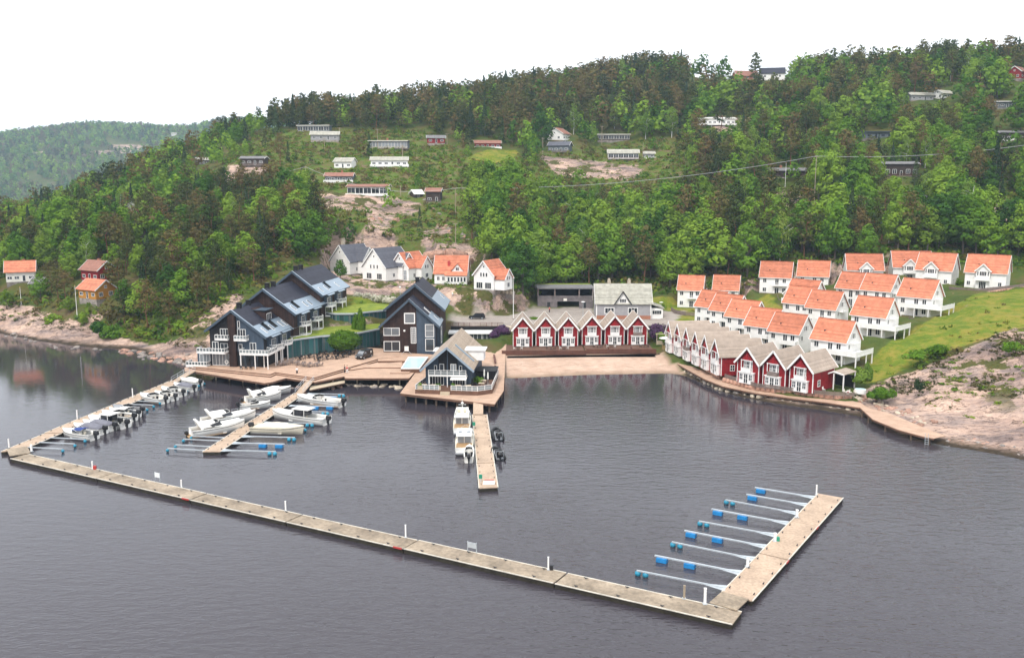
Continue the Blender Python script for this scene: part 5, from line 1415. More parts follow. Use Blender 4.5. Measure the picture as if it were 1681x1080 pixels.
## white houses on the terrace above the hotel
def terrace_house(label, px, py, zb, l, w, h, rise, rz, roof, wing=None, gm='window_glass', gable_front=True, glazed=False):
    """main gable faces the water (local -x after turning); optional cross wing (+y side)"""
    c = P(px, py, zb)
    t = thing('white_house', label, 'house', (c.x, c.y, zb), rz, 'white houses on the terrace above the hotel')
    gable_wall(MB(), l, w, h, rise).build('wall', 'white_boards', t)
    MB().box(-l / 2 + .05, l / 2 - .05, -w / 2 + .05, w / 2 - .05, -2.5, .02).build('foundation', 'stone_grey', t)
    gable_roof(t, l, w, h, rise, .45, .4, .18, roof, 'white_paint', .34)
    corner_boards(t, l, w, h, 'white_paint')
    if gable_front:
        for u in (-w * .14, w * .14, 0):
            window(t, 'L', u, h - .6, .7, 1.3, l, w, nx=1, trim=.1, gm=gm)
        window(t, 'L', 0, h + rise * .52, .6, .8, l, w, nx=1, trim=.1, gm=gm)
        if glazed:
            window(t, 'L', -w * .30, .1, 1.5, 3.3, l, w, nx=2, ny=2, gm='window_pale'); window(t, 'L', w * .30, .1, 1.5, 3.3, l, w, nx=2, ny=2, gm='window_pale')
        else:
            window(t, 'L', -w * .22, .3, 2.2, 1.9, l, w, nx=3, gm=gm); window(t, 'L', w * .22, .3, 2.2, 1.9, l, w, nx=3, gm=gm)
        window(t, 'F', -l * .2, .9, 1.1, 1.3, l, w, gm=gm); window(t, 'F', l * .2, .9, 1.1, 1.3, l, w, gm=gm)
    if wing:
        x0, wl, ww, wh, wr = wing       # a cross wing reaching out of the right-hand side (local -y)
        m_ = MB(); m_.extrude_y([(x0 - ww / 2, 0), (x0 + ww / 2, 0), (x0 + ww / 2, wh), (x0, wh + wr), (x0 - ww / 2, wh)], -w / 2 - wl, 0); wo = m_.build('wing', 'white_boards', t)
        q = MB(); k = wr / (ww / 2); o = .35
        q.extrude_y([(x0 - ww / 2 - o, wh - o * k + .06), (x0, wh + wr + .06), (x0 + ww / 2 + o, wh - o * k + .06), (x0 + ww / 2 + o, wh - o * k + .22), (x0, wh + wr + .26), (x0 - ww / 2 - o, wh - o * k + .22)], -w / 2 - wl - .4, .4)
        ro = q.build('wing_roof', roof, t)
        for s in (-1, 1):
            MB().beam((x0 + s * (ww / 2 + o), -w / 2 - wl - .43, wh - o * k + .1), (x0, -w / 2 - wl - .43, wh + wr + .16), .07, .32).build('barge_board', 'white_paint', ro)
        window(wo, 'F', x0 - .55, wh - .5, .7, 1.2, l, w, nx=1, gm=gm, out=wl); window(wo, 'F', x0 + .55, wh - .5, .7, 1.2, l, w, nx=1, gm=gm, out=wl)
        window(wo, 'F', x0, .8, 1.4, 1.4, l, w, nx=2, gm=gm, out=wl)
    return t
_h = math.pi / 2 - .62           # gables turned a little to the left of the camera
th1 = terrace_house('leftmost white house with grey roofs and brick chimney above the hotel wing', 578, 447, 13.6, 11, 9.4, 4.2, 5.2, _h, 'grey_tiles', (1.0, 2.6, 6.0, 4.6, 4.0))
chimney(th1, -1.5, 2.4, 6.5, 1.0, 5.0, 'stone_pale')
terrace_house('second white house with grey roof, broad gable with four small windows', 636, 457, 13.4, 12, 10.2, 4.2, 5.6, _h, 'grey_tiles', (2.2, 2.2, 6.0, 4.6, 3.6))
terrace_house('white house with tall glazed gable and orange roof beside the grey roofs', 672, 458, 13.2, 9, 7.6, 4.2, 4.4, _h, 'orange_tiles', (1.5, 2.4, 5.2, 4.2, 3.2), glazed=True)
def orange_front_house():
    c = P(741, 466, 13.0)
    l, w, h, rise = 10.0, 8.0, 3.4, 4.9
    t = thing('white_house', 'white house with broad orange roof, red chimney and triangular dormer facing the water', 'house', (c.x, c.y + 4, 13.0), R(-4), 'white houses on the terrace above the hotel')
    gable_wall(MB(), l, w, h, rise).build('wall', 'white_boards', t)
    MB().box(-l / 2 + .05, l / 2 - .05, -w / 2 + .05, w / 2 - .05, -2.5, .02).build('foundation', 'stone_grey', t)
    ro = gable_roof(t, l, w, h, rise, .4, .4, .18, 'orange_tiles', 'white_paint', .34)
    b = MB(); b.box(-1.0, l / 2 + .3, -w / 2 - 2.0, -w / 2, 0, 2.7); po = b.build('glazed_porch', 'white_boards', t)
    b = MB(); b.beam((1.9, -w / 2 - 2.3, 2.75), (1.9, -w / 2 + .2, 3.9), l / 2 + 2.0, .15); b.build('porch_roof', 'orange_tiles', t)
    for i in range(6):
        window(po, 'F', -.3 + i * 1.0, .8, .75, 1.5, l, w, nx=1, trim=.09, out=2.02)
    for u in (-3.8, -2.2):
        window(t, 'F', u, 1.0, .9, 1.3, l, w)
    d = MB(); d.extrude_y([(.2, h + .3), (4.2, h + .3), (2.2, h + 2.7)], -w / 2 - .1, 0); do = d.build('dormer', 'white_boards', t)
    q = MB(); q.extrude_y([(-.1, h + .2), (2.2, h + 2.85), (4.5, h + .2), (4.5, h + .36), (2.2, h + 3.05), (-.1, h + .36)], -w / 2 - .4, .5); q.build('dormer_roof', 'orange_tiles', do)
    window(do, 'F', 2.2, h + .7, 1.1, 1.1, l, w, nx=2, out=.12)
    b = MB(); b.box(-1.0, -.3, -2.6, -1.9, h + 1.6, h + 3.6); b.build('chimney', 'red_plastic', ro)
orange_front_house()
terrace_house('rightmost white house on the terrace, orange roofs in two steps by the green trees', 806, 473, 12.4, 8.6, 6.8, 4.4, 4.0, math.pi / 2 - .5, 'orange_tiles', (-1.0, 3.2, 5.0, 3.4, 2.6))

def retaining_wall(label, pts, z0s, h, m, name='retaining_wall', th=.6, stone=False):
    v = [P(a, b, z) for (a, b), z in zip(pts, z0s)]
    t = thing(name, label, 'wall', tuple(v[0]))
    o = v[0]
    for a, c in zip(v[:-1], v[1:]):
        A, C = a - o, c - o
        k = MB(); k.beam(A + Vector((0, 0, h / 2 - .7)), C + Vector((0, 0, h / 2 - .7)), th, h + 1.4); k.build('wall_section', m, t)
    if stone:
        sm = stone_meshes()
        for a, c in zip(v[:-1], v[1:]):
            A, C = a - o, c - o; n = max(1, int((C - A).length / 1.15)); rows = max(1, int(h / .55))
            d = (C - A).normalized(); nr = Vector((d.y, -d.x, 0)); nr = nr if nr.y < 0 else -nr
            for r_ in range(rows):
                for i in range(n):
                    p = A.lerp(C, (i + .5 + .5 * (r_ % 2)) / (n + .5)) + nr * (th / 2 + .05)
                    s = put('stone', random.choice(sm[stone]), t, (p.x, p.y, p.z + .1 + (r_ + .5) * h / rows)); s.rotation_euler = (random.uniform(-.1, .1), random.uniform(-.1, .1), math.atan2(d.y, d.x))
                    s.scale = ((C - A).length / n * random.uniform(.8, 1.02) / 1.2, .6, h / rows * random.uniform(.85, 1.05) / .7)
    return t
def stone_meshes():
    def fn():
        out = {}
        for m in ('stone_pink', 'stone_grey', 'stone_pale'):
            out[m] = []
            for k in range(4):
                rr = random.Random(k * 7 + len(m)); b = MB(); n = 8
                prof = [(.42, -.33), (.60, -.2), (.62, .12), (.48, .33)]
                rings = []
                for r_, z in prof:
                    rings.append([(math.cos(2 * math.pi * i / n) * r_ * rr.uniform(.82, 1.1), math.sin(2 * math.pi * i / n) * r_ * .8 * rr.uniform(.8, 1.1), z + rr.uniform(-.05, .05)) for i in range(n)])
                b.loft(rings); out[m].append(b.mesh('stone', m))
        return out
    return shared(('stones',), fn)
retaining_wall('dark terrace wall under the white houses above the hotel', [(636, 472), (715, 472)], [10.5, 10.5], 2.4, 'dark_wall')
retaining_wall('low stone wall in front of the orange-roofed terrace houses', [(718, 474), (772, 478), (845, 484)], [11.2, 11.0, 10.6], 1.0, 'stone_grey', stone='stone_pale')
retaining_wall('pink stone retaining wall below the rightmost white villas', [(1563, 492), (1600, 492), (1650, 484), (1700, 478)], [12.0, 12.6, 13.2, 13.6], 1.7, 'stone_pink', stone='stone_pink')
retaining_wall('curved stone wall round the garden of the leftmost white village house', [(1102, 512), (1108, 517), (1125, 520.5), (1150, 521.5), (1165, 519)], [4.4] * 5, .8, 'stone_pink', stone='stone_pink')

def picket_fence(label, pts, z, h=1.1, m='fence_wood', every=2.0, group=None):
    v = [P(a, b, zz) for (a, b), zz in zip(pts, z if isinstance(z, list) else [z] * len(pts))]
    t = thing('fence', label, 'fence', tuple(v[0]), 0, group)
    o = v[0]
    pk = shared(('picket', round(h, 2), m), lambda: MB().box(-.055, .055, -.02, .02, .05, h).mesh('picket', m))
    for a, c in zip(v[:-1], v[1:]):
        A, C = a - o, c - o; L = (C - A).length; d = (C - A).normalized(); rz = math.atan2(d.y, d.x)
        k = MB(); k.beam(A + Vector((0, .04, h * .25)), C + Vector((0, .04, h * .25)), .04, .09); k.beam(A + Vector((0, .04, h * .8)), C + Vector((0, .04, h * .8)), .04, .09); k.build('rail', m, t)
        k = MB(); n = int(L / .17)
        for i in range(n):
            p = A.lerp(C, (i + .5) / n); k.box(p.x - .06, p.x + .06, p.y - .02, p.y + .02, p.z + .05, p.z + h)
        s = k.build('pickets', m, t); s['kind'] = 'stuff'
        n = max(1, round(L / every))
        pm = shared(('fpost', round(h, 2), m), lambda: MB().box(-.06, .06, -.06, .06, -.5, h + .08).mesh('post', m))
        for i in range(n + 1):
            p = A.lerp(C, i / n); put('post', pm, t, (p.x, p.y + .06, p.z))
    return t
picket_fence('curved weathered picket fence round the leftmost white village garden', [(1102, 510), (1108, 514.5), (1125, 518), (1150, 519), (1165, 517)], 5.1)
picket_fence('grey garden fence before the wood-edge white houses', [(1247, 486), (1275, 488), (1278, 497), (1300, 500)], [9.4, 9.2, 8.6, 8.4], 1.2)
picket_fence('long grey garden fence on the stone wall of the rightmost villas', [(1558, 477), (1600, 481), (1650, 476), (1700, 470)], [13.6, 13.9, 14.4, 14.8], 1.1)
picket_fence('short grey fence round the patio of the upper deck house', [(1492, 527), (1510, 531), (1532, 534), (1548, 528)], [9.2, 9.0, 8.9, 9.2], 1.0)

## cabins on the hillside and cottages on the left shore
def cabin(key, label, l, w, h, rise, rz, wall, roof, trim='white_paint', wins=4, deck=None, name='cabin', cat='cabin', chim=None, flat=False, wh=1.0, band=False, gm='window_glass', group='cabins on the hillside', gable=False, found=3.0):
    c = HILL_SITES[key]
    zz = c.z + .25
    t = thing(name, label, cat, (c.x, c.y + w / 2, zz), rz, group)
    if flat:
        MB().box(-l / 2, l / 2, -w / 2, w / 2, 0, h).build('wall', wall, t)
        ro = MB().box(-l / 2 - .5, l / 2 + .5, -w / 2 - .7, w / 2 + .4, h + .003, h + .3).build('roof', roof, t)
        MB().box(-l / 2 - .55, l / 2 + .55, -w / 2 - .78, -w / 2 - .7, h - .02, h + .32).build('fascia', trim, ro)
    else:
        gable_wall(MB(), l, w, h, rise).build('wall', wall, t)
        ro = gable_roof(t, l, w, h, rise, .5, .6, .18, roof, trim, .28)
    MB().box(-l / 2 + .05, l / 2 - .05, -w / 2 + .06, w / 2 - .05, -found, .02).build('foundation', 'stone_grey', t)
    if gable:
        gf = gable if isinstance(gable, str) else 'L'
        for u in ([-w * .25, w * .25] if wins > 1 else [0]):
            window(t, gf, u, .7, 1.3, wh + .3, l, w, fm=trim, gm=gm)
        window(t, gf, 0, h + .1, .9, .9, l, w, fm=trim, gm=gm)
    ww = min(1.6, l / wins * .72)
    for i in range(wins):
        u = -l / 2 + l * (i + .5) / wins
        if band: window(t, 'F', u, .5, l / wins * .96, h - .9, l, w, nx=2, fm=trim, gm=gm, trim=.09)
        elif i == wins // 2: window(t, 'F', u, .05, .95, 2.0, l, w, nx=1, fm=trim, gm=gm, name='door')
        else: window(t, 'F', u, .8, ww, wh, l, w, nx=2, fm=trim, gm=gm)
    if deck:
        d, m = deck
        do = MB().box(-l / 2 - .4, l / 2 + .6, -w / 2 - d, -w / 2 - .01, -.25, -.02).build('deck', 'fence_wood' if m != 'white_paint' else m, t)
        railing(t, [(-l / 2 - .35, -w / 2 - d + .05), (l / 2 + .55, -w / 2 - d + .05)], .9, m, z=-.02, solid=(m == 'white_paint'), every=2.2)
        for x in np.linspace(-l / 2, l / 2, 4):
            MB().box(x - .08, x + .08, -w / 2 - d + .1, -w / 2 - d + .26, -1.8, -.25).build('deck_post', m if m == 'white_paint' else 'fence_wood', t)
    if chim:
        chimney(t, chim, .3, h + rise * .6, .8, 1.6)
    return t
cabin('h_dark_left', 'dark brown cabin with grey base on the pink rock knoll', 11, 6, 2.9, .9, R(-5), 'dark_cabin_boards', 'felt_roof', wins=4, deck=(1.5, 'fence_wood'))
cabin('h_brown_far', 'pale low cabin hidden among pines left of the dark cabin', 12, 5, 2.6, 1.0, R(10), 'weathered_boards', 'asbestos_roof', wins=4)
cabin('h_flat_top', 'long flat-roofed cabin with white chimney near the ridge', 17, 6, 3.0, 0, R(-4), 'slate_blue_boards', 'felt_roof', 'cream_paint', wins=6, flat=True, band=True)
t_ = cabin('h_grey_twin', 'pale grey cabin with two joined roofs below the flat-roofed one', 14, 6.5, 2.7, 1.6, R(6), 'grey_boards', 'asbestos_roof', wins=4)
cabin('h_glass', 'flat-roofed cabin with glass front on a stone terrace', 19, 7, 3.6, 0, R(-3), 'slate_blue_boards', 'felt_roof', 'cream_paint', wins=6, flat=True, band=True, gm='window_pale', deck=(3.0, 'stone_pale'), chim=-1.0)
cabin('h_red_pair', 'small dark red cabin half hidden by trees right of the glass cabin', 9, 5, 2.6, 1.3, R(8), 'red_boards', 'felt_roof', wins=3)
cabin('h_white_a', 'white cabin with pale grey roof, left one of the middle slope', 8.5, 6, 3.0, 1.6, R(-12), 'white_boards', 'asbestos_roof', wins=3)
cabin('h_white_b', 'long white cabin with grey roof and row of windows, right on the middle slope', 17, 6, 2.8, 1.4, R(6), 'white_boards', 'asbestos_roof', wins=6, deck=(1.4, 'white_paint'))
cabin('h_orange_low', 'low cabin with faded rust-red roof above the big white cabin', 12, 6.5, 2.6, 1.3, R(0), 'slate_blue_boards', 'rust_tiles', wins=5, chim=1.0, deck=(1.6, 'white_paint'))
cabin('h_big_white', 'big white cabin with veranda and salmon roof edge on the bare rock', 17, 7, 3.6, .8, R(-3), 'white_boards', 'rust_tiles', wins=5, band=True, deck=(1.6, 'white_paint'))
cabin('h_dark_small', 'small dark two-storey hut beside the rock slope', 6, 5, 4.4, 1.2, R(-6), 'dark_cabin_boards', 'rust_tiles', wins=2, deck=(1.4, 'fence_wood'))
cabin('h_teepee', 'tiny brown hut with pale tent roof between white cabin and dark hut', 4, 4, 1.8, 1.4, R(35), 'dark_cabin_boards', 'canvas_white', wins=1)
cabin('h_red_long', 'long bright red cabin with rust roof on the green meadow', 13, 6, 2.7, 1.3, R(4), 'red_boards', 'rust_tiles', wins=5, deck=(1.2, 'white_paint'))
cabin('h_white_gable', 'white chalet with broad rust-coloured gable roof and balcony', 9, 10, 3.4, 3.0, math.pi / 2 - .5, 'white_boards', 'rust_tiles', 'white_paint', wins=3, gable=True, deck=(1.5, 'white_paint'))
cabin('h_slate', 'slate grey cabin below the white chalet', 11, 6, 3.2, 1.7, R(-20), 'slate_blue_boards', 'grey_tiles', wins=4, gable=True, deck=(1.2, 'fence_wood'))
cabin('h_low_grey', 'low dark cabin with wide flat roof right of the chalet', 17, 6, 2.8, 0, R(-2), 'dark_cabin_boards', 'felt_roof', 'cream_paint', wins=6, flat=True, band=True)
cabin('h_white_deck', 'white cabin with low grey gable and glazed veranda above the pink rocks', 15, 7, 2.9, 1.7, R(-3), 'white_boards', 'asbestos_roof', wins=6, band=True, deck=(1.6, 'fence_brown'))
cabin('h_shed', 'small pale shed with white terrace right of the veranda cabin', 5, 4, 2.6, 1.0, R(0), 'grey_boards', 'asbestos_roof', wins=2, deck=(1.8, 'white_paint'))
cabin('h_white_right', 'long white flat-roofed cabin with terrace beside a blossoming bush', 20, 8, 3.2, .7, R(4), 'white_boards', 'canvas_white', wins=8, deck=(2.0, 'white_paint'), found=3.5)
cabin('h_dark_cottage', 'low dark red cottage with open veranda by the white flagpole', 18, 6, 2.7, 1.0, R(5), 'dark_cabin_boards', 'felt_roof', 'fence_brown', wins=6, chim=-3.0)
cabin('h_big_dark', 'dark house with row of white-framed windows on the wooded right slope', 13, 7, 4.6, .8, R(-4), 'dark_cabin_boards', 'felt_roof', 'white_paint', wins=5, wh=1.8, deck=(1.5, 'fence_brown'))
cabin('h_blue_roof', 'blue-grey flat roof glimpsed among pines on the right slope', 16, 5, 2.8, 0, R(0), 'slate_blue_boards', 'metal_roof', 'edge_metal', wins=5, flat=True)
cabin('h_pale_twin', 'left of two pale cabins high on the right slope', 13, 6, 2.7, 1.4, R(12), 'cream_boards' if 'cream_boards' in MATS else 'grey_boards', 'asbestos_roof', wins=4)
cabin('h_pale_twin_b', 'right of two pale cabins high on the right slope', 9, 6, 2.7, 1.6, R(30), 'white_boards', 'asbestos_roof', wins=3, gable=True)
cabin('h_edge_a', 'small white and blue cabin near the right edge under the ridge', 10, 5, 2.8, 0, R(-3), 'slate_blue_boards', 'canvas_white', wins=4, flat=True)
cabin('h_edge_b', 'dark cabin with white railing at the right edge among pines', 15, 6, 3.4, .8, R(8), 'dark_cabin_boards', 'felt_roof', wins=5, deck=(1.6, 'white_paint'))
cabin('h_red_corner', 'red house with white gable trim at the top right corner', 9, 7, 3.6, 2.6, R(40), 'red_boards', 'rust_tiles', wins=3, gable=True, name='red_house', cat='house')
LG = 'houses on the left shore'
cabin('l_cream', 'cream house with orange roof and chimney at the left edge above the rocks', 8.0, 7.0, 3.4, 2.8, R(24), 'cream_paint', 'orange_tiles', wins=4, name='cream_house', cat='house', group=LG, gable=True, chim=1.0)
cabin('l_ochre', 'ochre yellow cottage with red roof on the left shore', 8.5, 6.4, 2.9, 2.4, R(-32), 'ochre_boards', 'orange_tiles', wins=3, name='ochre_cottage', cat='cottage', group=LG, found=2.5, gable='R')
cabin('l_maroon', 'maroon cottage with white trim behind the ochre one', 8.5, 6.0, 3.4, 2.4, R(-32), 'red_boards', 'rust_tiles', wins=3, name='maroon_cottage', cat='cottage', group=LG, chim=.5, gable='R')
cabin('l_shed', 'little dark red boathouse with white trim on the left shore', 4.0, 3.2, 2.4, 1.5, R(-20), 'fence_brown', 'felt_roof', wins=2, name='boathouse', cat='boathouse', group=LG)
# farm buildings on the skyline
def skyline_house(px, py, Y, l, w, h, rise, rz, wall, roof, label, nm):
    v = Q(px, py, Y)
    t = thing(nm, label, 'house' if nm != 'barn' else 'barn', (v.x, v.y, ground(v.x, v.y) - .5), rz, 'buildings on the ridge')
    dz = v.z - (ground(v.x, v.y) - .5)
    gable_wall(MB(), l, w, dz + h, rise).build('wall', wall, t); gable_roof(t, l, w, dz + h, rise, .5, .5, .2, roof, 'white_paint', .3)
    for u in (-l * .3, 0, l * .3): window(t, 'F', u, dz + 1.0, 1.4, 1.3, l, w)
skyline_house(1223, 133, 585, 14, 8, 2.6, 3.2, R(8), 'brick_chimney', 'rust_tiles', 'long barn with faded red roof on the skyline', 'barn')
skyline_house(1267, 131, 590, 15, 9, 3.4, 3.6, R(-12), 'white_boards', 'slate_roof', 'white house with dark roof on the skyline beside the barn', 'farmhouse')
# far cabins across the water
for i, (px, py, Y, wl, rf, lb) in enumerate([(57, 288, 1850, 'weathered_boards', 'asbestos_roof', 'pale roofed cabin on the far hazy hill'), (66, 303, 1790, 'red_boards', 'felt_roof', 'red cabin low on the far hazy hill'), (82, 301, 1795, 'dark_cabin_boards', 'asbestos_roof', 'dark cabin with white trim low on the far hazy hill'), (286, 222, 2150, 'white_boards', 'asbestos_roof', 'white cabin at the foot of the far hill beside the pines')]):
    v = Q(px, py, Y)
    t = thing('far_cabin', lb, 'cabin', (v.x, v.y, v.z), 0, 'cabins on the far hill')
    gable_wall(MB(), 11, 7, 3.2, 2.0, -9).build('wall', wl, t); gable_roof(t, 11, 7, 3.2, 2.0, .5, .5, .2, rf, 'white_paint', .3)
    for u in (-3, 0, 3): window(t, 'F', u, 1.0, 1.6, 1.3, 11, 7)
## floating pontoons
def pontoon(name, label, L0, L1, R0, R1, joints, z=.55, top='pontoon_top', edge='fender_white', side='concrete_side', red=()):
    """L0-L1 left edge, R0-R1 right edge (world xy); joints = shares along the length; each section a part"""
    t = thing(name, label, 'pontoon', (L0.x, L0.y, 0))
    o = Vector((L0.x, L0.y, 0))
    js = [0.0] + list(joints) + [1.0]
    for i in range(len(js) - 1):
        a, b = js[i], js[i + 1]
        g = .10 / (L1 - L0).length
        p = [L0.lerp(L1, a + g) - o, L0.lerp(L1, b - g) - o, R0.lerp(R1, b - g) - o, R0.lerp(R1, a + g) - o]
        dz = random.uniform(-.05, .05)
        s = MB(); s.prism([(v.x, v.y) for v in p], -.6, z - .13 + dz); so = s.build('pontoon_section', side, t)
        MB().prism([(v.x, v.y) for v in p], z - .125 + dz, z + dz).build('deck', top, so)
        for A, C in ((p[0], p[1]), (p[3], p[2])):
            k = MB(); out = (p[3] - p[0]).normalized() * (.06 if A is p[3] else -.06)
            k.beam((A.x + out.x, A.y + out.y, z + dz + .0), (C.x + out.x, C.y + out.y, z + dz + .0), .12, .09); k.build('edge_strip', edge, so)
        cm = shared(('cleat',), lambda: MB().box(-.22, .22, -.04, .04, .10, .16).box(-.06, .06, -.05, .05, 0, .10).mesh('cleat', 'dark_wall'))
        an = math.atan2(p[1].y - p[0].y, p[1].x - p[0].x)
        for f_ in (.12, .37, .62, .87):
            for A, C, s_ in ((p[0], p[1], 1), (p[3], p[2], -1)):
                w_ = A.lerp(C, f_) + (p[3] - p[0]).normalized() * .3 * s_; put('cleat', cm, so, (w_.x, w_.y, z + dz), an)
        if i in red:
            A, C = p[0].lerp(p[1], .9), p[0]
            k = MB(); q = p[0].lerp(p[1], .93); r_ = p[0].lerp(p[1], 1.0); out = (p[0] - p[3]).normalized() * .16
            k.beam((q.x + out.x, q.y + out.y, z - .02), (r_.x + out.x, r_.y + out.y, z - .02), .08, .2); k.build('red_fender', 'red_plastic', so)
    return t
Z = .62
xy = lambda v: Vector((v.x, v.y, 0))
bwL0, bwL1 = xy(P(17, 752, Z)), xy(P(1204, 1024, Z))        # near edge
bwR0, bwR1 = xy(P(43.5, 744.8, Z)), xy(P(1219, 1004, Z))     # far edge
def bw_share(px):
    row = 752 + (px - 17) * 272 / 1187
    q = xy(P(px, row, Z)); return (q - bwL0).length / (bwL1 - bwL0).length
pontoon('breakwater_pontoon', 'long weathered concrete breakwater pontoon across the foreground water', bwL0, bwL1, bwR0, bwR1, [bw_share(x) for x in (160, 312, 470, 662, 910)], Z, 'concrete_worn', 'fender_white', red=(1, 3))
rpL0, rpL1, rpR0, rpR1 = [xy(P(a, b, Z)) for a, b in ((1234, 986), (1384, 816), (1185, 972), (1344, 809))]
pontoon('mooring_pontoon', 'clean timber-topped pontoon with nine empty mooring fingers at lower right', rpL0, rpL1, rpR0, rpR1, [.33, .66], Z, red=(0, 1))
lpL0, lpL1, lpR0, lpR1 = [xy(P(a, b, Z)) for a, b in ((1, 741), (283, 623.4), (38, 737), (291, 630.5))]
pontoon('mooring_pontoon', 'long pontoon with small motorboats running from the hotel corner to the left edge', lpR0, lpR1, lpL0, lpL1, [.2, .4, .6, .8], Z)
mpL0, mpL1, mpR0, mpR1 = [xy(P(a, b, Z)) for a, b in ((332.7, 741), (484, 645), (361, 741), (499, 646))]
pontoon('mooring_pontoon', 'short pontoon with white cruisers on both sides before the hotel terrace', mpR0, mpR1, mpL0, mpL1, [.25, .5, .75], Z)
cpL0, cpL1, cpR0, cpR1 = [xy(P(a, b, Z)) for a, b in ((787, 801), (775.5, 680), (817, 799.5), (799, 680))]
cpo = pontoon('mooring_pontoon', 'straight pale pontoon with two yachts and two black inflatables off the restaurant pier', cpR0, cpR1, cpL0, cpL1, [.28, .62], Z)
q = cpL0.lerp(cpR0, .5) - cpR0; MB().box(q.x - .85, q.x + .85, q.y + 1.3, q.y + 3.0, Z + .004, Z + .05).build('hatch', 'cream_paint', cpo)
MB().box(q.x - .7, q.x + .7, q.y + 3.3, q.y + 3.55, Z + .004, Z + .06).build('red_marker', 'red_plastic', cpo)
def gangway(label, a, b, w, rail=True, m='pontoon_top'):
    a, b = Vector(a), Vector(b)
    t = thing('gangway', label, 'gangway', tuple(a), 0, 'gangways to the pontoons')
    MB().beam((0, 0, 0), b - a, w, .12).build('deck', m, t)
    d = (b - a).normalized(); s = Vector((-d.y, d.x, 0)).normalized() * (w / 2)
    if rail:
        for k in (1, -1):
            r = MB()
            for zz in (.5, 1.0): r.beam(s * k + Vector((0, 0, zz)), b - a + s * k + Vector((0, 0, zz)), .06)
            n = max(2, int((b - a).length / 1.5))
            for i in range(n + 1):
                p = (b - a) * (i / n) + s * k; r.beam(p, p + Vector((0, 0, 1.0)), .06)
            r.build('handrail', 'galvanised', t)
gangway('gangway with steel handrails from the hotel corner to the left pontoon', P(286, 627, .72), P(316, 609, 2.05), 1.6)
gangway('gangway with handrails from the terrace to the cruiser pontoon', P(491, 646, .72), P(509, 625, 2.05), 1.7)
gangway('pale gangway without rails from the restaurant pier to the yacht pontoon', P(785, 680, .75), P(785, 655, 1.95), 1.9, False)
gangway('weathered landing plate bridging breakwater and finger pontoon at lower right', P(1187, 995, .75), P(1207, 977, .72), 3.0, False, 'concrete_worn')
gangway('worn landing plate bridging breakwater and boat pontoon at far left', P(33, 746, .75), P(28, 735, .72), 3.0, False, 'concrete_worn')

## mooring booms
def boom(label, tip, root, kind, group):
    a, b = xy(tip), xy(root)
    d = (b - a); L = d.length; rz = math.atan2(-d.y, -d.x)      # local +x points to the tip
    t = thing('mooring_boom', label, 'mooring boom', (b.x, b.y, 0), rz, group)
    z = .62
    k = MB(); k.beam((0, 0, z), (L, 0, z), .24 if 'box' in kind else .17, .16); k.build('beam', 'galvanised', t)
    k = MB(); k.prism([(0, -.75), (2.6, -.06), (2.6, .06), (0, .75)], z - .05, z - .01) if kind != 'thin' else k.box(-.05, .1, -.3, .3, z - .1, z)
    k.build('brace_plate', 'galvanised', t)
    if 'box' in kind:
        for x in ([L - .9, L * .58] if kind == 'box2' else [L - .9]):
            f = MB(); f.box(x - .62, x + .62, -.4, .4, .02, .52); fo = f.build('float_box', 'blue_float', t)
            MB().box(x - .625, x + .625, -.405, .405, -.35, .02).build('waterline', 'blue_float_low', fo)
    elif kind == 'balls':
        for x in (L - .1, L - 1.0):
            f = MB(); f.ball((x, -.12, .24), .36, n=10, k=7); f.tube((x, -.12, .42), (x, -.12, .62), .08, .05, 6); f.build('buoy', 'buoy_teal', t, smooth=True)
    else:
        f = MB(); f.ball((L + .05, 0, .28), .28, n=8, k=6); f.build('buoy', 'buoy_teal', t, smooth=True)
    return t
RB = [((1239, 801.2), (1336.5, 817.3), 'box1'), ((1225, 812.5), (1323.7, 829.3), 'box1'), ((1190.9, 821.4), (1307.6, 843), 'balls'), ((1168, 836.6), (1293, 859.4), 'box2'), ((1147.6, 856.5), (1272, 879), 'balls'),
      ((1123.5, 872), (1257, 898), 'box2'), ((1103, 890.7), (1238, 918.4), 'balls'), ((1074.9, 913), (1216, 941), 'box2'), ((1045.3, 937.6), (1192, 966.5), 'balls')]
KD = {'box1': 'single blue box float', 'box2': 'two blue box floats', 'balls': 'two blue ball floats', 'ball': 'small blue end buoy', 'thin': 'small blue end buoy'}
for i, (a, b, k) in enumerate(RB):
    boom(f'{ORD[i]} boom from far end of lower right pontoon, {KD[k]}', P(*a, .5), P(*b, .5), k, 'booms of the lower right pontoon')
LT = [(102.5, 738), (122.4, 729.6), (139, 722), (219.5, 679.5), (241, 671), (251.8, 665.8), (262, 660.4), (290, 648), (300, 643.6), (308.5, 640), (317.6, 636), (326, 632), (334.8, 628.4)]
vec = P(102.5, 738, .5) - P(52.6, 733.8, .5)
dl = (lpR1 - lpR0).normalized(); vdir = Vector((dl.y, -dl.x, 0))
for i, a in enumerate(LT):
    tip = xy(P(*a, .5)); s = (tip - lpR0).dot(dl); root = lpR0 + dl * s
    v_ = tip - root
    boom(f'{ORD[i]} slim mooring boom from near end of the long left pontoon', tip, root, 'thin', 'booms of the long left pontoon')
dm = (mpL1 - mpL0).normalized()
for i, (a, k) in enumerate([((275.5, 737), 'thin'), ((288.4, 731), 'thin'), ((301.4, 721.6), 'thin'), ((314, 716.5), 'thin'), ((352, 697), 'thin'), ((385, 679), 'thin'), ((412, 664), 'thin')]):
    tip = xy(P(*a, .5)); root = mpL0 + dm * ((tip - mpL0).dot(dm) - 0.3)
    boom(f'{ORD[i]} boom from near end, left side of cruiser pontoon', tip, root, k, 'booms of the cruiser pontoon')
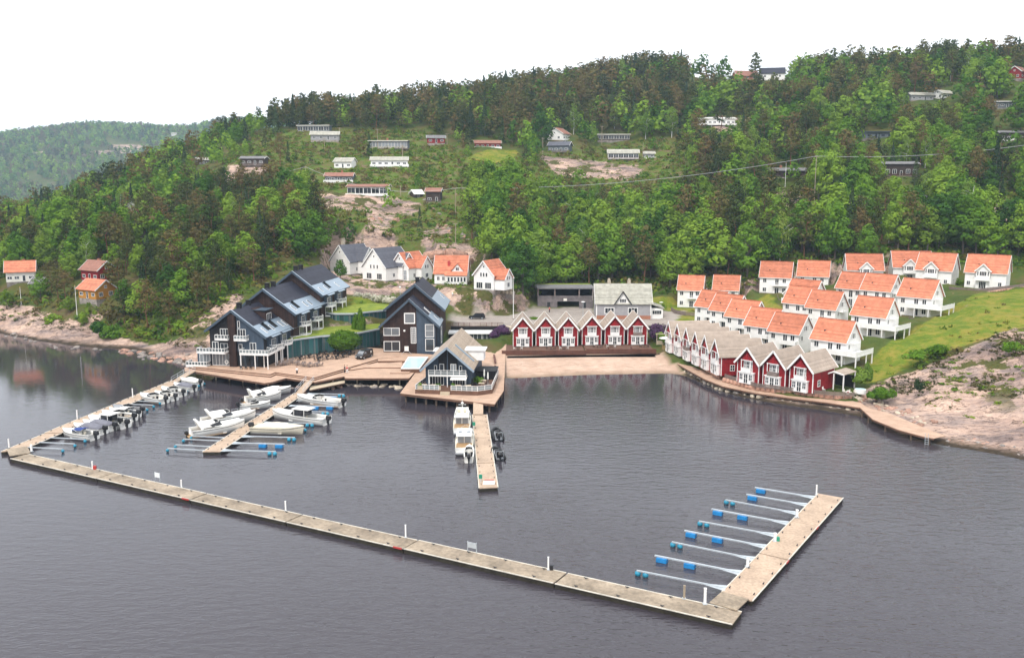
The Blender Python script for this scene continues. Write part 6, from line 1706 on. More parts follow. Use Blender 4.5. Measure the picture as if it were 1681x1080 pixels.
for i, (a, k) in enumerate([((452.6, 742), 'balls'), ((467, 730), 'box2'), ((484, 719), 'balls'), ((500.6, 704), 'thin'), ((513.5, 696), 'balls'), ((539, 677), 'balls'), ((548.6, 668), 'box2'), ((563, 660), 'thin'), ((554, 651.5), 'box1'), ((565, 648), 'balls')]):
    tip = xy(P(*a, .5)); root = mpR0 + dm * ((tip - mpR0).dot(dm) - 0.3)
    boom(f'{ORD[i]} boom from near end, right side of cruiser pontoon, {KD[k]}', tip, root, k, 'booms of the cruiser pontoon')

## boats
def hull_rings(L, B, H, n=11, bow_rise=.35, draft=.25, stern=.9, full=.55):
    """closed half-ring stations from stern (x=0) to bow (x=L); returns sheer line as well"""
    rings, sheer = [], []
    for i in range(n):
        s = i / (n - 1)
        w = B / 2 * (stern + (1 - stern) * min(1, s / .35)) * (1 - max(0, (s - full) / (1 - full)) ** 2.2 * .985)
        h = H * (1 + bow_rise * s ** 2)
        x = L * s
        fl = .62 - .35 * s
        rings.append([(x - .10 * L * s * s * 0, -w, h), (x, -w * .98, h * .72), (x - .03 * L * s, -w * (fl + .25), .06), (x - .06 * L * s, 0, -draft * (1 - s * .6)), (x - .03 * L * s, w * (fl + .25), .06), (x, w * .98, h * .72), (x, w, h)])
        sheer.append((x, w, h))
    return rings, sheer
def hull(b, L, B, H, **k):
    rings, sheer = hull_rings(L, B, H, **k)
    n = len(rings[0])
    v = [p for r in rings for p in r]; f = []
    for j in range(len(rings) - 1):
        for i in range(n - 1):
            f.append((j * n + i, j * n + i + 1, (j + 1) * n + i + 1, (j + 1) * n + i))
    f.append(tuple(range(n)))
    b.add(v, f)
    return sheer
def deck_strip(b, sheer, i0, i1, inset=0.0, dz=0.0, camber=.06):
    """deck between stations i0..i1"""
    v, f = [], []
    for (x, w, h) in sheer[i0:i1 + 1]:
        w2 = max(0.01, w - inset); v += [(x, -w2, h + dz), (x, 0, h + dz + camber), (x, w2, h + dz)]
    for j in range(i1 - i0):
        for i in range(2):
            f.append((j * 3 + i, (j + 1) * 3 + i, (j + 1) * 3 + i + 1, j * 3 + i + 1))
    b.add(v, f)
def gunwale(b, sheer, i0, i1, wd=.18):
    for s in (-1, 1):
        v, f = [], []
        for (x, w, h) in sheer[i0:i1 + 1]:
            v += [(x, s * w, h + .02), (x, s * max(.02, w - wd), h + .02), (x, s * max(.02, w - wd), h - .45)]
        for j in range(i1 - i0):
            for i in range(2):
                f.append((j * 3 + i, (j + 1) * 3 + i, (j + 1) * 3 + i + 1, j * 3 + i + 1))
        b.add(v, f)
def outboard(parent, x, y=0, s=1.0, m='outboard_black'):
    b = MB()
    b.loft([[(x - .55 * s, y - .18 * s, .75 * s), (x + .05, y - .22 * s, .75 * s), (x + .05, y + .22 * s, .75 * s), (x - .55 * s, y + .18 * s, .75 * s)],
            [(x - .68 * s, y - .22 * s, 1.05 * s), (x + .08, y - .26 * s, 1.0 * s), (x + .08, y + .26 * s, 1.0 * s), (x - .68 * s, y + .22 * s, 1.05 * s)],
            [(x - .60 * s, y - .17 * s, 1.38 * s), (x - .02, y - .2 * s, 1.42 * s), (x - .02, y + .2 * s, 1.42 * s), (x - .60 * s, y + .17 * s, 1.38 * s)]])
    b.box(x - .35 * s, x - .1 * s, y - .08 * s, y + .08 * s, -.4, .75 * s); b.box(x - .1, x + .14, y - .15, y + .15, .35, .75)
    return b.build('outboard', m, parent)
def screen(parent, x, w, z, h, rake=.5, m='boat_glass', wrap=1.2):
    """raked wrap-round windscreen with frame"""
    b = MB()
    p = [(x - wrap, -w), (x, -w * .75), (x + .25, 0), (x, w * .75), (x - wrap, w)]
    for a, c in zip(p[:-1], p[1:]):
        A, C = Vector((*a, z)), Vector((*c, z)); up = Vector((-rake, 0, h))
        hh = .55 if a is p[0] or c is p[-1] else 1
        b.add([A, C, C + up * (hh if c is p[-1] else 1), A + up * (hh if a is p[0] else 1)], [(0, 1, 2, 3)])
        # thickness
    o = b.build('windscreen', m, parent)
    md = o.modifiers.new('thick', 'SOLIDIFY'); md.thickness = .04
    k = MB()
    for a, c in zip(p[:-1], p[1:]):
        up = Vector((-rake, 0, h)); k.beam(Vector((*a, z)) + up * (.55 if a is p[0] else 1), Vector((*c, z)) + up * (.55 if c is p[-1] else 1), .05)
    k.build('frame', 'gelcoat', o)
    return o
def seat(b, x, y, z, w=.5):
    b.box(x - .25, x + .25, y - w / 2, y + w / 2, z, z + .35); b.box(x - .32, x - .22, y - w / 2, y + w / 2, z + .35, z + .85)
def boat(label, stern, bow, style, group, beam=None, hull_m='gelcoat', cover='canvas_grey'):
    a, b_ = xy(stern), xy(bow); d = b_ - a; L = d.length
    t = thing('motorboat', label, 'boat', (a.x, a.y, 0), math.atan2(d.y, d.x), group)
    B = beam or min(3.4, .36 * L + .35); H = .78 + .045 * L
    if style == 'cruiser': H += .25
    h = MB(); sh = hull(h, L, B, H); ho = h.build('hull', hull_m, t, smooth=True)
    k = MB()
    for s in (-1, 1):
        for j in range(len(sh) - 1):
            x0, w0, h0 = sh[j]; x1, w1, h1 = sh[j + 1]; k.beam((x0, s * (w0 + .01), h0 * .86), (x1, s * (w1 + .01), h1 * .86), .05, .07)
    k.build('rubbing_strake', 'dark_vinyl', ho)
    g = MB(); gunwale(g, sh, 0, 6); g.build('gunwale', hull_m, ho)
    f = MB(); f.box(.05, L * .62, -B * .42, B * .42, .22, .30); f.build('cockpit_floor', 'teak' if style in ('cruiser', 'open') else 'gelcoat_grey', t)
    dk = MB(); deck_strip(dk, sh, 6 if style != 'cruiser' else 5, 10, 0, .02, .10); dk.build('foredeck', hull_m, t, smooth=True)
    c = MB(); c.box(L * .55, L * .62, -B * .40, B * .40, .25, sh[6][2] + .06); c.build('bulkhead', hull_m, t)
    st = MB(); st.box(.3, .9, -B * .36, B * .36, .3, .7); st.box(.15, .3, -B * .36, B * .36, .3, 1.0); seat(st, L * .42, -.5, .3); seat(st, L * .42, .5, .3); st.build('seats', 'dark_vinyl' if style == 'open' else 'gelcoat_cream', t)
    if style == 'open':
        screen(t, L * .60, B * .40, sh[6][2] + .08, .45, .35); outboard(t, 0, 0, 1.0 + L * .03)
    elif style == 'cover':
        v = []; rings = []
        for s_, hh in ((.05, .15), (.2, .5), (.45, .72), (.62, .5), (.68, .12)):
            j = min(9, int(s_ * 10)); w = sh[j][1] * .98; zz = sh[j][2]
            rings.append([(L * s_, -w, zz), (L * s_, -w * .6, zz + hh * .75), (L * s_, 0, zz + hh), (L * s_, w * .6, zz + hh * .75), (L * s_, w, zz)])
        q = MB(); q.loft(rings); q.build('tarpaulin', cover, t, smooth=True); outboard(t, 0, 0, 1.0 + L * .03)
    elif style == 'bimini':
        screen(t, L * .60, B * .40, sh[6][2] + .08, .5, .35); outboard(t, 0, 0, 1.2)
        q = MB(); q.loft([[(L * .30, -B * .38, 1.75), (L * .30, 0, 1.92), (L * .30, B * .38, 1.75), (L * .30, B * .38, 1.70), (L * .30, 0, 1.87), (L * .30, -B * .38, 1.70)], [(L * .58, -B * .36, 1.68), (L * .58, 0, 1.84), (L * .58, B * .36, 1.68), (L * .58, B * .36, 1.63), (L * .58, 0, 1.79), (L * .58, -B * .36, 1.63)]])
        qo = q.build('sun_canopy', cover, t)
        for x in (.31, .57):
            for s in (-1, 1): MB().tube((L * x, s * B * .37, .7), (L * x, s * B * .37, 1.72), .025, n=6).build('pole', 'galvanised', qo)
    elif style == 'hardtop':
        zt = sh[6][2]
        q = MB(); q.loft([[(L * .34, -B * .36, zt - .1), (L * .34, B * .36, zt - .1), (L * .34, B * .33, zt + 1.05), (L * .34, -B * .33, zt + 1.05)], [(L * .60, -B * .36, zt - .1), (L * .60, B * .36, zt - .1), (L * .53, B * .31, zt + 1.05), (L * .53, -B * .31, zt + 1.05)]]); q.build('wheelhouse_glass', 'boat_glass', t)
        q = MB(); q.box(L * .27, L * .57, -B * .37, B * .37, zt + 1.05, zt + 1.16)
        for x in (.345, .53):
            for s in (-1, 1): q.beam((L * x, s * B * .35, zt - .1), (L * x, s * B * .34, zt + 1.06), .09)
        q.build('hardtop', hull_m, t)
        c2 = MB(); deck_strip(c2, sh, 6, 9, .35, .12, .30); c2.build('trunk_cabin', hull_m, t, smooth=True)
        outboard(t, 0, .0, 1.25)
    elif style == 'cruiser':
        c2 = MB(); deck_strip(c2, sh, 4, 9, .30, .12, .42); c2.build('trunk_cabin', hull_m, t, smooth=True)
        zt = sh[5][2]
        screen(t, L * .56, B * .42, zt + .2, .7, .75, wrap=1.9)
        arch = MB()
        for s in (-1, 1):
            arch.beam((L * .18, s * B * .46, zt - .05), (L * .10, s * B * .34, zt + 1.35), .42, .10, up=(0, 1, 0))
        arch.beam((L * .10, -B * .36, zt + 1.35), (L * .10, B * .36, zt + 1.35), .42, .10); arch.build('radar_arch', hull_m, t)
        q = MB(); q.loft([[(L * .16, -B * .40, zt + .1), (L * .16, -B * .3, zt + .85), (L * .16, B * .3, zt + .85), (L * .16, B * .40, zt + .1)], [(L * .42, -B * .40, zt + .15), (L * .42, -B * .3, zt + .95), (L * .42, B * .3, zt + .95), (L * .42, B * .40, zt + .15)]]); q.build('cockpit_cover', 'canvas_white', t, smooth=False)
        sw = MB(); sw.box(-.7, .05, -B * .4, B * .4, .28, .38); sw.build('swim_platform', 'teak', t)
        outboard(t, -.5, .4, .85);
        rl_ = MB()
        for s in (-1, 1):
            for j in range(6, 9):
                rl_.beam((sh[j][0], s * (sh[j][1] - .08), sh[j][2] + .5), (sh[j + 1][0], s * max(.05, sh[j + 1][1] - .08), sh[j + 1][2] + .5), .035)
                rl_.beam((sh[j][0], s * (sh[j][1] - .08), sh[j][2]), (sh[j][0], s * (sh[j][1] - .08), sh[j][2] + .5), .035)
        rl_.build('pulpit_rail', 'galvanised', t)
    return t
GL = 'small motorboats at the long left pontoon'
def bt(label, s, b, *a, **k):
    boat(label, P(s[0], s[1], 0), P(b[0], b[1], 0), *a, **k)
bt('white boat with blue sun canopy, nearest on the long left pontoon', (156, 722), (104, 716), 'bimini', GL, cover='canvas_blue')
bt('white boat under grey tarpaulin next to the blue-canopied one', (171, 713), (122, 707), 'cover', GL)
bt('second tarpaulin-covered boat at the long left pontoon, dark outboard', (187, 707), (137, 701.5), 'cover', GL)
bt('biggest white boat at the long left pontoon, tall dark windscreen', (207, 703), (146, 695.5), 'hardtop', GL)
bt('white open boat with pale seats beyond the big windscreen boat', (219, 692), (168, 686), 'open', GL)
bt('dark-cushioned open boat, last of the left pontoon cluster', (232, 681), (186, 676), 'open', GL, hull_m='gelcoat_grey')
bt('white open boat lying alone in the middle of the left pontoon', (271, 662.5), (231, 656), 'open', GL)
bt('small boat with dark outboard beside the lone white one', (287, 658), (255, 652), 'open', GL)
bt('white boat under the gangway end of the left pontoon', (328, 634), (297, 629.5), 'cover', GL, cover='canvas_white')
bt('white boat with slim windscreen between tarpaulin boats and the big one', (196, 700), (150, 694), 'open', GL)
bt('small white boat squeezed behind the open pale-seated boat', (226, 686), (180, 681), 'bimini', GL, cover='canvas_white')
bt('white boat with outboard near the far end of the left pontoon', (300, 651), (266, 645), 'open', GL)
bt('small covered boat just before the gangway end of the left pontoon', (318, 643), (286, 638), 'cover', GL)
GM = 'boats at the cruiser pontoon'
bt('near left cruiser with black cockpit opening and twin stripe hull', (314, 718), (402, 705), 'cruiser', GM)
bt('largest cream-topped cruiser with radar arch on the left side', (332, 701), (420, 689), 'cruiser', GM, beam=3.6)
bt('small white boat between the arch cruisers', (394, 673), (444, 669), 'open', GM)
bt('far left cruiser with radar arch before the terrace', (404, 663), (462, 655.5), 'cruiser', GM)
bt('farthest white sports boat on the left side, long flat canopy', (426, 650), (478, 644), 'cover', GM, cover='canvas_white')
bt('open white boat with black outboard, far right side of cruiser pontoon', (562, 668), (488, 660), 'open', GM)
bt('hardtop boat with black outboard, middle right side of cruiser pontoon', (537, 697), (448, 686), 'hardtop', GM)
bt('cream day boat with rounded bow pointing away from the cruiser pontoon', (416, 709), (499, 713), 'cover', GM, hull_m='gelcoat_cream', cover='gelcoat_cream')

def yacht(label, px, py, L, B, fly):
    v = P(px, py, 0)
    t = thing('motor_yacht', label, 'yacht', (v.x, v.y, 0), R(91), 'yachts at the pale pontoon')
    H = 1.25
    h = MB(); sh = hull(h, L, B, H, bow_rise=.45); ho = h.build('hull', 'gelcoat', t, smooth=True)
    k = MB(); deck_strip(k, sh, 0, 10, .05, -.02, .04); k.build('deck', 'gelcoat_cream', t)
    MB().box(.2, L * .26, -B * .40, B * .40, H + .02, H + .07).build('aft_deck', 'teak', t)
    c = MB(); c.loft([[(L * .26, -B * .41, H), (L * .26, B * .41, H), (L * .26, B * .37, H + 1.5), (L * .26, -B * .37, H + 1.5)], [(L * .66, -B * .39, H + .1), (L * .66, B * .39, H + .1), (L * .58, B * .34, H + 1.5), (L * .58, -B * .34, H + 1.5)]]); co = c.build('saloon', 'gelcoat', t)
    for s in (-1, 1):
        w_ = MB(); w_.beam((L * .32, s * B * .405, H + .85), (L * .60, s * B * .385, H + .88), .06, .55); w_.build('side_window', 'boat_glass', co)
    for s in (-.5, .5):
        w_ = MB(); w_.box(L * .255, L * .262, s * B * .36 - .5, s * B * .36 + .5, H + .1, H + 1.35); w_.build('saloon_door', 'window_pale', co)
    rf = MB(); rf.box(L * .14, L * .60, -B * .40, B * .40, H + 1.5, H + 1.64); ro = rf.build('roof', 'gelcoat', t)
    for s in (-.22, .22):
        g = MB(); g.box(L * .30, L * .42, s * B - .28, s * B + .28, H + 1.64, H + 1.70); g.build('hatch', 'window_pale', ro)
    if fly:
        f = MB()
        for s in (-1, 1): f.beam((L * .22, s * B * .37, H + 1.95), (L * .56, s * B * .32, H + 2.0), .08, .65)
        f.beam((L * .56, -B * .32, H + 2.0), (L * .56, B * .32, H + 2.0), .1, .7); f.build('flybridge', 'gelcoat', t)
        st = MB(); seat(st, L * .40, -.5, H + 1.66); seat(st, L * .40, .5, H + 1.66); st.box(L * .24, L * .30, -B * .3, B * .3, H + 1.64, H + 2.0); st.build('seats', 'gelcoat_cream', t)
        m = MB(); m.tube((L * .50, 0, H + 1.6), (L * .48, 0, H + 4.0), .07, .04); m.beam((L * .49, -.7, H + 3.0), (L * .49, .7, H + 3.0), .07); m.ball((L * .49, 0, H + 3.3), .28, .28, .16); m.build('mast', 'gelcoat', t)
    r = MB()
    for s in (-1, 1):
        for j in range(5, 10):
            r.beam((sh[j][0], s * max(.05, sh[j][1] - .1), sh[j][2] + .6), (sh[j + 1][0], s * max(.05, sh[j + 1][1] - .1), sh[j + 1][2] + .6), .04)
            r.beam((sh[j][0], s * max(.05, sh[j][1] - .1), sh[j][2]), (sh[j][0], s * max(.05, sh[j][1] - .1), sh[j][2] + .6), .04)
    r.build('pulpit_rail', 'galvanised', t)
    MB().box(-.6, .05, -B * .42, B * .42, .3, .42).build('swim_platform', 'gelcoat_grey', t)
yacht('far white flybridge yacht with mast beside the pale pontoon', 757.5, 714, 10.5, 3.3, True)
yacht('near white yacht with open teak aft deck beside the pale pontoon', 761.5, 747, 10.0, 3.2, False)
boat('small white tender with black outboard behind the near yacht', P(769.5, 760, 0), P(770.5, 742, 0), 'open', 'yachts at the pale pontoon', beam=1.7)
def rib(label, px, py, rz, L):
    v = P(px, py, 0)
    t = thing('inflatable_boat', label, 'inflatable', (v.x, v.y, 0), rz, 'black inflatables at the pale pontoon')
    b = MB(); r = .27; w = .82
    path = [(-.2, -w, .36)] + [(L * s, -w, .36 + .05 * s) for s in (.2, .45, .65)] + [(L * .82, -w * .72, .45), (L * .95, -w * .3, .5), (L * .97, 0, .52), (L * .95, w * .3, .5), (L * .82, w * .72, .45)] + [(L * s, w, .36 + .05 * s) for s in (.65, .45, .2)] + [(-.2, w, .36)]
    pts = [Vector(p) for p in path]; rings = []
    for i, p in enumerate(pts):
        d = (pts[min(i + 1, len(pts) - 1)] - pts[max(i - 1, 0)]).normalized(); s = d.cross(Vector((0, 0, 1))).normalized(); u = s.cross(d)
        rr = r * (.55 if i in (0, len(pts) - 1) else 1)
        rings.append([p + (s * math.cos(g) + u * math.sin(g)) * rr for g in [2 * math.pi * j / 10 for j in range(10)]])
    b.loft(rings); b.build('tube', 'rubber_black', t, smooth=True)
    MB().prism([(.1, -.7), (L * .75, -.7), (L * .92, 0), (L * .75, .7), (.1, .7)], .1, .28).build('floor', 'gelcoat_grey', t)
    s = MB(); s.box(L * .40, L * .52, -.32, .32, .28, 1.05); s.build('console', 'dark_vinyl', t)
    s = MB(); seat(s, L * .30, 0, .28, .7); seat(s, L * .14, 0, .28, .7); s.build('seats', 'dark_vinyl', t)
    f = MB()
    for y in (-.6, .6): f.tube((.15, y, .3), (.05, y, 1.55), .035)
    f.tube((.05, -.6, 1.55), (.05, .6, 1.55), .035); f.build('a_frame', 'galvanised', t)
    outboard(t, -.15, 0, 1.15)
rib('far black inflatable with steel frame right of the pale pontoon', 819, 724, R(96), 6.6)
rib('near black inflatable right of the pale pontoon', 821, 756, R(100), 5.8)

## posts and signs on the pontoons
def post(label, px, py, h, m, w=.16, base=None, group='posts on the breakwater', name='marker_post', z=Z):
    v = P(px, py, z)
    t = thing(name, label, 'post', (v.x, v.y, z), 0, group)
    MB().box(-w / 2, w / 2, -w / 2, w / 2, .08, h).build('shaft', m, t)
    MB().box(-w * .9, w * .9, -w * .9, w * .9, 0, .08).build('foot', 'galvanised', t)
    MB().box(-w * .6, w * .6, -w * .6, w * .6, h, h + .06).build('cap', m, t)
    if base:
        MB().box(.15, .55, -.15, .2, 0, .55).build('locker', base, t)
post('white post with red locker near the left end of the breakwater', 152, 770, 1.2, 'white_paint', base='red_plastic')
post('white post on the breakwater right of the green sign', 298, 800, 1.1, 'white_paint')
post('white post in the middle of the left half of the breakwater', 469, 838, 1.3, 'white_paint')
post('tall white post at the breakwater joint', 666, 882, 1.6, 'white_paint')
post('white post with dark locker right of the breakwater sign', 900, 935, 1.5, 'white_paint', base='dark_vinyl')
post('bare wooden post near the right end of the breakwater', 1123, 982, 1.4, 'pole_wood', .2)
post('thick white post near the landing plate at the breakwater end', 1157, 991, 1.7, 'white_paint', .24)
post('white post at the joint corner of the two left pontoons', 52, 741, 1.1, 'white_paint', .26)
post('slim white post at the outer edge of the left pontoon near its end', 15, 735, 1.5, 'white_paint', group='posts on the other pontoons')
post('slim white post halfway along the left pontoon', 127, 688, 1.7, 'white_paint', group='posts on the other pontoons')
post('white post on the far half of the left pontoon', 218, 652, 1.8, 'white_paint', group='posts on the other pontoons')
post('white post at the far corner of the lower right pontoon', 1340, 812, 1.4, 'white_paint', group='posts on the other pontoons')
for px, py, n in ((1308, 849, 'far'), (1272, 888, 'middle'), (1227, 930, 'near')):
    post(f'{n} power pedestal on the edge of the lower right pontoon', px, py, 1.0, 'white_paint', .28, base='green_plastic' if n == 'middle' else None, group='power pedestals', name='power_pedestal')
def board(label, px, py, w, h, m):
    v = P(px, py, Z)
    t = thing('sign_board', label, 'sign', (v.x, v.y, Z), R(-28), 'sign boards on the breakwater')
    for x in (-w / 2, w / 2): MB().box(x - .04, x + .04, -.04, .04, 0, .6 + h).build('leg', 'galvanised', t)
    MB().box(-w / 2, w / 2, -.07, -.041, .55, .55 + h).build('panel', m, t)
board('pale green sign panel on the left half of the breakwater', 259, 789, 1.0, .7, 'pool_liner')
board('grey sign panel on the breakwater right of the tall post', 775, 906, 1.2, .7, 'galvanised')
for px, py, c_, n in ((778, 703, 'green_plastic', 'green life-saving box beside the far yacht'), (789, 791, 'green_plastic', 'green life-saving box at the outer end of the pale pontoon')):
    v = P(px, py, Z); t = thing('rescue_box', n, 'rescue box', (v.x, v.y, Z), 0, 'rescue boxes on the pale pontoon')
    MB().box(-.05, .05, -.05, .05, 0, 1.0).build('stand', 'galvanised', t); MB().box(-.25, .25, -.14, .1, .55, 1.15).build('box', c_, t)
## trees and shrubs
def leaf_material(name, cols, trans=.25, nscale=.45):
    m = bpy.data.materials.new(name); m.use_nodes = True
    n, l = m.node_tree.nodes, m.node_tree.links
    n.clear()
    out = n.new('ShaderNodeOutputMaterial')
    oi = n.new('ShaderNodeObjectInfo'); at = n.new('ShaderNodeAttribute'); at.attribute_name = 'tint'
    ad = n.new('ShaderNodeMath'); ad.operation = 'ADD'; l.new(oi.outputs['Random'], ad.inputs[0]); l.new(at.outputs['Fac'], ad.inputs[1])
    fr = n.new('ShaderNodeMath'); fr.operation = 'FRACT'; l.new(ad.outputs[0], fr.inputs[0])
    geo = n.new('ShaderNodeNewGeometry')
    no = n.new('ShaderNodeTexNoise'); no.inputs['Scale'].default_value = nscale; no.inputs['Detail'].default_value = 3
    l.new(geo.outputs['Position'], no.inputs['Vector'])
    mx = n.new('ShaderNodeMath'); mx.operation = 'MULTIPLY_ADD'; l.new(no.outputs['Fac'], mx.inputs[0]); mx.inputs[1].default_value = .55;
    sc = n.new('ShaderNodeMath'); sc.operation = 'MULTIPLY_ADD'; l.new(fr.outputs[0], sc.inputs[0]); sc.inputs[1].default_value = .72; sc.inputs[2].default_value = -.12
    l.new(sc.outputs[0], mx.inputs[2])
    rp = n.new('ShaderNodeValToRGB'); e = rp.color_ramp.elements
    while len(e) < len(cols): e.new(.5)
    for k, c in enumerate(cols):
        e[k].position = .08 + .84 * k / (len(cols) - 1); e[k].color = (*c, 1)
    l.new(mx.outputs[0], rp.inputs['Fac'])
    d = n.new('ShaderNodeBsdfDiffuse'); t = n.new('ShaderNodeBsdfTranslucent'); ms = n.new('ShaderNodeMixShader'); ms.inputs[0].default_value = trans
    l.new(rp.outputs['Color'], d.inputs['Color']); l.new(rp.outputs['Color'], t.inputs['Color'])
    l.new(d.outputs[0], ms.inputs[1]); l.new(t.outputs[0], ms.inputs[2]); l.new(ms.outputs[0], out.inputs['Surface'])
    MATS[name] = m
leaf_material('pine_needles', [(.026, .042, .016), (.058, .078, .024), (.098, .108, .032), (.140, .118, .042), (.165, .112, .046)], .18)
leaf_material('spruce_needles', [(.024, .046, .022), (.042, .074, .030), (.062, .096, .034)], .15)
leaf_material('broad_leaves', [(.032, .088, .018), (.078, .170, .022), (.140, .262, .028), (.240, .360, .044), (.120, .200, .026)], .3)
leaf_material('birch_leaves', [(.110, .205, .034), (.175, .275, .046), (.240, .310, .062)], .35)
leaf_material('bush_leaves', [(.040, .090, .016), (.095, .175, .020), (.175, .250, .028), (.170, .150, .042), (.110, .075, .040)], .3, .3)
leaf_material('heather', [(.028, .036, .012), (.055, .062, .018), (.085, .078, .026), (.075, .048, .030)], .15, .6)
leaf_material('bright_leaves', [(.075, .165, .016), (.110, .205, .020), (.150, .240, .026)], .3)
leaf_material('lilac_bloom', [(.035, .045, .022), (.075, .036, .080), (.110, .055, .120), (.028, .045, .018)], .2, 1.4)
leaf_material('white_bloom', [(.10, .17, .04), (.55, .52, .42), (.72, .68, .58), (.20, .24, .09)], .2, 1.6)

NORM = {}                                            # soft shading directions of the leaf cards
def cards(pts, nrm, size, rng, aspect=1.0, soft=None):
    """one small quad per point"""
    n = len(pts)
    nr = nrm / (np.linalg.norm(nrm, axis=1, keepdims=True) + 1e-9)
    r = rng.normal(size=(n, 3)); u = np.cross(nr, r); u /= np.linalg.norm(u, axis=1, keepdims=True) + 1e-9
    v = np.cross(nr, u)
    s = (size * rng.uniform(.6, 1.35, n))[:, None]
    u = u * s * aspect; v = v * s
    k = nr * s * .25
    q = np.stack([pts - u - v * .4 - k, pts + u * .4 - v + k * .5, pts + u + v * .4 - k, pts - u * .4 + v + k * .5], 1)
    NORM[id(q)] = (q, (soft if soft is not None else nr))
    return q
def crown_cards(kind, seed, n, size):
    """leaf cards of a tree one unit tall rooted at the origin; size in the same unit"""
    rng = np.random.default_rng(seed)
    P_, N_ = [], []
    if kind in ('broad', 'birch'):
        nc = int(rng.integers(15, 21)); ew = .30 if kind == 'broad' else .20
        base = .22 if kind == 'broad' else .25
        C = []
        for i in range(nc):
            h = base + (1 - base) * (i + .5) / nc
            t = (h - base) / (1 - base)
            prof = math.sin(math.pi * min(1, .18 + .80 * t) ** .8) if kind == 'broad' else math.sin(math.pi * (.12 + .84 * t) ** 1.0)
            a = i * 2.4 + rng.uniform(-.5, .5); r = ew * max(.15, prof) * rng.uniform(.45, .85)
            C.append((r * math.cos(a), r * math.sin(a), h * rng.uniform(.96, 1.0), ew * rng.uniform(.30, .52) * (.6 + .5 * prof)))
        C = np.array(C); w = C[:, 3] ** 2; w /= w.sum()
        idx = rng.choice(nc, n, p=w)
        d = rng.normal(size=(n, 3)); d /= np.linalg.norm(d, axis=1, keepdims=True)
        rad = C[idx, 3] * rng.uniform(.55, 1.08, n) ** .6
        p = C[idx, :3] + d * rad[:, None] * np.array([1, 1, .78])
        if kind == 'birch': p[:, 2] -= np.abs(rng.normal(0, .02, n))
        nn = d * .8 + (p - np.array([0, 0, .5])) * 1.0 + rng.normal(0, .45, (n, 3)) + np.array([0, 0, .25])
        P_, N_ = p, nn
    elif kind == 'pine':
        nc = int(rng.integers(13, 19)); base = rng.uniform(.30, .45)
        C = []
        for i in range(nc):
            t = (i + .5) / nc; h = base + (1 - base) * t
            prof = (1 - t) ** .55 * (.35 + .65 * min(1, t * 3.5))
            a = i * 2.4 + rng.uniform(-.6, .6); r = .23 * prof * rng.uniform(.5, 1.15)
            C.append((r * math.cos(a), r * math.sin(a), h, .085 * rng.uniform(.8, 1.35) * (.7 + .5 * prof)))
        C = np.array(C); w = C[:, 3] ** 2; w /= w.sum()
        idx = rng.choice(nc, n, p=w)
        d = rng.normal(size=(n, 3)); d /= np.linalg.norm(d, axis=1, keepdims=True)
        rad = C[idx, 3] * rng.uniform(.3, 1.1, n)
        p = C[idx, :3] + d * rad[:, None] * np.array([1.25, 1.25, .62])
        nn = d + rng.normal(0, .5, (n, 3)) + np.array([0, 0, .5])
        P_, N_ = p, nn
    else:   # spruce
        t = rng.uniform(0, 1, n) ** .75; h = .08 + .92 * (1 - t)
        a = rng.uniform(0, 2 * math.pi, n); lay = np.abs(((h * 15) % 1) - .5) * 2
        r = .19 * (1 - h) ** .85 * (.55 + .45 * lay) * rng.uniform(.6, 1.1, n)
        p = np.stack([r * np.cos(a), r * np.sin(a), h - r * .28], 1)
        nn = np.stack([np.cos(a), np.sin(a), np.full(n, .6)], 1) + rng.normal(0, .4, (n, 3))
        P_, N_ = p, nn
    axis = P_ * np.array([1, 1, 0]) / .25 + np.array([0, 0, 1]) * ((P_[:, 2:3] - .45) * 1.6)
    sf = d * .75 + axis * .55 if kind != 'spruce' else N_ * .8
    sf = sf + rng.normal(0, .18, (n, 3)) + np.array([0, 0, .12]); sf /= np.linalg.norm(sf, axis=1, keepdims=True) + 1e-9
    return cards(P_, N_ * .6 + sf, size, rng, .9 if kind in ('broad', 'birch') else .65, sf)
def quads_mesh(name, q, m, tint=None, nrm=None):
    n = len(q); me = bpy.data.meshes.new(name)
    me.vertices.add(n * 4); me.vertices.foreach_set('co', q.reshape(-1).astype(np.float32))
    me.loops.add(n * 4); me.loops.foreach_set('vertex_index', np.arange(n * 4, dtype=np.int32))
    me.polygons.add(n); me.polygons.foreach_set('loop_start', np.arange(0, n * 4, 4, dtype=np.int32)); me.polygons.foreach_set('loop_total', np.full(n, 4, np.int32))
    me.update()
    if nrm is None and id(q) in NORM: nrm = NORM[id(q)][1]
    if nrm is not None:
        me.polygons.foreach_set('use_smooth', np.ones(n, bool))
        a = me.attributes.new('custom_normal', 'FLOAT_VECTOR', 'POINT'); a.data.foreach_set('vector', np.repeat(nrm, 4, axis=0).ravel().astype(np.float32))
    if tint is not None:
        a = me.attributes.new('tint', 'FLOAT', 'POINT'); a.data.foreach_set('value', np.repeat(tint, 4).astype(np.float32))
    me.materials.append(MATS[m])
    return me
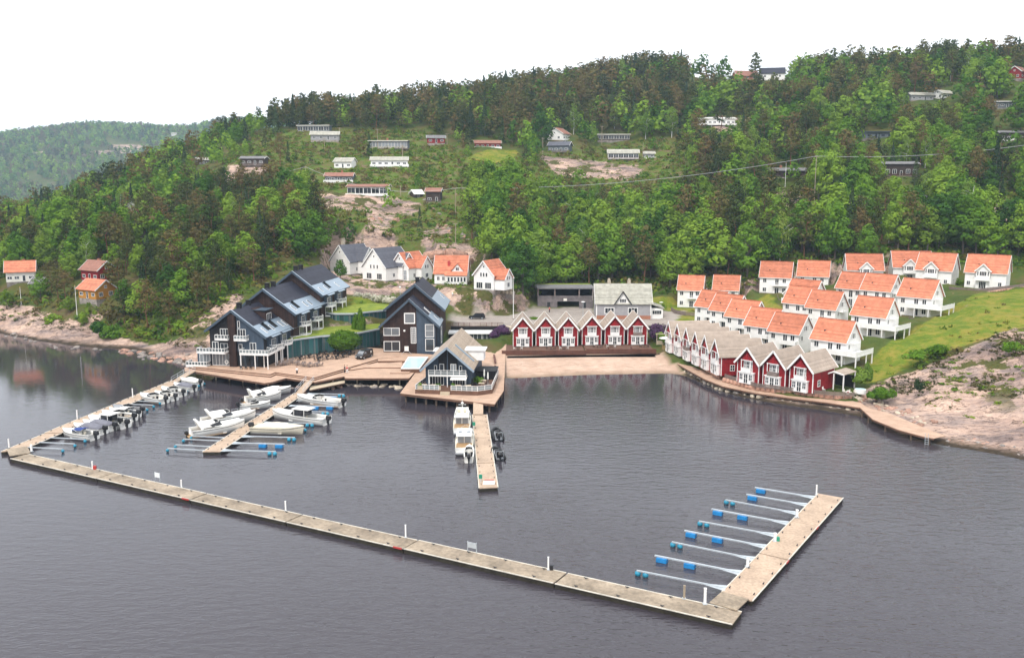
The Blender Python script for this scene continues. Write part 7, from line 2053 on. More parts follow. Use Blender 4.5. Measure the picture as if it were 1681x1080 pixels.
def trunk_mesh(kind, seed):
    rr = random.Random(seed); b = MB()
    m = {'pine': 'bark_pine', 'broad': 'bark_grey', 'birch': 'bark_birch', 'spruce': 'bark_grey'}[kind]
    top = {'pine': .86, 'broad': .62, 'birch': .78, 'spruce': .9}[kind]; r0 = {'pine': .015, 'broad': .018, 'birch': .011, 'spruce': .012}[kind]
    pts = [(0, 0, -.06)]
    for i in range(1, 6):
        t = i / 5; pts.append((rr.uniform(-.012, .012) * i, rr.uniform(-.012, .012) * i, top * t))
    for i in range(5): b.tube(pts[i], pts[i + 1], r0 * (1 - .16 * i), r0 * (1 - .16 * (i + 1)), 6)
    for i in range(6 if kind != 'spruce' else 0):
        h = top * rr.uniform(.45, .95); a = rr.uniform(0, 6.28); L = rr.uniform(.10, .20) if kind != 'pine' else rr.uniform(.08, .15)
        c = pts[min(4, int(h / top * 5))]; b.tube((c[0], c[1], h), (c[0] + L * math.cos(a), c[1] + L * math.sin(a), h + L * rr.uniform(.3, .9)), r0 * .45, r0 * .15, 5)
    return b.mesh('trunk', m)
KINDS = {'pine': ('pine_needles', 5, 900, .018), 'broad': ('broad_leaves', 6, 1700, .020), 'birch': ('birch_leaves', 3, 1100, .014), 'spruce': ('spruce_needles', 3, 1000, .016)}
CROWNS = {k: [quads_mesh('crown', crown_cards(k, 100 + i * 13 + len(k), KINDS[k][2], KINDS[k][3]), KINDS[k][0]) for i in range(KINDS[k][1])] for k in KINDS}
TRUNKS = {k: [trunk_mesh(k, 5 + i) for i in range(KINDS[k][1])] for k in KINDS}
def tree(kind, x, y, z, h, label, group=None, wide=1.0, name=None, var=None, leaf=None):
    i = random.randrange(KINDS[kind][1]) if var is None else var
    nm = name or {'pine': 'pine_tree', 'broad': 'broadleaf_tree', 'birch': 'birch_tree', 'spruce': 'spruce_tree'}[kind]
    t = thing(nm, label, 'tree', (x, y, z), random.uniform(0, 6.28), group)
    t.scale = (h * wide, h * wide, h)
    put('trunk', TRUNKS[kind][i], t); put('crown', CROWNS[kind][i], t)
    return t

# where the wood stands
FOREST_EDGE = [(-400, 470), (-50, 492), (40, 490), (78, 505), (118, 505), (140, 510), (180, 540), (230, 556), (268, 556), (300, 545), (330, 528), (372, 498), (400, 476), (440, 455), (480, 430), (530, 416), (545, 404), (600, 404), (690, 400), (775, 405), (800, 428), (845, 452), (868, 482), (885, 474), (975, 474), (1080, 468), (1108, 472), (1130, 466), (1240, 456), (1300, 444), (1390, 434), (1460, 424), (1600, 428), (1700, 432), (2100, 432)]
edge_x, edge_y = [p[0] for p in FOREST_EDGE], [p[1] for p in FOREST_EDGE]
def in_any(areas, px, py):
    m = np.zeros(len(px), bool)
    for a in areas: m |= inside(a, px, py)
    return m
CAB = []                                             # keep the views of the cabins open
for s_ in SITES:
    CAB.append((s_[1], s_[2], s_[3]))
CAB += [(1223, 133, 585), (1267, 131, 590), (350, 160, 500)]
def scatter(x0, x1, y0, y1, step, jit=.48):
    gx, gy = np.meshgrid(np.arange(x0, x1, step), np.arange(y0, y1, step))
    x = gx.ravel() + RNG.uniform(-jit, jit, gx.size) * step; y = gy.ravel() + RNG.uniform(-jit, jit, gx.size) * step
    return x, y
tx, ty = scatter(-430, 450, 228, 745, 5.7)
keep = (np.abs(tx) < .66 * ty + 30)
tx, ty = tx[keep], ty[keep]
tz = ground_np(tx, ty)
tpx, tpy = proj_np(tx, ty, tz)
nz_ = np.array([mnoise.noise(Vector((a * .018, b * .018, 3.3))) for a, b in zip(tx, ty)])
nz2 = np.array([mnoise.noise(Vector((a * .05, b * .05, 8.3))) for a, b in zip(tx, ty)])
dens = np.full(len(tx), .92)
scr = in_any(SCRUB_AREAS, tpx, tpy); dens[scr] = np.where(tpx[scr] > 1200, .72, np.where(nz2[scr] > .12, .26, .06))
dens[in_any(ROCK_AREAS, tpx, tpy)] = .05
dens[in_any(LAWN_AREAS, tpx, tpy)] = 0
dens[(tz < 2.5)] = 0
dens[tpy > np.interp(tpx, edge_x, edge_y)] = 0
low = (tpy > 395) & (tpx > 800); dens[low] = np.maximum(dens[low], .9 * (dens[low] > 0))
hh = RNG.uniform(8.5, 18.0, len(tx)) * np.where((tpx > 780) & (tpy > 300), 1.12, 1.0) * np.where((tpx < 480) & (tpy > 420), .82, 1.0) * np.where((tpx < 430) & (tpy < 400), .78, 1.0) * np.where((tpx > 850) & (tpx < 1140) & (tpy > 285) & (tpy < 385), .66, 1.0)
toppx = hh * FOC / ty
blocked = np.zeros(len(tx), bool)
for cx, cy, cY in CAB:
    hw_ = 8.5 * FOC / cY
    blocked |= (np.abs(tpx - cx) < hw_) & (tpy > cy - 3) & (tpy - toppx * .92 < cy) & (ty < cY + 2)
    wx, wy = (cx - 840.5) / FOC * cY, cY
    blocked |= (np.abs(tx - wx) < 11.5) & (ty > wy - 5) & (ty < wy + 11)
blocked |= (tpx > 1128) & (tpx < 1305) & (tpy - toppx < 123)      # open farmland on the skyline
blocked &= RNG.uniform(0, 1, len(tx)) > .05
ok = (RNG.uniform(0, 1, len(tx)) < dens) & ~blocked
hid = np.zeros(len(tx), bool)                         # trees wholly behind the ridge are left out
for f_ in np.linspace(.45, .985, 26):
    hid |= (ground_np(tx * f_, ty * f_) + 4 - CAM_H) / f_ > tz + hh * 1.25 - CAM_H
ok &= ~hid & (np.abs(tx) < .61 * ty + 22)
tx, ty, tz, tpx, tpy, hh, nz_, nz2, scr = [a[ok] for a in (tx, ty, tz, tpx, tpy, hh, nz_, nz2, scr)]
def pine_share(px, py, n):
    s = .30 + n * .9
    rowtop = np.interp(px, [0, 430, 700, 1000, 1120, 1300, 1681], [330, 200, 160, 100, 110, 110, 80])
    s = np.where((py - rowtop < 105) & (px > 430) & (px < 1140), .88 + n * .3, s)
    s = np.where((px > 170) & (px < 480) & (py > 400), .80 + n * .4, s)
    s = np.where((px > 780) & (py > 300) & (px < 1180), .14 + n * .4, s)
    s = np.where((px > 1140) & (py < 330), .44 + n * .8, s)
    s = np.where((px > 1180) & (py >= 330), .30 + n * .6, s)
    s = np.where((px < 400) & (py < 400), .40 + n * .9, s)
    return s
ps = pine_share(tpx, tpy, nz2)
u = RNG.uniform(0, 1, len(tx)); kind = np.where(u < ps, 0, 1)
u2 = RNG.uniform(0, 1, len(tx))
kind = np.where((kind == 1) & (u2 < .14), 2, kind); kind = np.where((kind == 0) & (u2 < .16), 3, kind)
hh = np.where(kind == 0, hh * 1.08, hh); hh = np.where(kind == 3, hh * 1.1, hh); hh = np.where(scr & (tpx < 1200), hh * RNG.uniform(.4, .85, len(hh)), hh)
hh *= 1 + .18 * nz2
KN = ['pine', 'broad', 'birch', 'spruce']
def zone(px, py):
    if py > 400 and px < 180: return 'around the cottages on the left shore'
    if px < 480 and py > 400: return 'on the wooded knoll left of the hotel'
    if px < 420 and py > 320: return 'on the left slope above the shore cottages'
    if px < 470: return 'on the left shoulder below the far hill'
    if px < 790 and py > 340: return 'behind the dark hotel wing'
    if px < 790: return 'among the cabins on the left hillside'
    if px < 1130 and py > 400: return 'at the wood edge behind the grey villa'
    if px < 1130 and py > 270: return 'on the green slope above the car park'
    if px < 1130: return 'below the central ridge'
    if py > 395: return 'at the wood edge behind the white village'
    if py > 280: return 'on the rocky slope above the white village'
    return 'high on the right hillside'
ADJ = {'pine': 'pine', 'broad': 'leafy tree', 'birch': 'pale birch', 'spruce': 'dark spruce'}
size = hh / ty
order = np.argsort(-size)
count = {k: 0 for k in KN}; LIMIT = {'pine': 290, 'broad': 290, 'birch': 110, 'spruce': 90}
rest, single = [], {}
for i in order:
    k = KN[kind[i]]
    if count[k] < LIMIT[k] and -60 < tpx[i] < 1740:
        count[k] += 1
        single.setdefault((k, zone(tpx[i], tpy[i])), []).append(i)
    else:
        rest.append(i)
for (k, zn), ids in single.items():
    ids = sorted(ids, key=lambda i: ty[i])
    rows = max(1, math.ceil(len(ids) / 13)); per = math.ceil(len(ids) / rows)
    for r_ in range(rows):
        row = sorted(ids[r_ * per:(r_ + 1) * per], key=lambda i: tpx[i])
        rn = '' if rows == 1 else ('front row, ' if r_ == 0 else 'back row, ' if r_ == rows - 1 else f'{ORD[r_]} row, ')
        for c_, i in enumerate(row):
            tree(k, float(tx[i]), float(ty[i]), float(tz[i]) - .2, float(hh[i]), f'{ADJ[k]} {zn}, {rn}{ORD[c_]} from left', f'{k} trees {zn}', random.uniform(1.0, 1.4) if k == 'broad' else random.uniform(.9, 1.25))
rest = np.array(rest)
def mass(name, label, cat, idx, kinds, ncard, csize, X, Y, Zz, Hh):
    qs, ts, ns = [], [], []
    protos = {k: [crown_cards(KN[k], 900 + j * 7 + k, ncard, csize) for j in range(5)] for k in set(kinds[idx])}
    for i in idx:
        q = protos[kinds[i]][RNG.integers(5)]
        a = RNG.uniform(0, 6.28); c, s = math.cos(a), math.sin(a); h = Hh[i]; w = h * RNG.uniform(.95, 1.35)
        o = np.empty_like(q); o[..., 0] = (q[..., 0] * c - q[..., 1] * s) * w + X[i]; o[..., 1] = (q[..., 0] * s + q[..., 1] * c) * w + Y[i]; o[..., 2] = q[..., 2] * h + Zz[i] - .2
        nn = NORM[id(q)][1]; ns.append(np.stack([nn[:, 0] * c - nn[:, 1] * s, nn[:, 0] * s + nn[:, 1] * c, nn[:, 2]], 1))
        qs.append(o); ts.append(np.full(len(q), RNG.uniform()))
    return np.concatenate(qs), np.concatenate(ts), np.concatenate(ns)
for k, nm, lb, ct in ((0, 'pine_wood', 'mass of distant brown-green pines clothing the ridge', 'pine wood'), (1, 'leafy_wood', 'mass of distant leafy trees on the upper hillside', 'leafy wood'), (2, 'birch_wood', 'scattered distant birches on the upper hillside', 'birch wood'), (3, 'spruce_wood', 'scattered distant spruces on the ridge', 'spruce wood')):
    idx = rest[kind[rest] == k]
    if len(idx):
        q, t_, n_ = mass(nm, lb, ct, idx, kind, 170, .045 if k in (1, 2) else .038, tx, ty, tz, hh)
        tag(put(nm, quads_mesh(nm, q, KINDS[KN[k]][0], t_, n_)), lb, ct, None, 'stuff')
# wood on the far hill
fx_, fy_ = scatter(-1050 * FS, 60 * FS, 930 * FS, 1560 * FS, 13.0)
fz_ = far_z(fx_, fy_); fpx, fpy = proj_np(fx_, fy_, fz_)
okf = (fz_ > 3) & (fpx > -40) & (fpx < 560) & (np.array([mnoise.fractal(Vector((a * .007, b * .013, 2.2)), 1.0, 2.0, 4) for a, b in zip(fx_, fy_)]) < .42)
for cx, cy, cY in ((57, 288, 1850), (66, 303, 1790), (82, 301, 1795), (286, 222, 2150)):
    okf &= ~((np.abs(fpx - cx) < 10) & (fy_ < cY + 10) & (fpy - 14 * FOC / fy_ < cy) & (fpy > cy - 4))
fx_, fy_, fz_ = fx_[okf], fy_[okf], fz_[okf]
fk = np.where(RNG.uniform(0, 1, len(fx_)) < .4, 0, 1); fh = RNG.uniform(12, 20, len(fx_))
for k, nm in ((0, 'far_pine_wood'), (1, 'far_leafy_wood')):
    idx = np.where(fk == k)[0]
    q, t_, n_ = mass(nm, '', '', idx, fk, 36, .095, fx_, fy_, fz_, fh)
    tag(put(nm, quads_mesh(nm, q, KINDS[KN[k]][0], t_, n_)), f'hazy {"pine" if k == 0 else "leafy"} wood covering the far hill', 'far wood', None, 'stuff')

# undergrowth on hillside, rock ledges and banks
bx, by = scatter(-330, 330, 150, 600, 2.5)
bz = ground_np(bx, by); upx, upy = proj_np(bx, by, bz)
bn = np.array([mnoise.fractal(Vector((a * .11, b * .11, 5.5)), 1.0, 2.0, 3) for a, b in zip(bx, by)])
bd = np.where(by < 345, .32, .12)
sb_ = in_any(SCRUB_AREAS, upx, upy); bd[sb_] = .88
rk = in_any(ROCK_AREAS, upx, upy); bd[rk] = np.where((bn[rk] > -.02) & (bz[rk] > 3.0), .8, .015)
lw = in_any(LAWN_AREAS, upx, upy); bd[lw] = np.where(bn[lw] > .10, .40, .05)
bd[(upy > np.interp(upx, edge_x, edge_y) - 6) & (upy < np.interp(upx, edge_x, edge_y) + 14) & (upx > 800) & (upx < 1340)] = .7
bank = inside([(540, 420), (700, 418), (850, 470), (880, 505), (850, 506), (760, 500), (690, 484), (560, 470)], upx, upy); bd[bank] = .6
bank2 = inside([(1440, 618), (1490, 585), (1560, 555), (1600, 545), (1640, 545), (1560, 590), (1500, 605), (1450, 640)], upx, upy); bd[bank2] = .5
core = (upy > np.interp(upx, edge_x, edge_y) + 14) & ~rk & ~bank & ~bank2 & ~lw; bd[core] = 0
THICKET = [[(150, 542), (200, 556), (290, 562), (335, 528), (380, 492), (440, 458), (540, 414), (540, 396), (430, 400), (300, 430), (180, 470), (60, 478), (-40, 482), (-40, 500), (60, 502), (110, 512)],
           [(1090, 482), (1130, 472), (1236, 468), (1300, 450), (1390, 440), (1460, 430), (1600, 434), (1720, 440), (1720, 400), (1300, 405), (1100, 440)], [(846, 505), (882, 484), (1095, 478), (1095, 440), (846, 440)]]
thk = in_any(THICKET, upx, upy); bd[thk] = .9
bd[(bz < 1.2)] = 0
bd[in_any(SAND_AREAS, upx, upy)] = 0
bd[np.abs(bx) > .64 * by + 10] = 0
for cx, cy, cY in CAB:
    wx = (cx - 840.5) / FOC * cY; bd[(np.abs(bx - wx) < 11) & (by > cY - 2) & (by < cY + 10)] = 0
okb = RNG.uniform(0, 1, len(bx)) < bd
hx, hy = scatter(35, 130, 142, 235, 1.05)                     # heather mats on the right-hand rock
hx2, hy2 = scatter(-160, -55, 225, 275, 1.3); hx, hy = np.concatenate([hx, hx2]), np.concatenate([hy, hy2])
hz_ = ground_np(hx, hy); hpx, hpy = proj_np(hx, hy, hz_)
hn = np.array([mnoise.fractal(Vector((a * .13 + b * .05, b * .17, 5.5)), .9, 2.0, 4) for a, b in zip(hx, hy)])
okh = in_any(ROCK_AREAS[:2], hpx, hpy) & (hn > .0) & (hz_ > 2.4) & (RNG.uniform(0, 1, len(hx)) < .85)
hx, hy, hz_ = hx[okh], hy[okh], hz_[okh]
lw = lw[okb]; bx, by, bz, rk, bn, thk = bx[okb], by[okb], bz[okb], rk[okb], bn[okb], thk[okb]
def bush_cards(seed, n=24):
    rng = np.random.default_rng(seed); d = rng.normal(size=(n, 3)); d[:, 2] = np.abs(d[:, 2]); d /= np.linalg.norm(d, axis=1, keepdims=True)
    lob = 1 + .35 * np.sin(3 * np.arctan2(d[:, 1], d[:, 0]) + seed)
    p = d * (rng.uniform(.5, 1.05, n) * lob)[:, None] * np.array([1, 1, .85])
    return cards(p, d + rng.normal(0, .4, (n, 3)) + np.array([0, 0, .3]), .24, rng)
BP = [bush_cards(s) for s in range(8)]
qs, ts = [], []
for i in range(len(bx)):
    q = BP[i % 8]; a = RNG.uniform(0, 6.28); c, s = math.cos(a), math.sin(a)
    r = RNG.uniform(1.2, 2.5) if thk[i] else RNG.uniform(.35, .8) if lw[i] else RNG.uniform(.8, 2.0) if not rk[i] else RNG.uniform(.6, 1.3); hz = r * (RNG.uniform(.6, 1.3) if not rk[i] else RNG.uniform(.3, .55))
    o = np.empty_like(q); o[..., 0] = (q[..., 0] * c - q[..., 1] * s) * r + bx[i]; o[..., 1] = (q[..., 0] * s + q[..., 1] * c) * r + by[i]; o[..., 2] = q[..., 2] * hz + bz[i] - .1
    qs.append(o); ts.append(np.full(len(q), (.55 + .4 * RNG.uniform()) if rk[i] else RNG.uniform(0, .75)))
hq, ht = [], []
for i in range(len(hx)):
    q = BP[i % 8][:16]; a = RNG.uniform(0, 6.28); c, s = math.cos(a), math.sin(a); r = RNG.uniform(.6, 1.15); o = np.empty_like(q)
    o[..., 0] = (q[..., 0] * c - q[..., 1] * s) * r + hx[i]; o[..., 1] = (q[..., 0] * s + q[..., 1] * c) * r + hy[i]; o[..., 2] = q[..., 2] * r * .5 + hz_[i] - .08
    hq.append(o); ht.append(np.full(len(q), RNG.uniform()))
tag(put('heather', quads_mesh('heather', np.concatenate(hq), 'heather', np.concatenate(ht))), 'dark heather mats on the bare shore rocks', 'heather', None, 'stuff')
tag(put('undergrowth', quads_mesh('undergrowth', np.concatenate(qs), 'bush_leaves', np.concatenate(ts))), 'low scrub, heather and bushes over the hillside and rocks', 'undergrowth', None, 'stuff')

## single planted shrubs and trees near the buildings
def dense_bush(seed, n, size, lobes=9, flat=.8):
    rng = np.random.default_rng(seed)
    C = rng.normal(0, .42, (lobes, 3)); C[:, 2] = np.abs(C[:, 2]) * .8 + .25; C = C / np.maximum(1, np.linalg.norm(C[:, :2], axis=1, keepdims=True) / .62)
    rr = rng.uniform(.32, .5, lobes); idx = rng.integers(0, lobes, n)
    d = rng.normal(size=(n, 3)); d /= np.linalg.norm(d, axis=1, keepdims=True)
    p = C[idx] + d * (rr[idx] * rng.uniform(.7, 1.05, n))[:, None]; p[:, 2] = np.maximum(.02, p[:, 2] * flat)
    return cards(p, d + rng.normal(0, .3, (n, 3)) + np.array([0, 0, .2]), size, rng)
def shrub(label, px, py, z, rx, rz_, leaf='broad_leaves', group='garden shrubs', name='shrub', n=900, size=.075, stem='bark_grey', cat='shrub', ry=None):
    v = P(px, py, z)
    t = thing(name, label, cat, (v.x, v.y, z), 0, group)
    q = dense_bush(abs(hash(label)) % 9999 if False else (len(label) * 37 + int(px)) % 9999, n, size)
    q = q * np.array([rx, ry or rx, rz_])
    put('foliage', quads_mesh('foliage', q, leaf), t)
    b = MB()
    for k in range(4):
        a = k * 1.6; b.tube((0, 0, -.3), (math.cos(a) * rx * .35, math.sin(a) * rx * .35, rz_ * .6), .06, .03, 5)
    b.build('stem', stem, t)
    return t
# round tree on the terrace
v = P(566, 580, 2.6)
t = thing('terrace_tree', 'round bright green broadleaf tree on the hotel terrace', 'tree', (v.x, v.y, 2.6))
rng_ = np.random.default_rng(3)
d = rng_.normal(size=(5200, 3)); d /= np.linalg.norm(d, axis=1, keepdims=True)
bump_ = 1 + .10 * np.sin(d[:, 0] * 7 + 1) * np.sin(d[:, 1] * 8) + .07 * np.sin(d[:, 2] * 11 + d[:, 0] * 6)
pp = d * (rng_.uniform(.72, 1.03, 5200) * bump_)[:, None] * np.array([3.9, 3.4, 2.5]) + np.array([0, 0, 3.3]); pp[:, 2] = np.maximum(pp[:, 2], 1.25 + .3 * np.sin(pp[:, 0] * 2))
put('crown', quads_mesh('crown', cards(pp, d + rng_.normal(0, .35, (5200, 3)) + np.array([0, 0, .2]), .16, rng_), 'bright_leaves'), t)
b = MB(); b.tube((0, 0, 0), (0, 0, 2.2), .22, .16)
for k in range(5): b.tube((0, 0, 1.6), (math.cos(k * 1.3) * 1.8, math.sin(k * 1.3) * 1.8, 3.2), .09, .04, 6)
b.build('trunk', 'bark_grey', t)
for px, py, lb in ((583, 541, 'left of two clipped green columns before the upper pavilion'), (592, 543, 'right of two clipped green columns before the upper pavilion')):
    shrub(lb, px, py, 6.9, 1.35, 4.6, 'bright_leaves', 'clipped green columns', 'column_shrub', 1500, .09)
for i, px in enumerate(np.linspace(586, 648, 8)):
    shrub(f'{ORD[i]} section from the left of the white flowering hedge above the lawn', px, 490 + (px - 586) * .11, 10.8, 2.3, 1.9, 'white_bloom', 'white flowering hedge', 'hedge_shrub', 700, .07)
shrub('purple lilac left of the first beach cottage', 818, 552, 3.2, 3.4, 3.2, 'lilac_bloom', 'lilac bushes', 'lilac_bush', 2200, .06)
shrub('dark purple lilac by the wooden gate right of the beach cottages', 1083, 553, 3.4, 3.4, 4.0, 'lilac_bloom', 'lilac bushes', 'lilac_bush', 2200, .06)
shrub('dark green thicket behind the right lilac', 1094, 560, 3.0, 3.0, 2.4, 'broad_leaves')
shrub('small grassy round bed on the court behind the beach cottages', 877, 523, 5.0, 2.4, .5, 'bright_leaves')
shrub('grey-green bush beside the villa sun room', 1086, 508, 5.0, 1.8, 2.2, 'broad_leaves')
shrub('rounded clipped hedge at the corner of the third villa', 1567, 468, 13.6, 2.6, 1.6, 'bright_leaves')
shrub('bright green bush at the quay end below the rocks', 1448, 656, 2.2, 3.0, 2.6, 'bright_leaves', n=1600)
shrub('small conifer bush alone on the bare rock', 1508, 640, 4.2, 1.1, 2.4, 'spruce_needles', n=900)
shrub('pale green bushes under the lowest white deck', 1410, 628, 3.4, 2.6, 3.2, 'birch_leaves', n=1300)
shrub('upright green bush at the grass edge beside the lowest white deck', 1424, 625, 3.6, 1.4, 3.6, 'birch_leaves', n=900)
shrub('leafy bush on the grass bank below the deck house', 1500, 588, 7.0, 3.0, 2.0, 'broad_leaves', n=1200)
shrub('leafy bushes at the edge of rock and meadow', 1535, 580, 7.8, 3.0, 2.2, 'bright_leaves', n=1200)
shrub('solitary green bush on the rock at the right edge', 1660, 576, 10.0, 2.4, 1.8, 'broad_leaves', n=1000)
for i, (px, py, z, r_, h_) in enumerate([(185, 552, 1.8, 4.0, 3.4), (222, 548, 2.0, 3.6, 3.2), (165, 545, 3.0, 3.2, 3.6), (250, 553, 2.2, 4.4, 3.6), (290, 548, 3.4, 3.8, 3.2), (60, 520, 4.0, 4.0, 3.0), (90, 530, 3.4, 3.4, 2.8), (305, 555, 2.8, 2.6, 2.6)]):
    shrub(f'{ORD[i]} rounded shore bush on the left rocks', px, py, z, r_, h_, 'bush_leaves' if i % 2 else 'broad_leaves', 'shore bushes on the left rocks', 'shore_bush', 1400, .07)
# dark row of trees round the hotel and court
for k, px, py, z, h, lb in [('broad', 858, 500, 6.5, 17, 'big leafy tree beside the flagpole'), ('broad', 838, 470, 11.0, 15, 'tall leafy tree right of the terrace houses'), ('broad', 875, 476, 9.5, 16, 'broad leafy tree behind the left end of the car park'),
                            ('broad', 1112, 470, 10.0, 11, 'leafy tree between the grey villa and the first white house'), ('pine', 1262, 432, 17.6, 17, 'tall rust-trunked pine left behind the rear white pair'), ('pine', 1278, 430, 17.8, 18, 'tall rust-trunked pine right behind the rear white pair'),
                            ('broad', 560, 478, 11.0, 6, 'small rounded tree at the upper end of the lawn'), ('pine', 205, 535, 4.0, 11, 'shore pine left of the hotel rocks'), ('pine', 196, 508, 7.0, 11, 'spreading pine right of the ochre cottage'), ('pine', 108, 492, 9.0, 9, 'dark pine left of the ochre cottage'), ('pine', 95, 486, 10.0, 10, 'twin-topped pine between cream house and ochre cottage')]:
    v = P(px, py, z); tree(k, v.x, v.y, ground(v.x, v.y) - .2, h, lb, None, 1.25 if k == 'broad' else 1.4)
LSH = ['left of the little boathouse', 'right of the little boathouse', 'behind the gap between boathouse and maroon cottage', 'right of the maroon cottage', 'right below the ochre cottage', 'before the cream house at the left edge', 'behind the little boathouse', 'below the ochre cottage terrace', 'left below the ochre cottage', 'uphill right of the maroon cottage', 'behind the maroon cottage']
for i, (k, px, py, Y, h) in enumerate([('broad', 66, 478, 276, 8), ('pine', 84, 474, 280, 10), ('broad', 118, 470, 286, 9), ('pine', 186, 482, 268, 10), ('broad', 205, 500, 259, 8), ('broad', 8, 478, 274, 6), ('broad', 50, 452, 300, 10), ('broad', 135, 505, 256, 4), ('broad', 112, 498, 262, 5), ('pine', 210, 470, 278, 11), ('broad', 192, 462, 284, 9)]):
    v = Q(px, py, Y); tree(k, v.x, v.y, ground(v.x, v.y) - .2, h, f'{ADJ[k]} ' + LSH[i], 'trees between the left shore cottages', 1.3)
# the dead birch on the left slope
v = Q(228, 392, 345)
b = MB(); rr = random.Random(4)
def limb(p, d, L, r, lev):
    q = Vector(p) + Vector(d) * L; b.tube(p, q, r, r * .6, 6)
    if lev:
        for k in range(3):
            nd = (Vector(d) + Vector((rr.uniform(-.7, .7), rr.uniform(-.7, .7), rr.uniform(-.1, .35)))).normalized(); limb(q, nd, L * rr.uniform(.55, .8), r * .6, lev - 1)
limb((0, 0, 0), (0, 0, 1), 5.0, .28, 3)
t = thing('dead_tree', 'bare dead tree with pale branches on the left slope', 'tree', (v.x, v.y, ground(v.x, v.y) - .2))
b.build('branches', 'bark_birch', t)
## quay, beach walk and terraces
HILL = bpy.data.objects['hillside']
def poly_world(pts, z):
    return [P(a, b, z) for a, b in pts]
OUT = [(1085, 584), (1110, 595.5), (1130.6, 607.6), (1157, 622), (1184.8, 633), (1200.5, 636.5), (1240, 644.6), (1304.8, 653.7), (1356.7, 660), (1412, 668.8), (1433, 688), (1473.4, 704.5), (1517.8, 716.7), (1533.4, 719)]
INN = [(1552, 715), (1518, 702), (1462, 679), (1424.5, 669), (1413, 661), (1395, 657), (1369, 655), (1305, 648), (1240, 640), (1212, 630), (1183, 621), (1147, 600.5), (1119, 587), (1095, 577), (1083, 577)]
def quay():
    z = 1.3
    out, inn = poly_world(OUT, z), poly_world(INN, z)
    o = out[0]
    t = thing('quay_walk', 'pinkish boardwalk curving along the right shore past the red cottages', 'boardwalk', (o.x, o.y, 0))
    L = [(v.x - o.x, v.y - o.y) for v in out]; I = [(v.x - o.x, v.y - o.y) for v in inn]
    MB().prism(L + I, z - .1, z).build('deck', 'deck_wood', t)
    k = MB()
    for a, c in zip(L[:-1], L[1:]): k.beam((*a, z - .22), (*c, z - .22), .18, .26)
    k.build('edge_beam', 'deck_wood_dark', t)
    sm = stone_meshes(); rr = random.Random(2)
    pm = shared(('qpile',), lambda: MB().tube((0, 0, -3), (0, 0, z - .2), .16, n=8).mesh('pile', 'pile_wood'))
    for si, (a, c) in enumerate(zip(L[1:-1], L[2:])):
        A, C = Vector((*a, 0)), Vector((*c, 0)); d = (C - A).normalized(); inw = Vector((-d.y, d.x, 0)); inw = inw if inw.y > 0 else -inw
        n = max(1, int((C - A).length / 1.5)) if si < 8 else 0
        for i in range(n):
            p = A.lerp(C, (i + .5) / n) + inw * rr.uniform(.35, .9)
            s = put('stone', rr.choice(sm['stone_pale' if rr.random() < .6 else 'stone_grey']), t, (p.x, p.y, rr.uniform(.15, .5))); s.scale = (rr.uniform(.9, 1.5), rr.uniform(.8, 1.2), rr.uniform(.8, 1.3)); s.rotation_euler = (rr.uniform(-.2, .2), rr.uniform(-.2, .2), rr.uniform(0, 6))
        n = max(1, int((C - A).length / 3.6))
        for i in range(n):
            p = A.lerp(C, (i + .5) / n) + inw * .15; put('pile', pm, t, (p.x, p.y, 0))
    # bathing ladder at the far end
    b = MB(); q = Vector((*L[-2], 0)); d = (Vector((*L[-1], 0)) - q).normalized()
    for s in (0, .5): b.tube(q + d * s + Vector((0, -.15, z + .7)), q + d * s + Vector((0, -.45, -1)), .035, n=6)
    for i in range(6): b.tube(q + Vector((0, -.2 - .05 * i, z - .1 - .35 * i)), q + d * .5 + Vector((0, -.2 - .05 * i, z - .1 - .35 * i)), .025, n=6)
    b.build('bathing_ladder', 'galvanised', t)
quay()
retaining_wall('stepped pink stone wall between boardwalk and the six quayside cottages', [(1090, 578), (1119, 588), (1147, 602), (1183, 622)], [1.3] * 4, .8, 'stone_pink', stone='stone_pink')
retaining_wall('long pink stone wall below the three big red cottages', [(1188, 626), (1240, 640.5), (1305, 648.5), (1369, 655.5), (1398, 656)], [1.3] * 5, .9, 'stone_pink', stone='stone_pink')
picket_fence('olive wooden fence along the six quayside cottages', [(1087, 573), (1118, 584), (1147, 597.5), (1184, 617)], 2.15, 1.15, 'rail_olive')
picket_fence('brown slatted fence before the three big red cottages', [(1190, 620), (1240, 635), (1305, 643.5), (1369, 650), (1402, 651)], 2.2, .85, 'fence_wood')
def brown_terrace(label, x0, x1, y, z):
    a, b = P(x0, y, z), P(x1, y, z)
    t = thing('terrace_deck', label, 'terrace', (a.x, a.y, z), 0, 'terraces of the beach cottages')
    L = b.x - a.x
    MB().box(0, L, .3, 13.0, -.9, .10).build('platform', 'deck_wood_dark', t)
    bd = shared(('tbd', round(L, 1)), lambda: MB().box(0, L, 0, .05, 0, .17).mesh('board', 'fence_brown'))
    for i in range(6): put('board', bd, t, (0, .15 + .01 * (i % 2), -.1 + i * .185))
    pm = shared(('tpost',), lambda: MB().box(-.06, .06, -.06, .06, -.6, 1.1).mesh('post', 'fence_brown'))
    n = int(L / 2)
    for i in range(n + 1): put('post', pm, t, (L * i / n, .26, 0))
    dv = shared(('tdiv',), lambda: MB().box(-.05, .05, .3, 4.5, .02, 1.0).mesh('divider', 'fence_brown'))
    for i in (1, 2): put('divider', dv, t, (L * i / 3, 0, 0))
    return t
brown_terrace('brown-fenced terrace before the left three beach cottages', 824, 962, 582, 1.75)
brown_terrace('brown-fenced terrace before the right three beach cottages', 963, 1077, 579.5, 1.85)
tag(deck_poly('beach_walk', [(828, 586), (975, 585), (975, 589), (832, 592)], 1.45, .3), kind='structure')
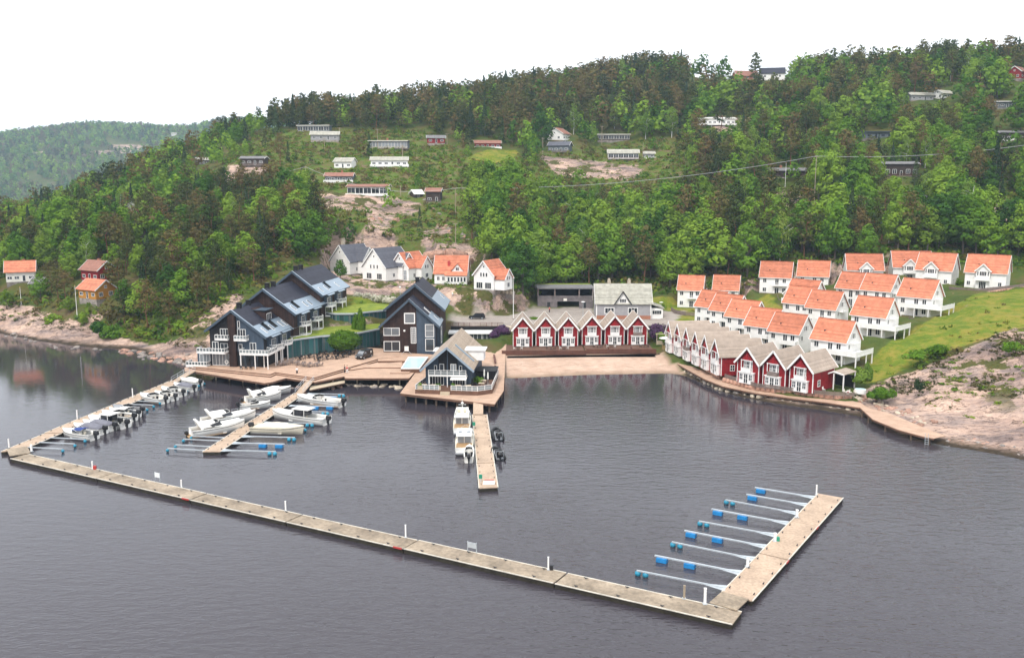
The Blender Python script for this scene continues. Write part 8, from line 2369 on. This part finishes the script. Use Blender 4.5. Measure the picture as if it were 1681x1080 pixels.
tag(deck_poly('beach_walk', [(828, 584.5), (1080, 581), (1085, 577), (1095, 580), (1086, 586), (975, 586), (828, 588)], 1.5, .25), kind='structure')
MB().beam(P(840, 590.5, 1.35), P(975, 590, 1.35), .3, .25).build('timber_edge', 'deck_wood_dark', HILL)
MB().beam(P(975, 586.5, 1.35), P(1082, 585, 1.35), .3, .25).build('timber_edge', 'deck_wood_dark', HILL)
MB().beam(P(1083, 585, 1.2), P(1108, 596, 1.1), .3, .3).build('timber_edge', 'deck_wood_dark', HILL)
# boulders along the shores
sm = stone_meshes(); rr = random.Random(11)
def boulders(pts, n, m, smin, smax, z=None, spread=1.2):
    for i in range(n):
        k = rr.uniform(0, len(pts) - 1.001); j = int(k); f = k - j
        px = pts[j][0] + (pts[j + 1][0] - pts[j][0]) * f; py = pts[j][1] + (pts[j + 1][1] - pts[j][1]) * f
        v = P(px, py, .2); x, y = v.x + rr.gauss(0, spread), v.y + rr.gauss(0, spread)
        s = put('stone', rr.choice(sm[rr.choice(m)]), HILL, (x, y, max(-.1, ground(x, y)) + (z or 0))); q = rr.uniform(smin, smax); s.scale = (q * rr.uniform(.8, 1.5), q * rr.uniform(.8, 1.3), q * rr.uniform(.6, 1.0)); s.rotation_euler = (rr.uniform(-.4, .4), rr.uniform(-.4, .4), rr.uniform(0, 6))
boulders([(566, 631), (620, 632), (660, 634), (690, 618)], 46, ['stone_pale', 'stone_grey'], .6, 1.3)
boulders([(455, 634), (500, 640), (560, 632)], 20, ['stone_grey', 'stone_pink'], .6, 1.3)
boulders([(205, 574), (240, 583), (290, 592), (330, 602)], 55, ['stone_grey', 'stone_pink'], .7, 1.8)
boulders([(0, 545), (70, 562), (150, 574)], 22, ['stone_grey'], .6, 1.4)
boulders([(1395, 664), (1430, 668), (1470, 682), (1520, 705)], 45, ['stone_pink', 'stone_pale'], .5, 1.2, spread=1.0)
boulders([(1560, 722), (1620, 732), (1690, 748)], 22, ['stone_grey', 'stone_pink'], .5, 1.1, -.2)
boulders([(690, 470), (760, 492), (840, 500)], 40, ['stone_pink', 'stone_grey'], .6, 1.7, spread=2.5)
boulders([(560, 474), (620, 484), (660, 482)], 18, ['stone_pink'], .8, 2.0, spread=2.0)
boulders([(700, 408), (735, 404), (775, 412)], 16, ['stone_pink'], 1.6, 3.0, spread=2.0)
# steep pink crag behind the terrace houses
for i, (px, py, Y, s) in enumerate([(706, 420, 312, 4.5), (722, 418, 312, 5.0), (740, 417, 313, 5.2), (756, 420, 311, 4.6), (770, 430, 307, 3.6), (690, 424, 311, 3.2), (640, 420, 312, 3.0)]):
    v = Q(px, py, Y); o = put('crag_block', sm['stone_pink'][i % 4], HILL, (v.x, v.y + 1, v.z)); o.scale = (s * 1.1, s * .8, s * .9); o.rotation_euler = (.1, .2 * (i % 3) - .2, i * 1.1)

## poles, lamps, cables
def utility_pole(label, px, py, Y, h, m='pole_wood', arm=True, r=.16):
    v = Q(px, py, Y); z = ground(v.x, v.y)
    t = thing('utility_pole', label, 'pole', (v.x, v.y, min(z, v.z)), 0, 'utility poles on the hillside')
    hh_ = h + max(0, v.z - z)
    MB().tube((0, 0, -.5), (0, 0, hh_), r, r * .75, 8).build('shaft', m, t)
    if arm:
        MB().box(-1.0, 1.0, -.06, .06, hh_ - .5, hh_ - .36).build('crossarm', m, t)
        for x in (-.9, 0, .9): MB().tube((x, 0, hh_ - .36), (x, 0, hh_ - .1), .05, .07, 6).build('insulator', 'dark_wall', t)
    return Vector((v.x, v.y, min(z, v.z) + hh_ - .15))
pt = {}
for k, px, py, Y, h, lb in [('a', 503, 312, 395, 10, 'utility pole left of the rust-roofed cabin'), ('b', 748, 358, 365, 12, 'utility pole right of the dark hut'), ('c', 748, 402, 328, 8, 'utility pole above the terrace houses'), ('d', 1337, 322, 345, 15.0, 'utility pole under the power line on the right slope'), ('e', 658, 330, 385, 6.5, 'short utility pole right of the big white cabin'),
                            ('f', 620, 246, 455, 10, 'utility pole at the glass-fronted cabin'), ('g', 661, 266, 436, 8, 'utility pole at the long white cabin'), ('h', 734, 245, 470, 8, 'utility pole beside the small red cabin'), ('i', 891, 256, 462, 9, 'utility pole left of the white chalet'), ('j', 1055, 264, 455, 9, 'utility pole between veranda cabin and shed'),
                            ('k', 988, 232, 490, 8, 'utility pole left of the low dark cabin'), ('l', 252, 318, 440, 8, 'left pole of the twin power poles in the wood'), ('m', 258, 318, 440, 8, 'right pole of the twin power poles in the wood'), ('n', 558, 232, 478, 7, 'utility pole right of the twin-roofed grey cabin'), ('o', 1700, 300, 350, 15, 'utility pole beyond the right edge'), ('p', 533, 250, 455, 7, 'utility pole below the twin-roofed grey cabin')]:
    pt[k] = utility_pole(lb, px, py, Y, h, arm=k not in 'ej')
def cable(label, a, b, sag, r=.07):
    n = 18; bm_ = MB(); pts = []
    for i in range(n + 1):
        s = i / n; p = a.lerp(b, s); p.z -= sag * 4 * s * (1 - s); pts.append(p)
    for p, q in zip(pts[:-1], pts[1:]): bm_.tube(p, q, r, r, 4)
    tag(bm_.build('power_cable', 'cable'), label, 'cable', 'power cables over the hillside')
cable('power cable sagging across the green slope from the dark hut to the right pole', pt['b'], pt['d'], 3.5)
cable('power cable running from the right slope pole out of frame', pt['d'], pt['o'], 2.0)
cable('power cable between twin poles and the pole by the rust-roofed cabin', pt['m'], pt['a'], 4.0)
cable('power cable from the rust-roofed cabin pole to the dark hut pole', pt['a'], pt['b'], 5.0)
def flagpole(label, base, h):
    t = thing('flagpole', label, 'flagpole', tuple(base), 0, 'white flagpoles')
    MB().tube((0, 0, .3), (0, 0, h), .11, .05, 8).build('shaft', 'white_paint', t); MB().ball((0, 0, h + .08), .13).build('ball_finial', 'orange_plastic', t); MB().box(-.25, .25, -.25, .25, -.4, .3).build('footing', 'stone_grey', t)
flagpole('tall white flagpole by the road left of the beach cottages', P(842.7, 524, 5.0), 12.4)
v = Q(125, 497, 258); flagpole('white flagpole left of the ochre cottage', (v.x, v.y, ground(v.x, v.y)), 9.5)
v = Q(34, 488, 275); flagpole('short white flagpole below the cream house', (v.x, v.y, ground(v.x, v.y)), 5.5)
v = Q(1289, 302, 380); flagpole('white flagpole before the low dark red cottage', (v.x, v.y, min(ground(v.x, v.y), v.z)), 10)
def lamp(label, px, py, z, h, globe=False, Y=None):
    v = Q(px, py, Y) if Y else P(px, py, z)
    t = thing('street_lamp', label, 'street lamp', (v.x, v.y, ground(v.x, v.y) if Y else z), 0, 'street lamps')
    MB().tube((0, 0, -.3), (0, 0, h), .07, .05, 8).build('post', 'galvanised', t)
    if globe: MB().ball((0, 0, h + .2), .32).build('globe', 'canvas_white', t, smooth=True)
    else: MB().lathe([(.1, 0), (.6, .05), (.65, .12), (.2, .25)], 10, (0, 0, h)).build('lamp_head', 'canvas_white', t)
lamp('street lamp between the rear white houses and the dormered house', 1383, 462, 12.5, 4.2)
lamp('street lamp at the wood edge above the rightmost villa', 1637, 428, 18, 4.0, Y=283)
lamp('second street lamp at the wood edge above the rightmost villa', 1632, 418, 19, 4.0, Y=290)
lamp('globe lamp on the bank behind the brown hall', 743, 503, 7.5, 3.6, True)
lamp('globe lamp left of the brown hall roof', 657, 487, 10.5, 2.6, True)
lamp('garden lamp by the lawn beside the villa sun room', 1085, 515, 4.6, 3.4)
lamp('slim dark lamp on the court before the car park', 957, 521, 4.8, 4.5)

## vehicles
def car(label, px, py, z, rz, L=4.7, W_=1.85, H=1.65, m='car_paint', van=False, group='parked vehicles'):
    v = P(px, py, z)
    t = thing('parked_van' if van else 'parked_car', label, 'van' if van else 'car', (v.x, v.y, z), rz, group)
    b = MB(); hw = W_ / 2
    if van:
        low = [(-L / 2, .35), (L / 2 - .1, .35), (L / 2, .6), (L / 2 - .05, .95), (L / 2 - .75, 1.2), (-L / 2, 1.2)]
        cab = [(-L / 2 + .02, 1.2), (L / 2 - .78, 1.2), (L / 2 - 1.55, H - .05), (L / 2 - 1.9, H), (-L / 2 + .15, H), (-L / 2 + .02, H - .15)]
    else:
        low = [(-L / 2, .4), (L / 2 - .1, .35), (L / 2, .6), (L / 2 - .1, .85), (L / 2 - 1.2, 1.0), (-L / 2 + .1, 1.05), (-L / 2, .8)]
        cab = [(-L / 2 + .12, 1.03), (L / 2 - 1.2, .99), (L / 2 - 1.95, H - .05), (L / 2 - 2.3, H), (-L / 2 + .7, H), (-L / 2 + .4, H - .1)]
    b.extrude_y(low, -hw, hw); b.extrude_y(cab, -hw + .1, hw - .1); body = b.build('body', m, t)
    for s in (-1, 1):
        k = MB(); y = s * (hw - .095)
        if van: k.add([(L / 2 - 1.05, y, 1.25), (L / 2 - 2.2, y, 1.25), (L / 2 - 2.2, y, H - .25), (L / 2 - 1.6, y, H - .25)], [(0, 1, 2, 3)] if s > 0 else [(3, 2, 1, 0)])
        else: k.add([(L / 2 - 1.45, y, 1.06), (-L / 2 + .5, y, 1.08), (-L / 2 + .75, y, H - .14), (L / 2 - 2.05, y, H - .14)], [(0, 1, 2, 3)] if s > 0 else [(3, 2, 1, 0)])
        k.build('side_window', 'boat_glass' if not van else 'window_pale', t)
    k = MB(); w_ = hw - .22
    if van: k.add([(L / 2 - .80, -w_, 1.27), (L / 2 - .80, w_, 1.27), (L / 2 - 1.46, w_ * .95, H - .13), (L / 2 - 1.46, -w_ * .95, H - .13)], [(0, 1, 2, 3)])
    else: k.add([(L / 2 - 1.22, -w_, 1.04), (L / 2 - 1.22, w_, 1.04), (L / 2 - 1.9, w_ * .95, H - .12), (L / 2 - 1.9, -w_ * .95, H - .12)], [(0, 1, 2, 3)])
    k.build('windscreen', 'window_pale', t)
    for s in (-1, 1):
        MB().box(L / 2 - .14, L / 2 + .0, s * hw * .72 - .18, s * hw * .72 + .18, .62, .78).build('headlight', 'canvas_white', t)
        MB().box(-L / 2 - .01, -L / 2 + .05, s * hw * .8 - .1, s * hw * .8 + .1, .75, 1.0).build('tail_light', 'red_plastic', t)
    wm_ = shared(('wheel',), lambda: MB().tube((0, -.12, 0), (0, .12, 0), .34, n=16).mesh('wheel', 'tyre')); rm = shared(('rim',), lambda: MB().tube((0, -.125, 0), (0, .125, 0), .2, n=12).mesh('rim', 'galvanised'))
    for x in (-L / 2 + .9, L / 2 - .9):
        for y in (-hw + .1, hw - .1):
            w2 = put('wheel', wm_, t, (x, y, .34)); put('rim', rm, w2)
    return t
a, b_ = P(610, 582, 2.6), P(586, 590, 2.6)
vn = car('black van with white door emblem parked on the hotel terrace', 598, 587.5, 2.6, math.atan2(b_.y - a.y, b_.x - a.x), 5.2, 1.95, 1.95, 'car_paint', True)
MB().tube((-1.5, -.98, 1.35), (-1.5, -1.0, 1.35), .28, n=16).build('round_emblem', 'canvas_white', vn); MB().tube((-1.5, .98, 1.35), (-1.5, 1.0, 1.35), .28, n=16).build('round_emblem', 'canvas_white', vn)
car('dark estate car parked on the road behind the sunken entrance', 783, 523.5, 5.0, math.pi, 4.8, 1.85, 1.7)
car('blue car half hidden before the sunken glass front', 786, 553, 2.3, R(200), 4.4, 1.8, 1.5, 'car_blue')

## terrace furniture
def chair(label, x, y, z, rz, m, group):
    t = thing('terrace_chair', label, 'chair', (x, y, z), rz, group)
    put('seat', shared(('cs', m), lambda: MB().box(-.24, .24, -.24, .24, .40, .46).mesh('seat', m)), t)
    put('backrest', shared(('cb', m), lambda: MB().box(-.24, .24, .20, .26, .461, .92).mesh('backrest', m)), t)
    lg = shared(('cl', m), lambda: MB().box(-.025, .025, -.025, .025, 0, .399).mesh('leg', m))
    for x_ in (-.2, .2):
        for y_ in (-.2, .2): put('leg', lg, t, (x_, y_, 0))
def table(label, x, y, z, m, group, r=.6, sq=True):
    t = thing('terrace_table', label, 'table', (x, y, z), random.uniform(-.2, .2), group)
    put('tabletop', shared(('tt', m, sq), lambda: (MB().box(-r, r, -r * .8, r * .8, .70, .75) if sq else MB().tube((0, 0, .7), (0, 0, .75), r, n=14)).mesh('tabletop', m)), t)
    put('pedestal', shared(('tp', m), lambda: MB().tube((0, 0, .03), (0, 0, .70), .05).mesh('pedestal', m)), t)
    put('base', shared(('tb', m), lambda: MB().box(-.3, .3, -.3, .3, 0, .03).mesh('base', m)), t)
SETS = [(493.3, 590.4), (508, 587.3), (522.4, 586.5), (537.4, 589.6), (524, 592.5), (534, 582), (549, 581.8), (553, 589), (564, 586.5), (574.4, 582.6)]
SETS2 = [(480, 596), (488.6, 599), (498.8, 600.7), (508, 602), (521.6, 600.7), (463, 600), (469, 599)]
for grp, sets, m, nm in (('dark tables on the terrace', SETS, 'rattan', 'dark'), ('light tables on the terrace', SETS2, 'fence_wood', 'brown')):
    for i, (px, py) in enumerate(sorted(sets)):
        v = P(px, py, 2.6)
        table(f'{ORD[i]} {nm} terrace table from the left before the pavilion', v.x, v.y, 2.6, m, grp)
        for (dx, dy, rz, sd) in ((0, -.85, math.pi, 'seaward'), (0, .85, 0, 'landward'), (-.95, 0, math.pi / 2, 'left'), (.95, 0, -math.pi / 2, 'right')):
            chair(f'{nm} chair on the {sd} side of the {ORD[i]} {nm} terrace table', v.x + dx, v.y + dy, 2.6, rz + random.uniform(-.25, .25), m, f'{nm} chairs on the terrace')
for i, px in enumerate((396, 404, 412)):
    v = P(px, 606.5, 2.6); chair(f'{ORD[i]} dark lounge chair from the left under the hotel front balcony', v.x, v.y, 2.6, math.pi, 'rattan', 'lounge chairs under the hotel balcony')
# restaurant terrace
v0 = bpy.data.objects['boathouse_restaurant'].location
for i, (dx, dy) in enumerate([(-4.6, -.6), (-2.8, -.9), (2.3, -1.2), (4.4, -1.4), (7.0, .8), (7.3, 3.6)]):
    x, y = v0.x + dx, v0.y + dy
    table(f'{ORD[i]} table from the left on the restaurant terrace', x, y, v0.z, 'pale_wood', 'tables on the restaurant terrace')
    for (ex, ey, rz, sd) in ((-.9, 0, math.pi / 2, 'left'), (.9, 0, -math.pi / 2, 'right')):
        chair(f'chair {sd} of the {ORD[i]} restaurant terrace table', x + ex, y + ey, v0.z, rz, 'rattan', 'chairs on the restaurant terrace')
for i, (dx, dy) in enumerate([(-5.3, -1.7), (-1.6, -1.9), (1.4, -1.9)]):
    t = thing('planter_box', ['wooden planter at the left terrace corner of the restaurant', 'wooden planter left of the restaurant steps', 'wooden planter right of the restaurant steps'][i], 'planter', (v0.x + dx, v0.y + dy, v0.z), 0, 'planters on the restaurant terrace')
    MB().box(-.5, .5, -.35, .35, 0, .75).build('box', 'pale_wood', t); put('plant', quads_mesh('plant', dense_bush(40 + i, 160, .12) * np.array([.6, .5, .8]) + np.array([0, 0, .7]), 'broad_leaves'), t)
shrub('green shrub in the restaurant terrace corner', 787, 628, 2.73, 1.5, 1.6, 'broad_leaves', 'restaurant terrace plants', n=600, size=.1)
shrub('low flowering shrub on the restaurant terrace', 776, 632, 2.73, 1.0, .9, 'lilac_bloom', 'restaurant terrace plants', n=400, size=.1)
def parasol(label, px, py, z, h, r, openp=True, m='canvas_white'):
    v = P(px, py, z); t = thing('parasol', label, 'parasol', (v.x, v.y, z), 0, 'white parasols')
    MB().tube((0, 0, 0), (0, 0, h), .04).build('pole', 'galvanised', t); MB().tube((0, 0, 0), (0, 0, .08), .35).build('base', 'stone_grey', t)
    (MB().lathe([(r, h - .45), (r * .96, h - .42), (.1, h), (.02, h + .1)], 8) if openp else MB().lathe([(.06, h * .35), (.17, h * .5), (.13, h * .9), (.02, h + .1)], 10)).build('canopy', m, t)
parasol('closed white parasol on the restaurant terrace by the glass guard', 795, 626, 2.73, 2.6, 1, False)
parasol('second closed white parasol on the restaurant terrace', 801, 630, 2.73, 2.5, 1, False)
parasol('open white parasol by the farthest quayside cottage', 1092, 568, 2.4, 2.5, 1.7)
for i, (px, py) in enumerate([(1346, 641.5), (1352, 642), (1387, 646), (1396, 647), (1404, 647.5)]):
    v = P(px, py, 2.3); chair(['left white garden chair before the last red cottage', 'right white garden chair before the last red cottage', 'pale chair left under the covered terrace', 'pale chair middle under the covered terrace', 'pale chair right of the covered terrace'][i], v.x, v.y, 2.3, R(40), 'canvas_white' if i < 2 else 'curtain', 'garden chairs by the last cottage')
def tub(label, px, py, z, r=1.1, h=.8):
    v = P(px, py, z); t = thing('hot_tub', label, 'hot tub', (v.x, v.y, z))
    MB().tube((0, 0, 0), (0, 0, h), r, n=20).build('tub', 'white_paint', t); MB().tube((0, 0, h + .001), (0, 0, h + .03), r * .88, n=20).build('water', 'pool_water', t)
tub('round white hot tub beside the covered terrace', 1412, 645, 2.5)
# barbecue grill under black cover
v = P(1303, 640, 2.3); t = thing('covered_grill', 'dark covered grill before the middle big red cottage', 'grill', (v.x, v.y, 2.3))
MB().loft([[(-.8, -.4, .5), (.8, -.4, .5), (.8, .4, .5), (-.8, .4, .5)], [(-.7, -.35, .9), (.7, -.35, .9), (.7, .35, .9), (-.7, .35, .9)], [(-.4, -.2, 1.15), (.4, -.2, 1.15), (.4, .2, 1.15), (-.4, .2, 1.15)]]).build('cover', 'dark_vinyl', t)
for x in (-.6, .6): MB().box(x - .05, x + .05, -.3, .3, 0, .5).build('leg', 'galvanised', t)
def kayak(label, px, py, z, rz, m, L=3.6):
    v = P(px, py, z); t = thing('kayak', label, 'kayak', (v.x, v.y, z), rz, 'small boats ashore')
    rings = []
    for i in range(9):
        s = i / 8; w = .34 * math.sin(math.pi * (.03 + .94 * s)) ** .7; x = L * (s - .5); up_ = .12 * (2 * s - 1) ** 2
        rings.append([(x, w * math.cos(g), .17 + up_ + .17 * math.sin(g)) for g in [2 * math.pi * j / 8 for j in range(8)]])
    MB().loft(rings).build('hull', m, t, smooth=True); MB().lathe([(.26, .30), (.30, .36), (.24, .37)], 10).build('cockpit_rim', 'dark_vinyl', t)
kayak('left yellow kayak on the beach cottage terrace', 973, 577, 1.9, .1, 'orange_plastic'); kayak('right yellow kayak on the beach cottage terrace', 990, 577.5, 1.9, -.15, 'orange_plastic')
kayak('white dinghy turned over on the quay walk', 1127, 595, 1.3, R(-50), 'gelcoat', 3.4); kayak('small grey dinghy lying on the sand corner', 1108, 599, .8, R(-60), 'stone_pale', 2.8)
for i, (ax, ay) in enumerate(apx):
    a = P(ax, ay, 9.75); x, y = a.x + (1.2 if i % 2 else -1.3), a.y - 3.6
    table(f'table on the terrace of the {ORD[i]} beach cottage', x, y, 1.9, 'rattan', 'tables of the beach cottages')
    for dx, sd in ((-.95, 'left'), (.95, 'right')): chair(f'chair {sd} of the table at the {ORD[i]} beach cottage', x + dx, y, 1.9, math.pi / 2 if dx < 0 else -math.pi / 2, 'rattan' if i % 2 else 'canvas_white', 'chairs of the beach cottages')
# gate of raw timber beside the sixth cottage
v = P(1078, 566, 2.2); t = thing('timber_gate', 'raw yellow timber gate right of the sixth beach cottage', 'gate', (v.x, v.y, 2.2))
for x in (0, 2.2): MB().box(x - .08, x + .08, -.08, .08, 0, 2.8).build('post', 'pale_wood', t)
MB().box(-.2, 2.4, -.06, .06, 2.8, 2.95).build('lintel', 'pale_wood', t); MB().beam((2.2, 0, 2.4), (3.0, -.8, 0), .1).build('brace', 'pale_wood', t)
for i in range(6): MB().box(.1 + i * .35, .38 + i * .35, -.03, .03, .05, 1.1).build('board', 'pale_wood', t)
# life ring stand on the quay
v = P(1391, 655, 1.5); t = thing('life_ring_stand', 'red and white life ring on a post at the quay walk', 'life ring', (v.x, v.y, 1.3))
MB().box(-.05, .05, -.05, .05, 0, 1.5).build('post', 'dark_wall', t); MB().tube((0, -.06, 1.6), (0, -.12, 1.6), .42, n=16).build('ring', 'canvas_white', t); MB().tube((0, -.121, 1.6), (0, -.14, 1.6), .18, n=12).build('centre', 'red_plastic', t)
# white board on trestle before the hall
v = P(668, 579.5, 2.8); t = thing('notice_easel', 'white board on folding trestle before the brown hall', 'sign', (v.x, v.y - .6, 2.6))
MB().box(-.5, .5, -.03, .03, .8, 2.0).build('panel', 'canvas_white', t)
for x in (-.5, .5): MB().beam((x, 0, .8), (x * 2.6, -.3, 0), .06).build('leg', 'galvanised', t)

## people
def person(label, px, py, z, rz, top, legs, stride=.12, arm=.1):
    v = P(px, py, z); t = thing('person', label, 'person', (v.x, v.y, z), rz, None)
    J = [((0, 0, .95), .13), ((0, 0, 1.2), .14), ((0, 0, 1.42), .12), ((0, 0, 1.54), .055), ((0, -.02, 1.66), .10), ((0, -.01, 1.76), .075),
         ((-.19, 0, 1.40), .06), ((-.25, -arm, 1.12), .045), ((-.26, -arm * 2.2, .88), .035), ((.19, 0, 1.40), .06), ((.25, arm, 1.12), .045), ((.26, arm * 1.2, .88), .035),
         ((-.10, 0, .88), .09), ((-.11, -stride, .48), .065), ((-.11, -stride * .6, .06), .045), ((-.11, -stride * .6 - .13, .03), .035), ((.10, 0, .88), .09), ((.11, stride, .48), .065), ((.11, stride * 1.6, .06), .045), ((.11, stride * 1.6 - .13, .03), .035)]
    E = [(0, 1), (1, 2), (2, 3), (3, 4), (4, 5), (2, 6), (6, 7), (7, 8), (2, 9), (9, 10), (10, 11), (0, 12), (12, 13), (13, 14), (14, 15), (0, 16), (16, 17), (17, 18), (18, 19)]
    me = bpy.data.meshes.new('body'); me.from_pydata([j[0] for j in J], E, [])
    for mm in ('skin',): me.materials.append(MATS[mm])
    o = put('body', me, t); md = o.modifiers.new('skin', 'SKIN'); md.use_smooth_shade = True
    for sv, (c, r) in zip(me.skin_vertices[0].data if me.skin_vertices else [], J): sv.radius = (r, r)
    if me.skin_vertices: me.skin_vertices[0].data[0].use_root = True
    o.modifiers.new('sub', 'SUBSURF').levels = 1
    # clothing as fitted shells
    b = MB(); b.loft([[(.20 * math.cos(g) * k, .15 * math.sin(g) * k, z_) for g in [2 * math.pi * i / 10 for i in range(10)]] for z_, k in ((.90, .95), (1.1, 1.0), (1.35, 1.08), (1.46, .7))])
    for s in (-1, 1):
        yy = -arm if s < 0 else arm; b.tube((s * .19, 0, 1.42), (s * .25, yy, 1.12), .075, .06, 8)
    b.build('shirt', top, t, smooth=True)
    b = MB()
    for s in (-1, 1):
        st = -stride if s < 0 else stride; fy = -stride * .6 if s < 0 else stride * 1.6
        b.tube((s * .09, 0, .94), (s * .11, st, .48), .115, .085, 8); b.tube((s * .11, st, .48), (s * .11, fy, .08), .085, .07, 8)
    b.build('trousers', legs, t, smooth=True)
    MB().ball((0, .015, 1.73), .112, .115, .10).build('hair', 'hair_brown', t, smooth=True)
if True:
    person('person in white shirt and dark trousers standing on the middle hotel step', 487.8, 615, 2.3, .4, 'cloth_white', 'cloth_dark')
    person('person in dark clothes on the bathing steps', 566, 612, 2.0, 1.2, 'cloth_dark', 'cloth_dark')
    person('person in pink top beside the dark-clothed one on the bathing steps', 570, 612.5, 2.0, -1.0, 'cloth_red', 'cloth_white')
    person('person in red top on the court before the car park', 902, 513, 5.0, .3, 'cloth_red', 'cloth_dark')

## haze
def haze():
    m = bpy.data.materials.new('air'); m.use_nodes = True; n, l = m.node_tree.nodes, m.node_tree.links
    n.clear(); out = n.new('ShaderNodeOutputMaterial'); pv = n.new('ShaderNodeVolumePrincipled')
    pv.inputs['Color'].default_value = (.62, .80, 1.0, 1); pv.inputs['Density'].default_value = .00013; pv.inputs['Anisotropy'].default_value = .2
    l.new(pv.outputs[0], out.inputs['Volume'])
    MATS['air'] = m
    o = MB().box(-3300, 1200, -60, 3750, -60, 330).build('haze', 'air')
    tag(o, kind='stuff'); o['label'] = 'thin pale haze in the air over the fjord'; o['category'] = 'haze'
haze()
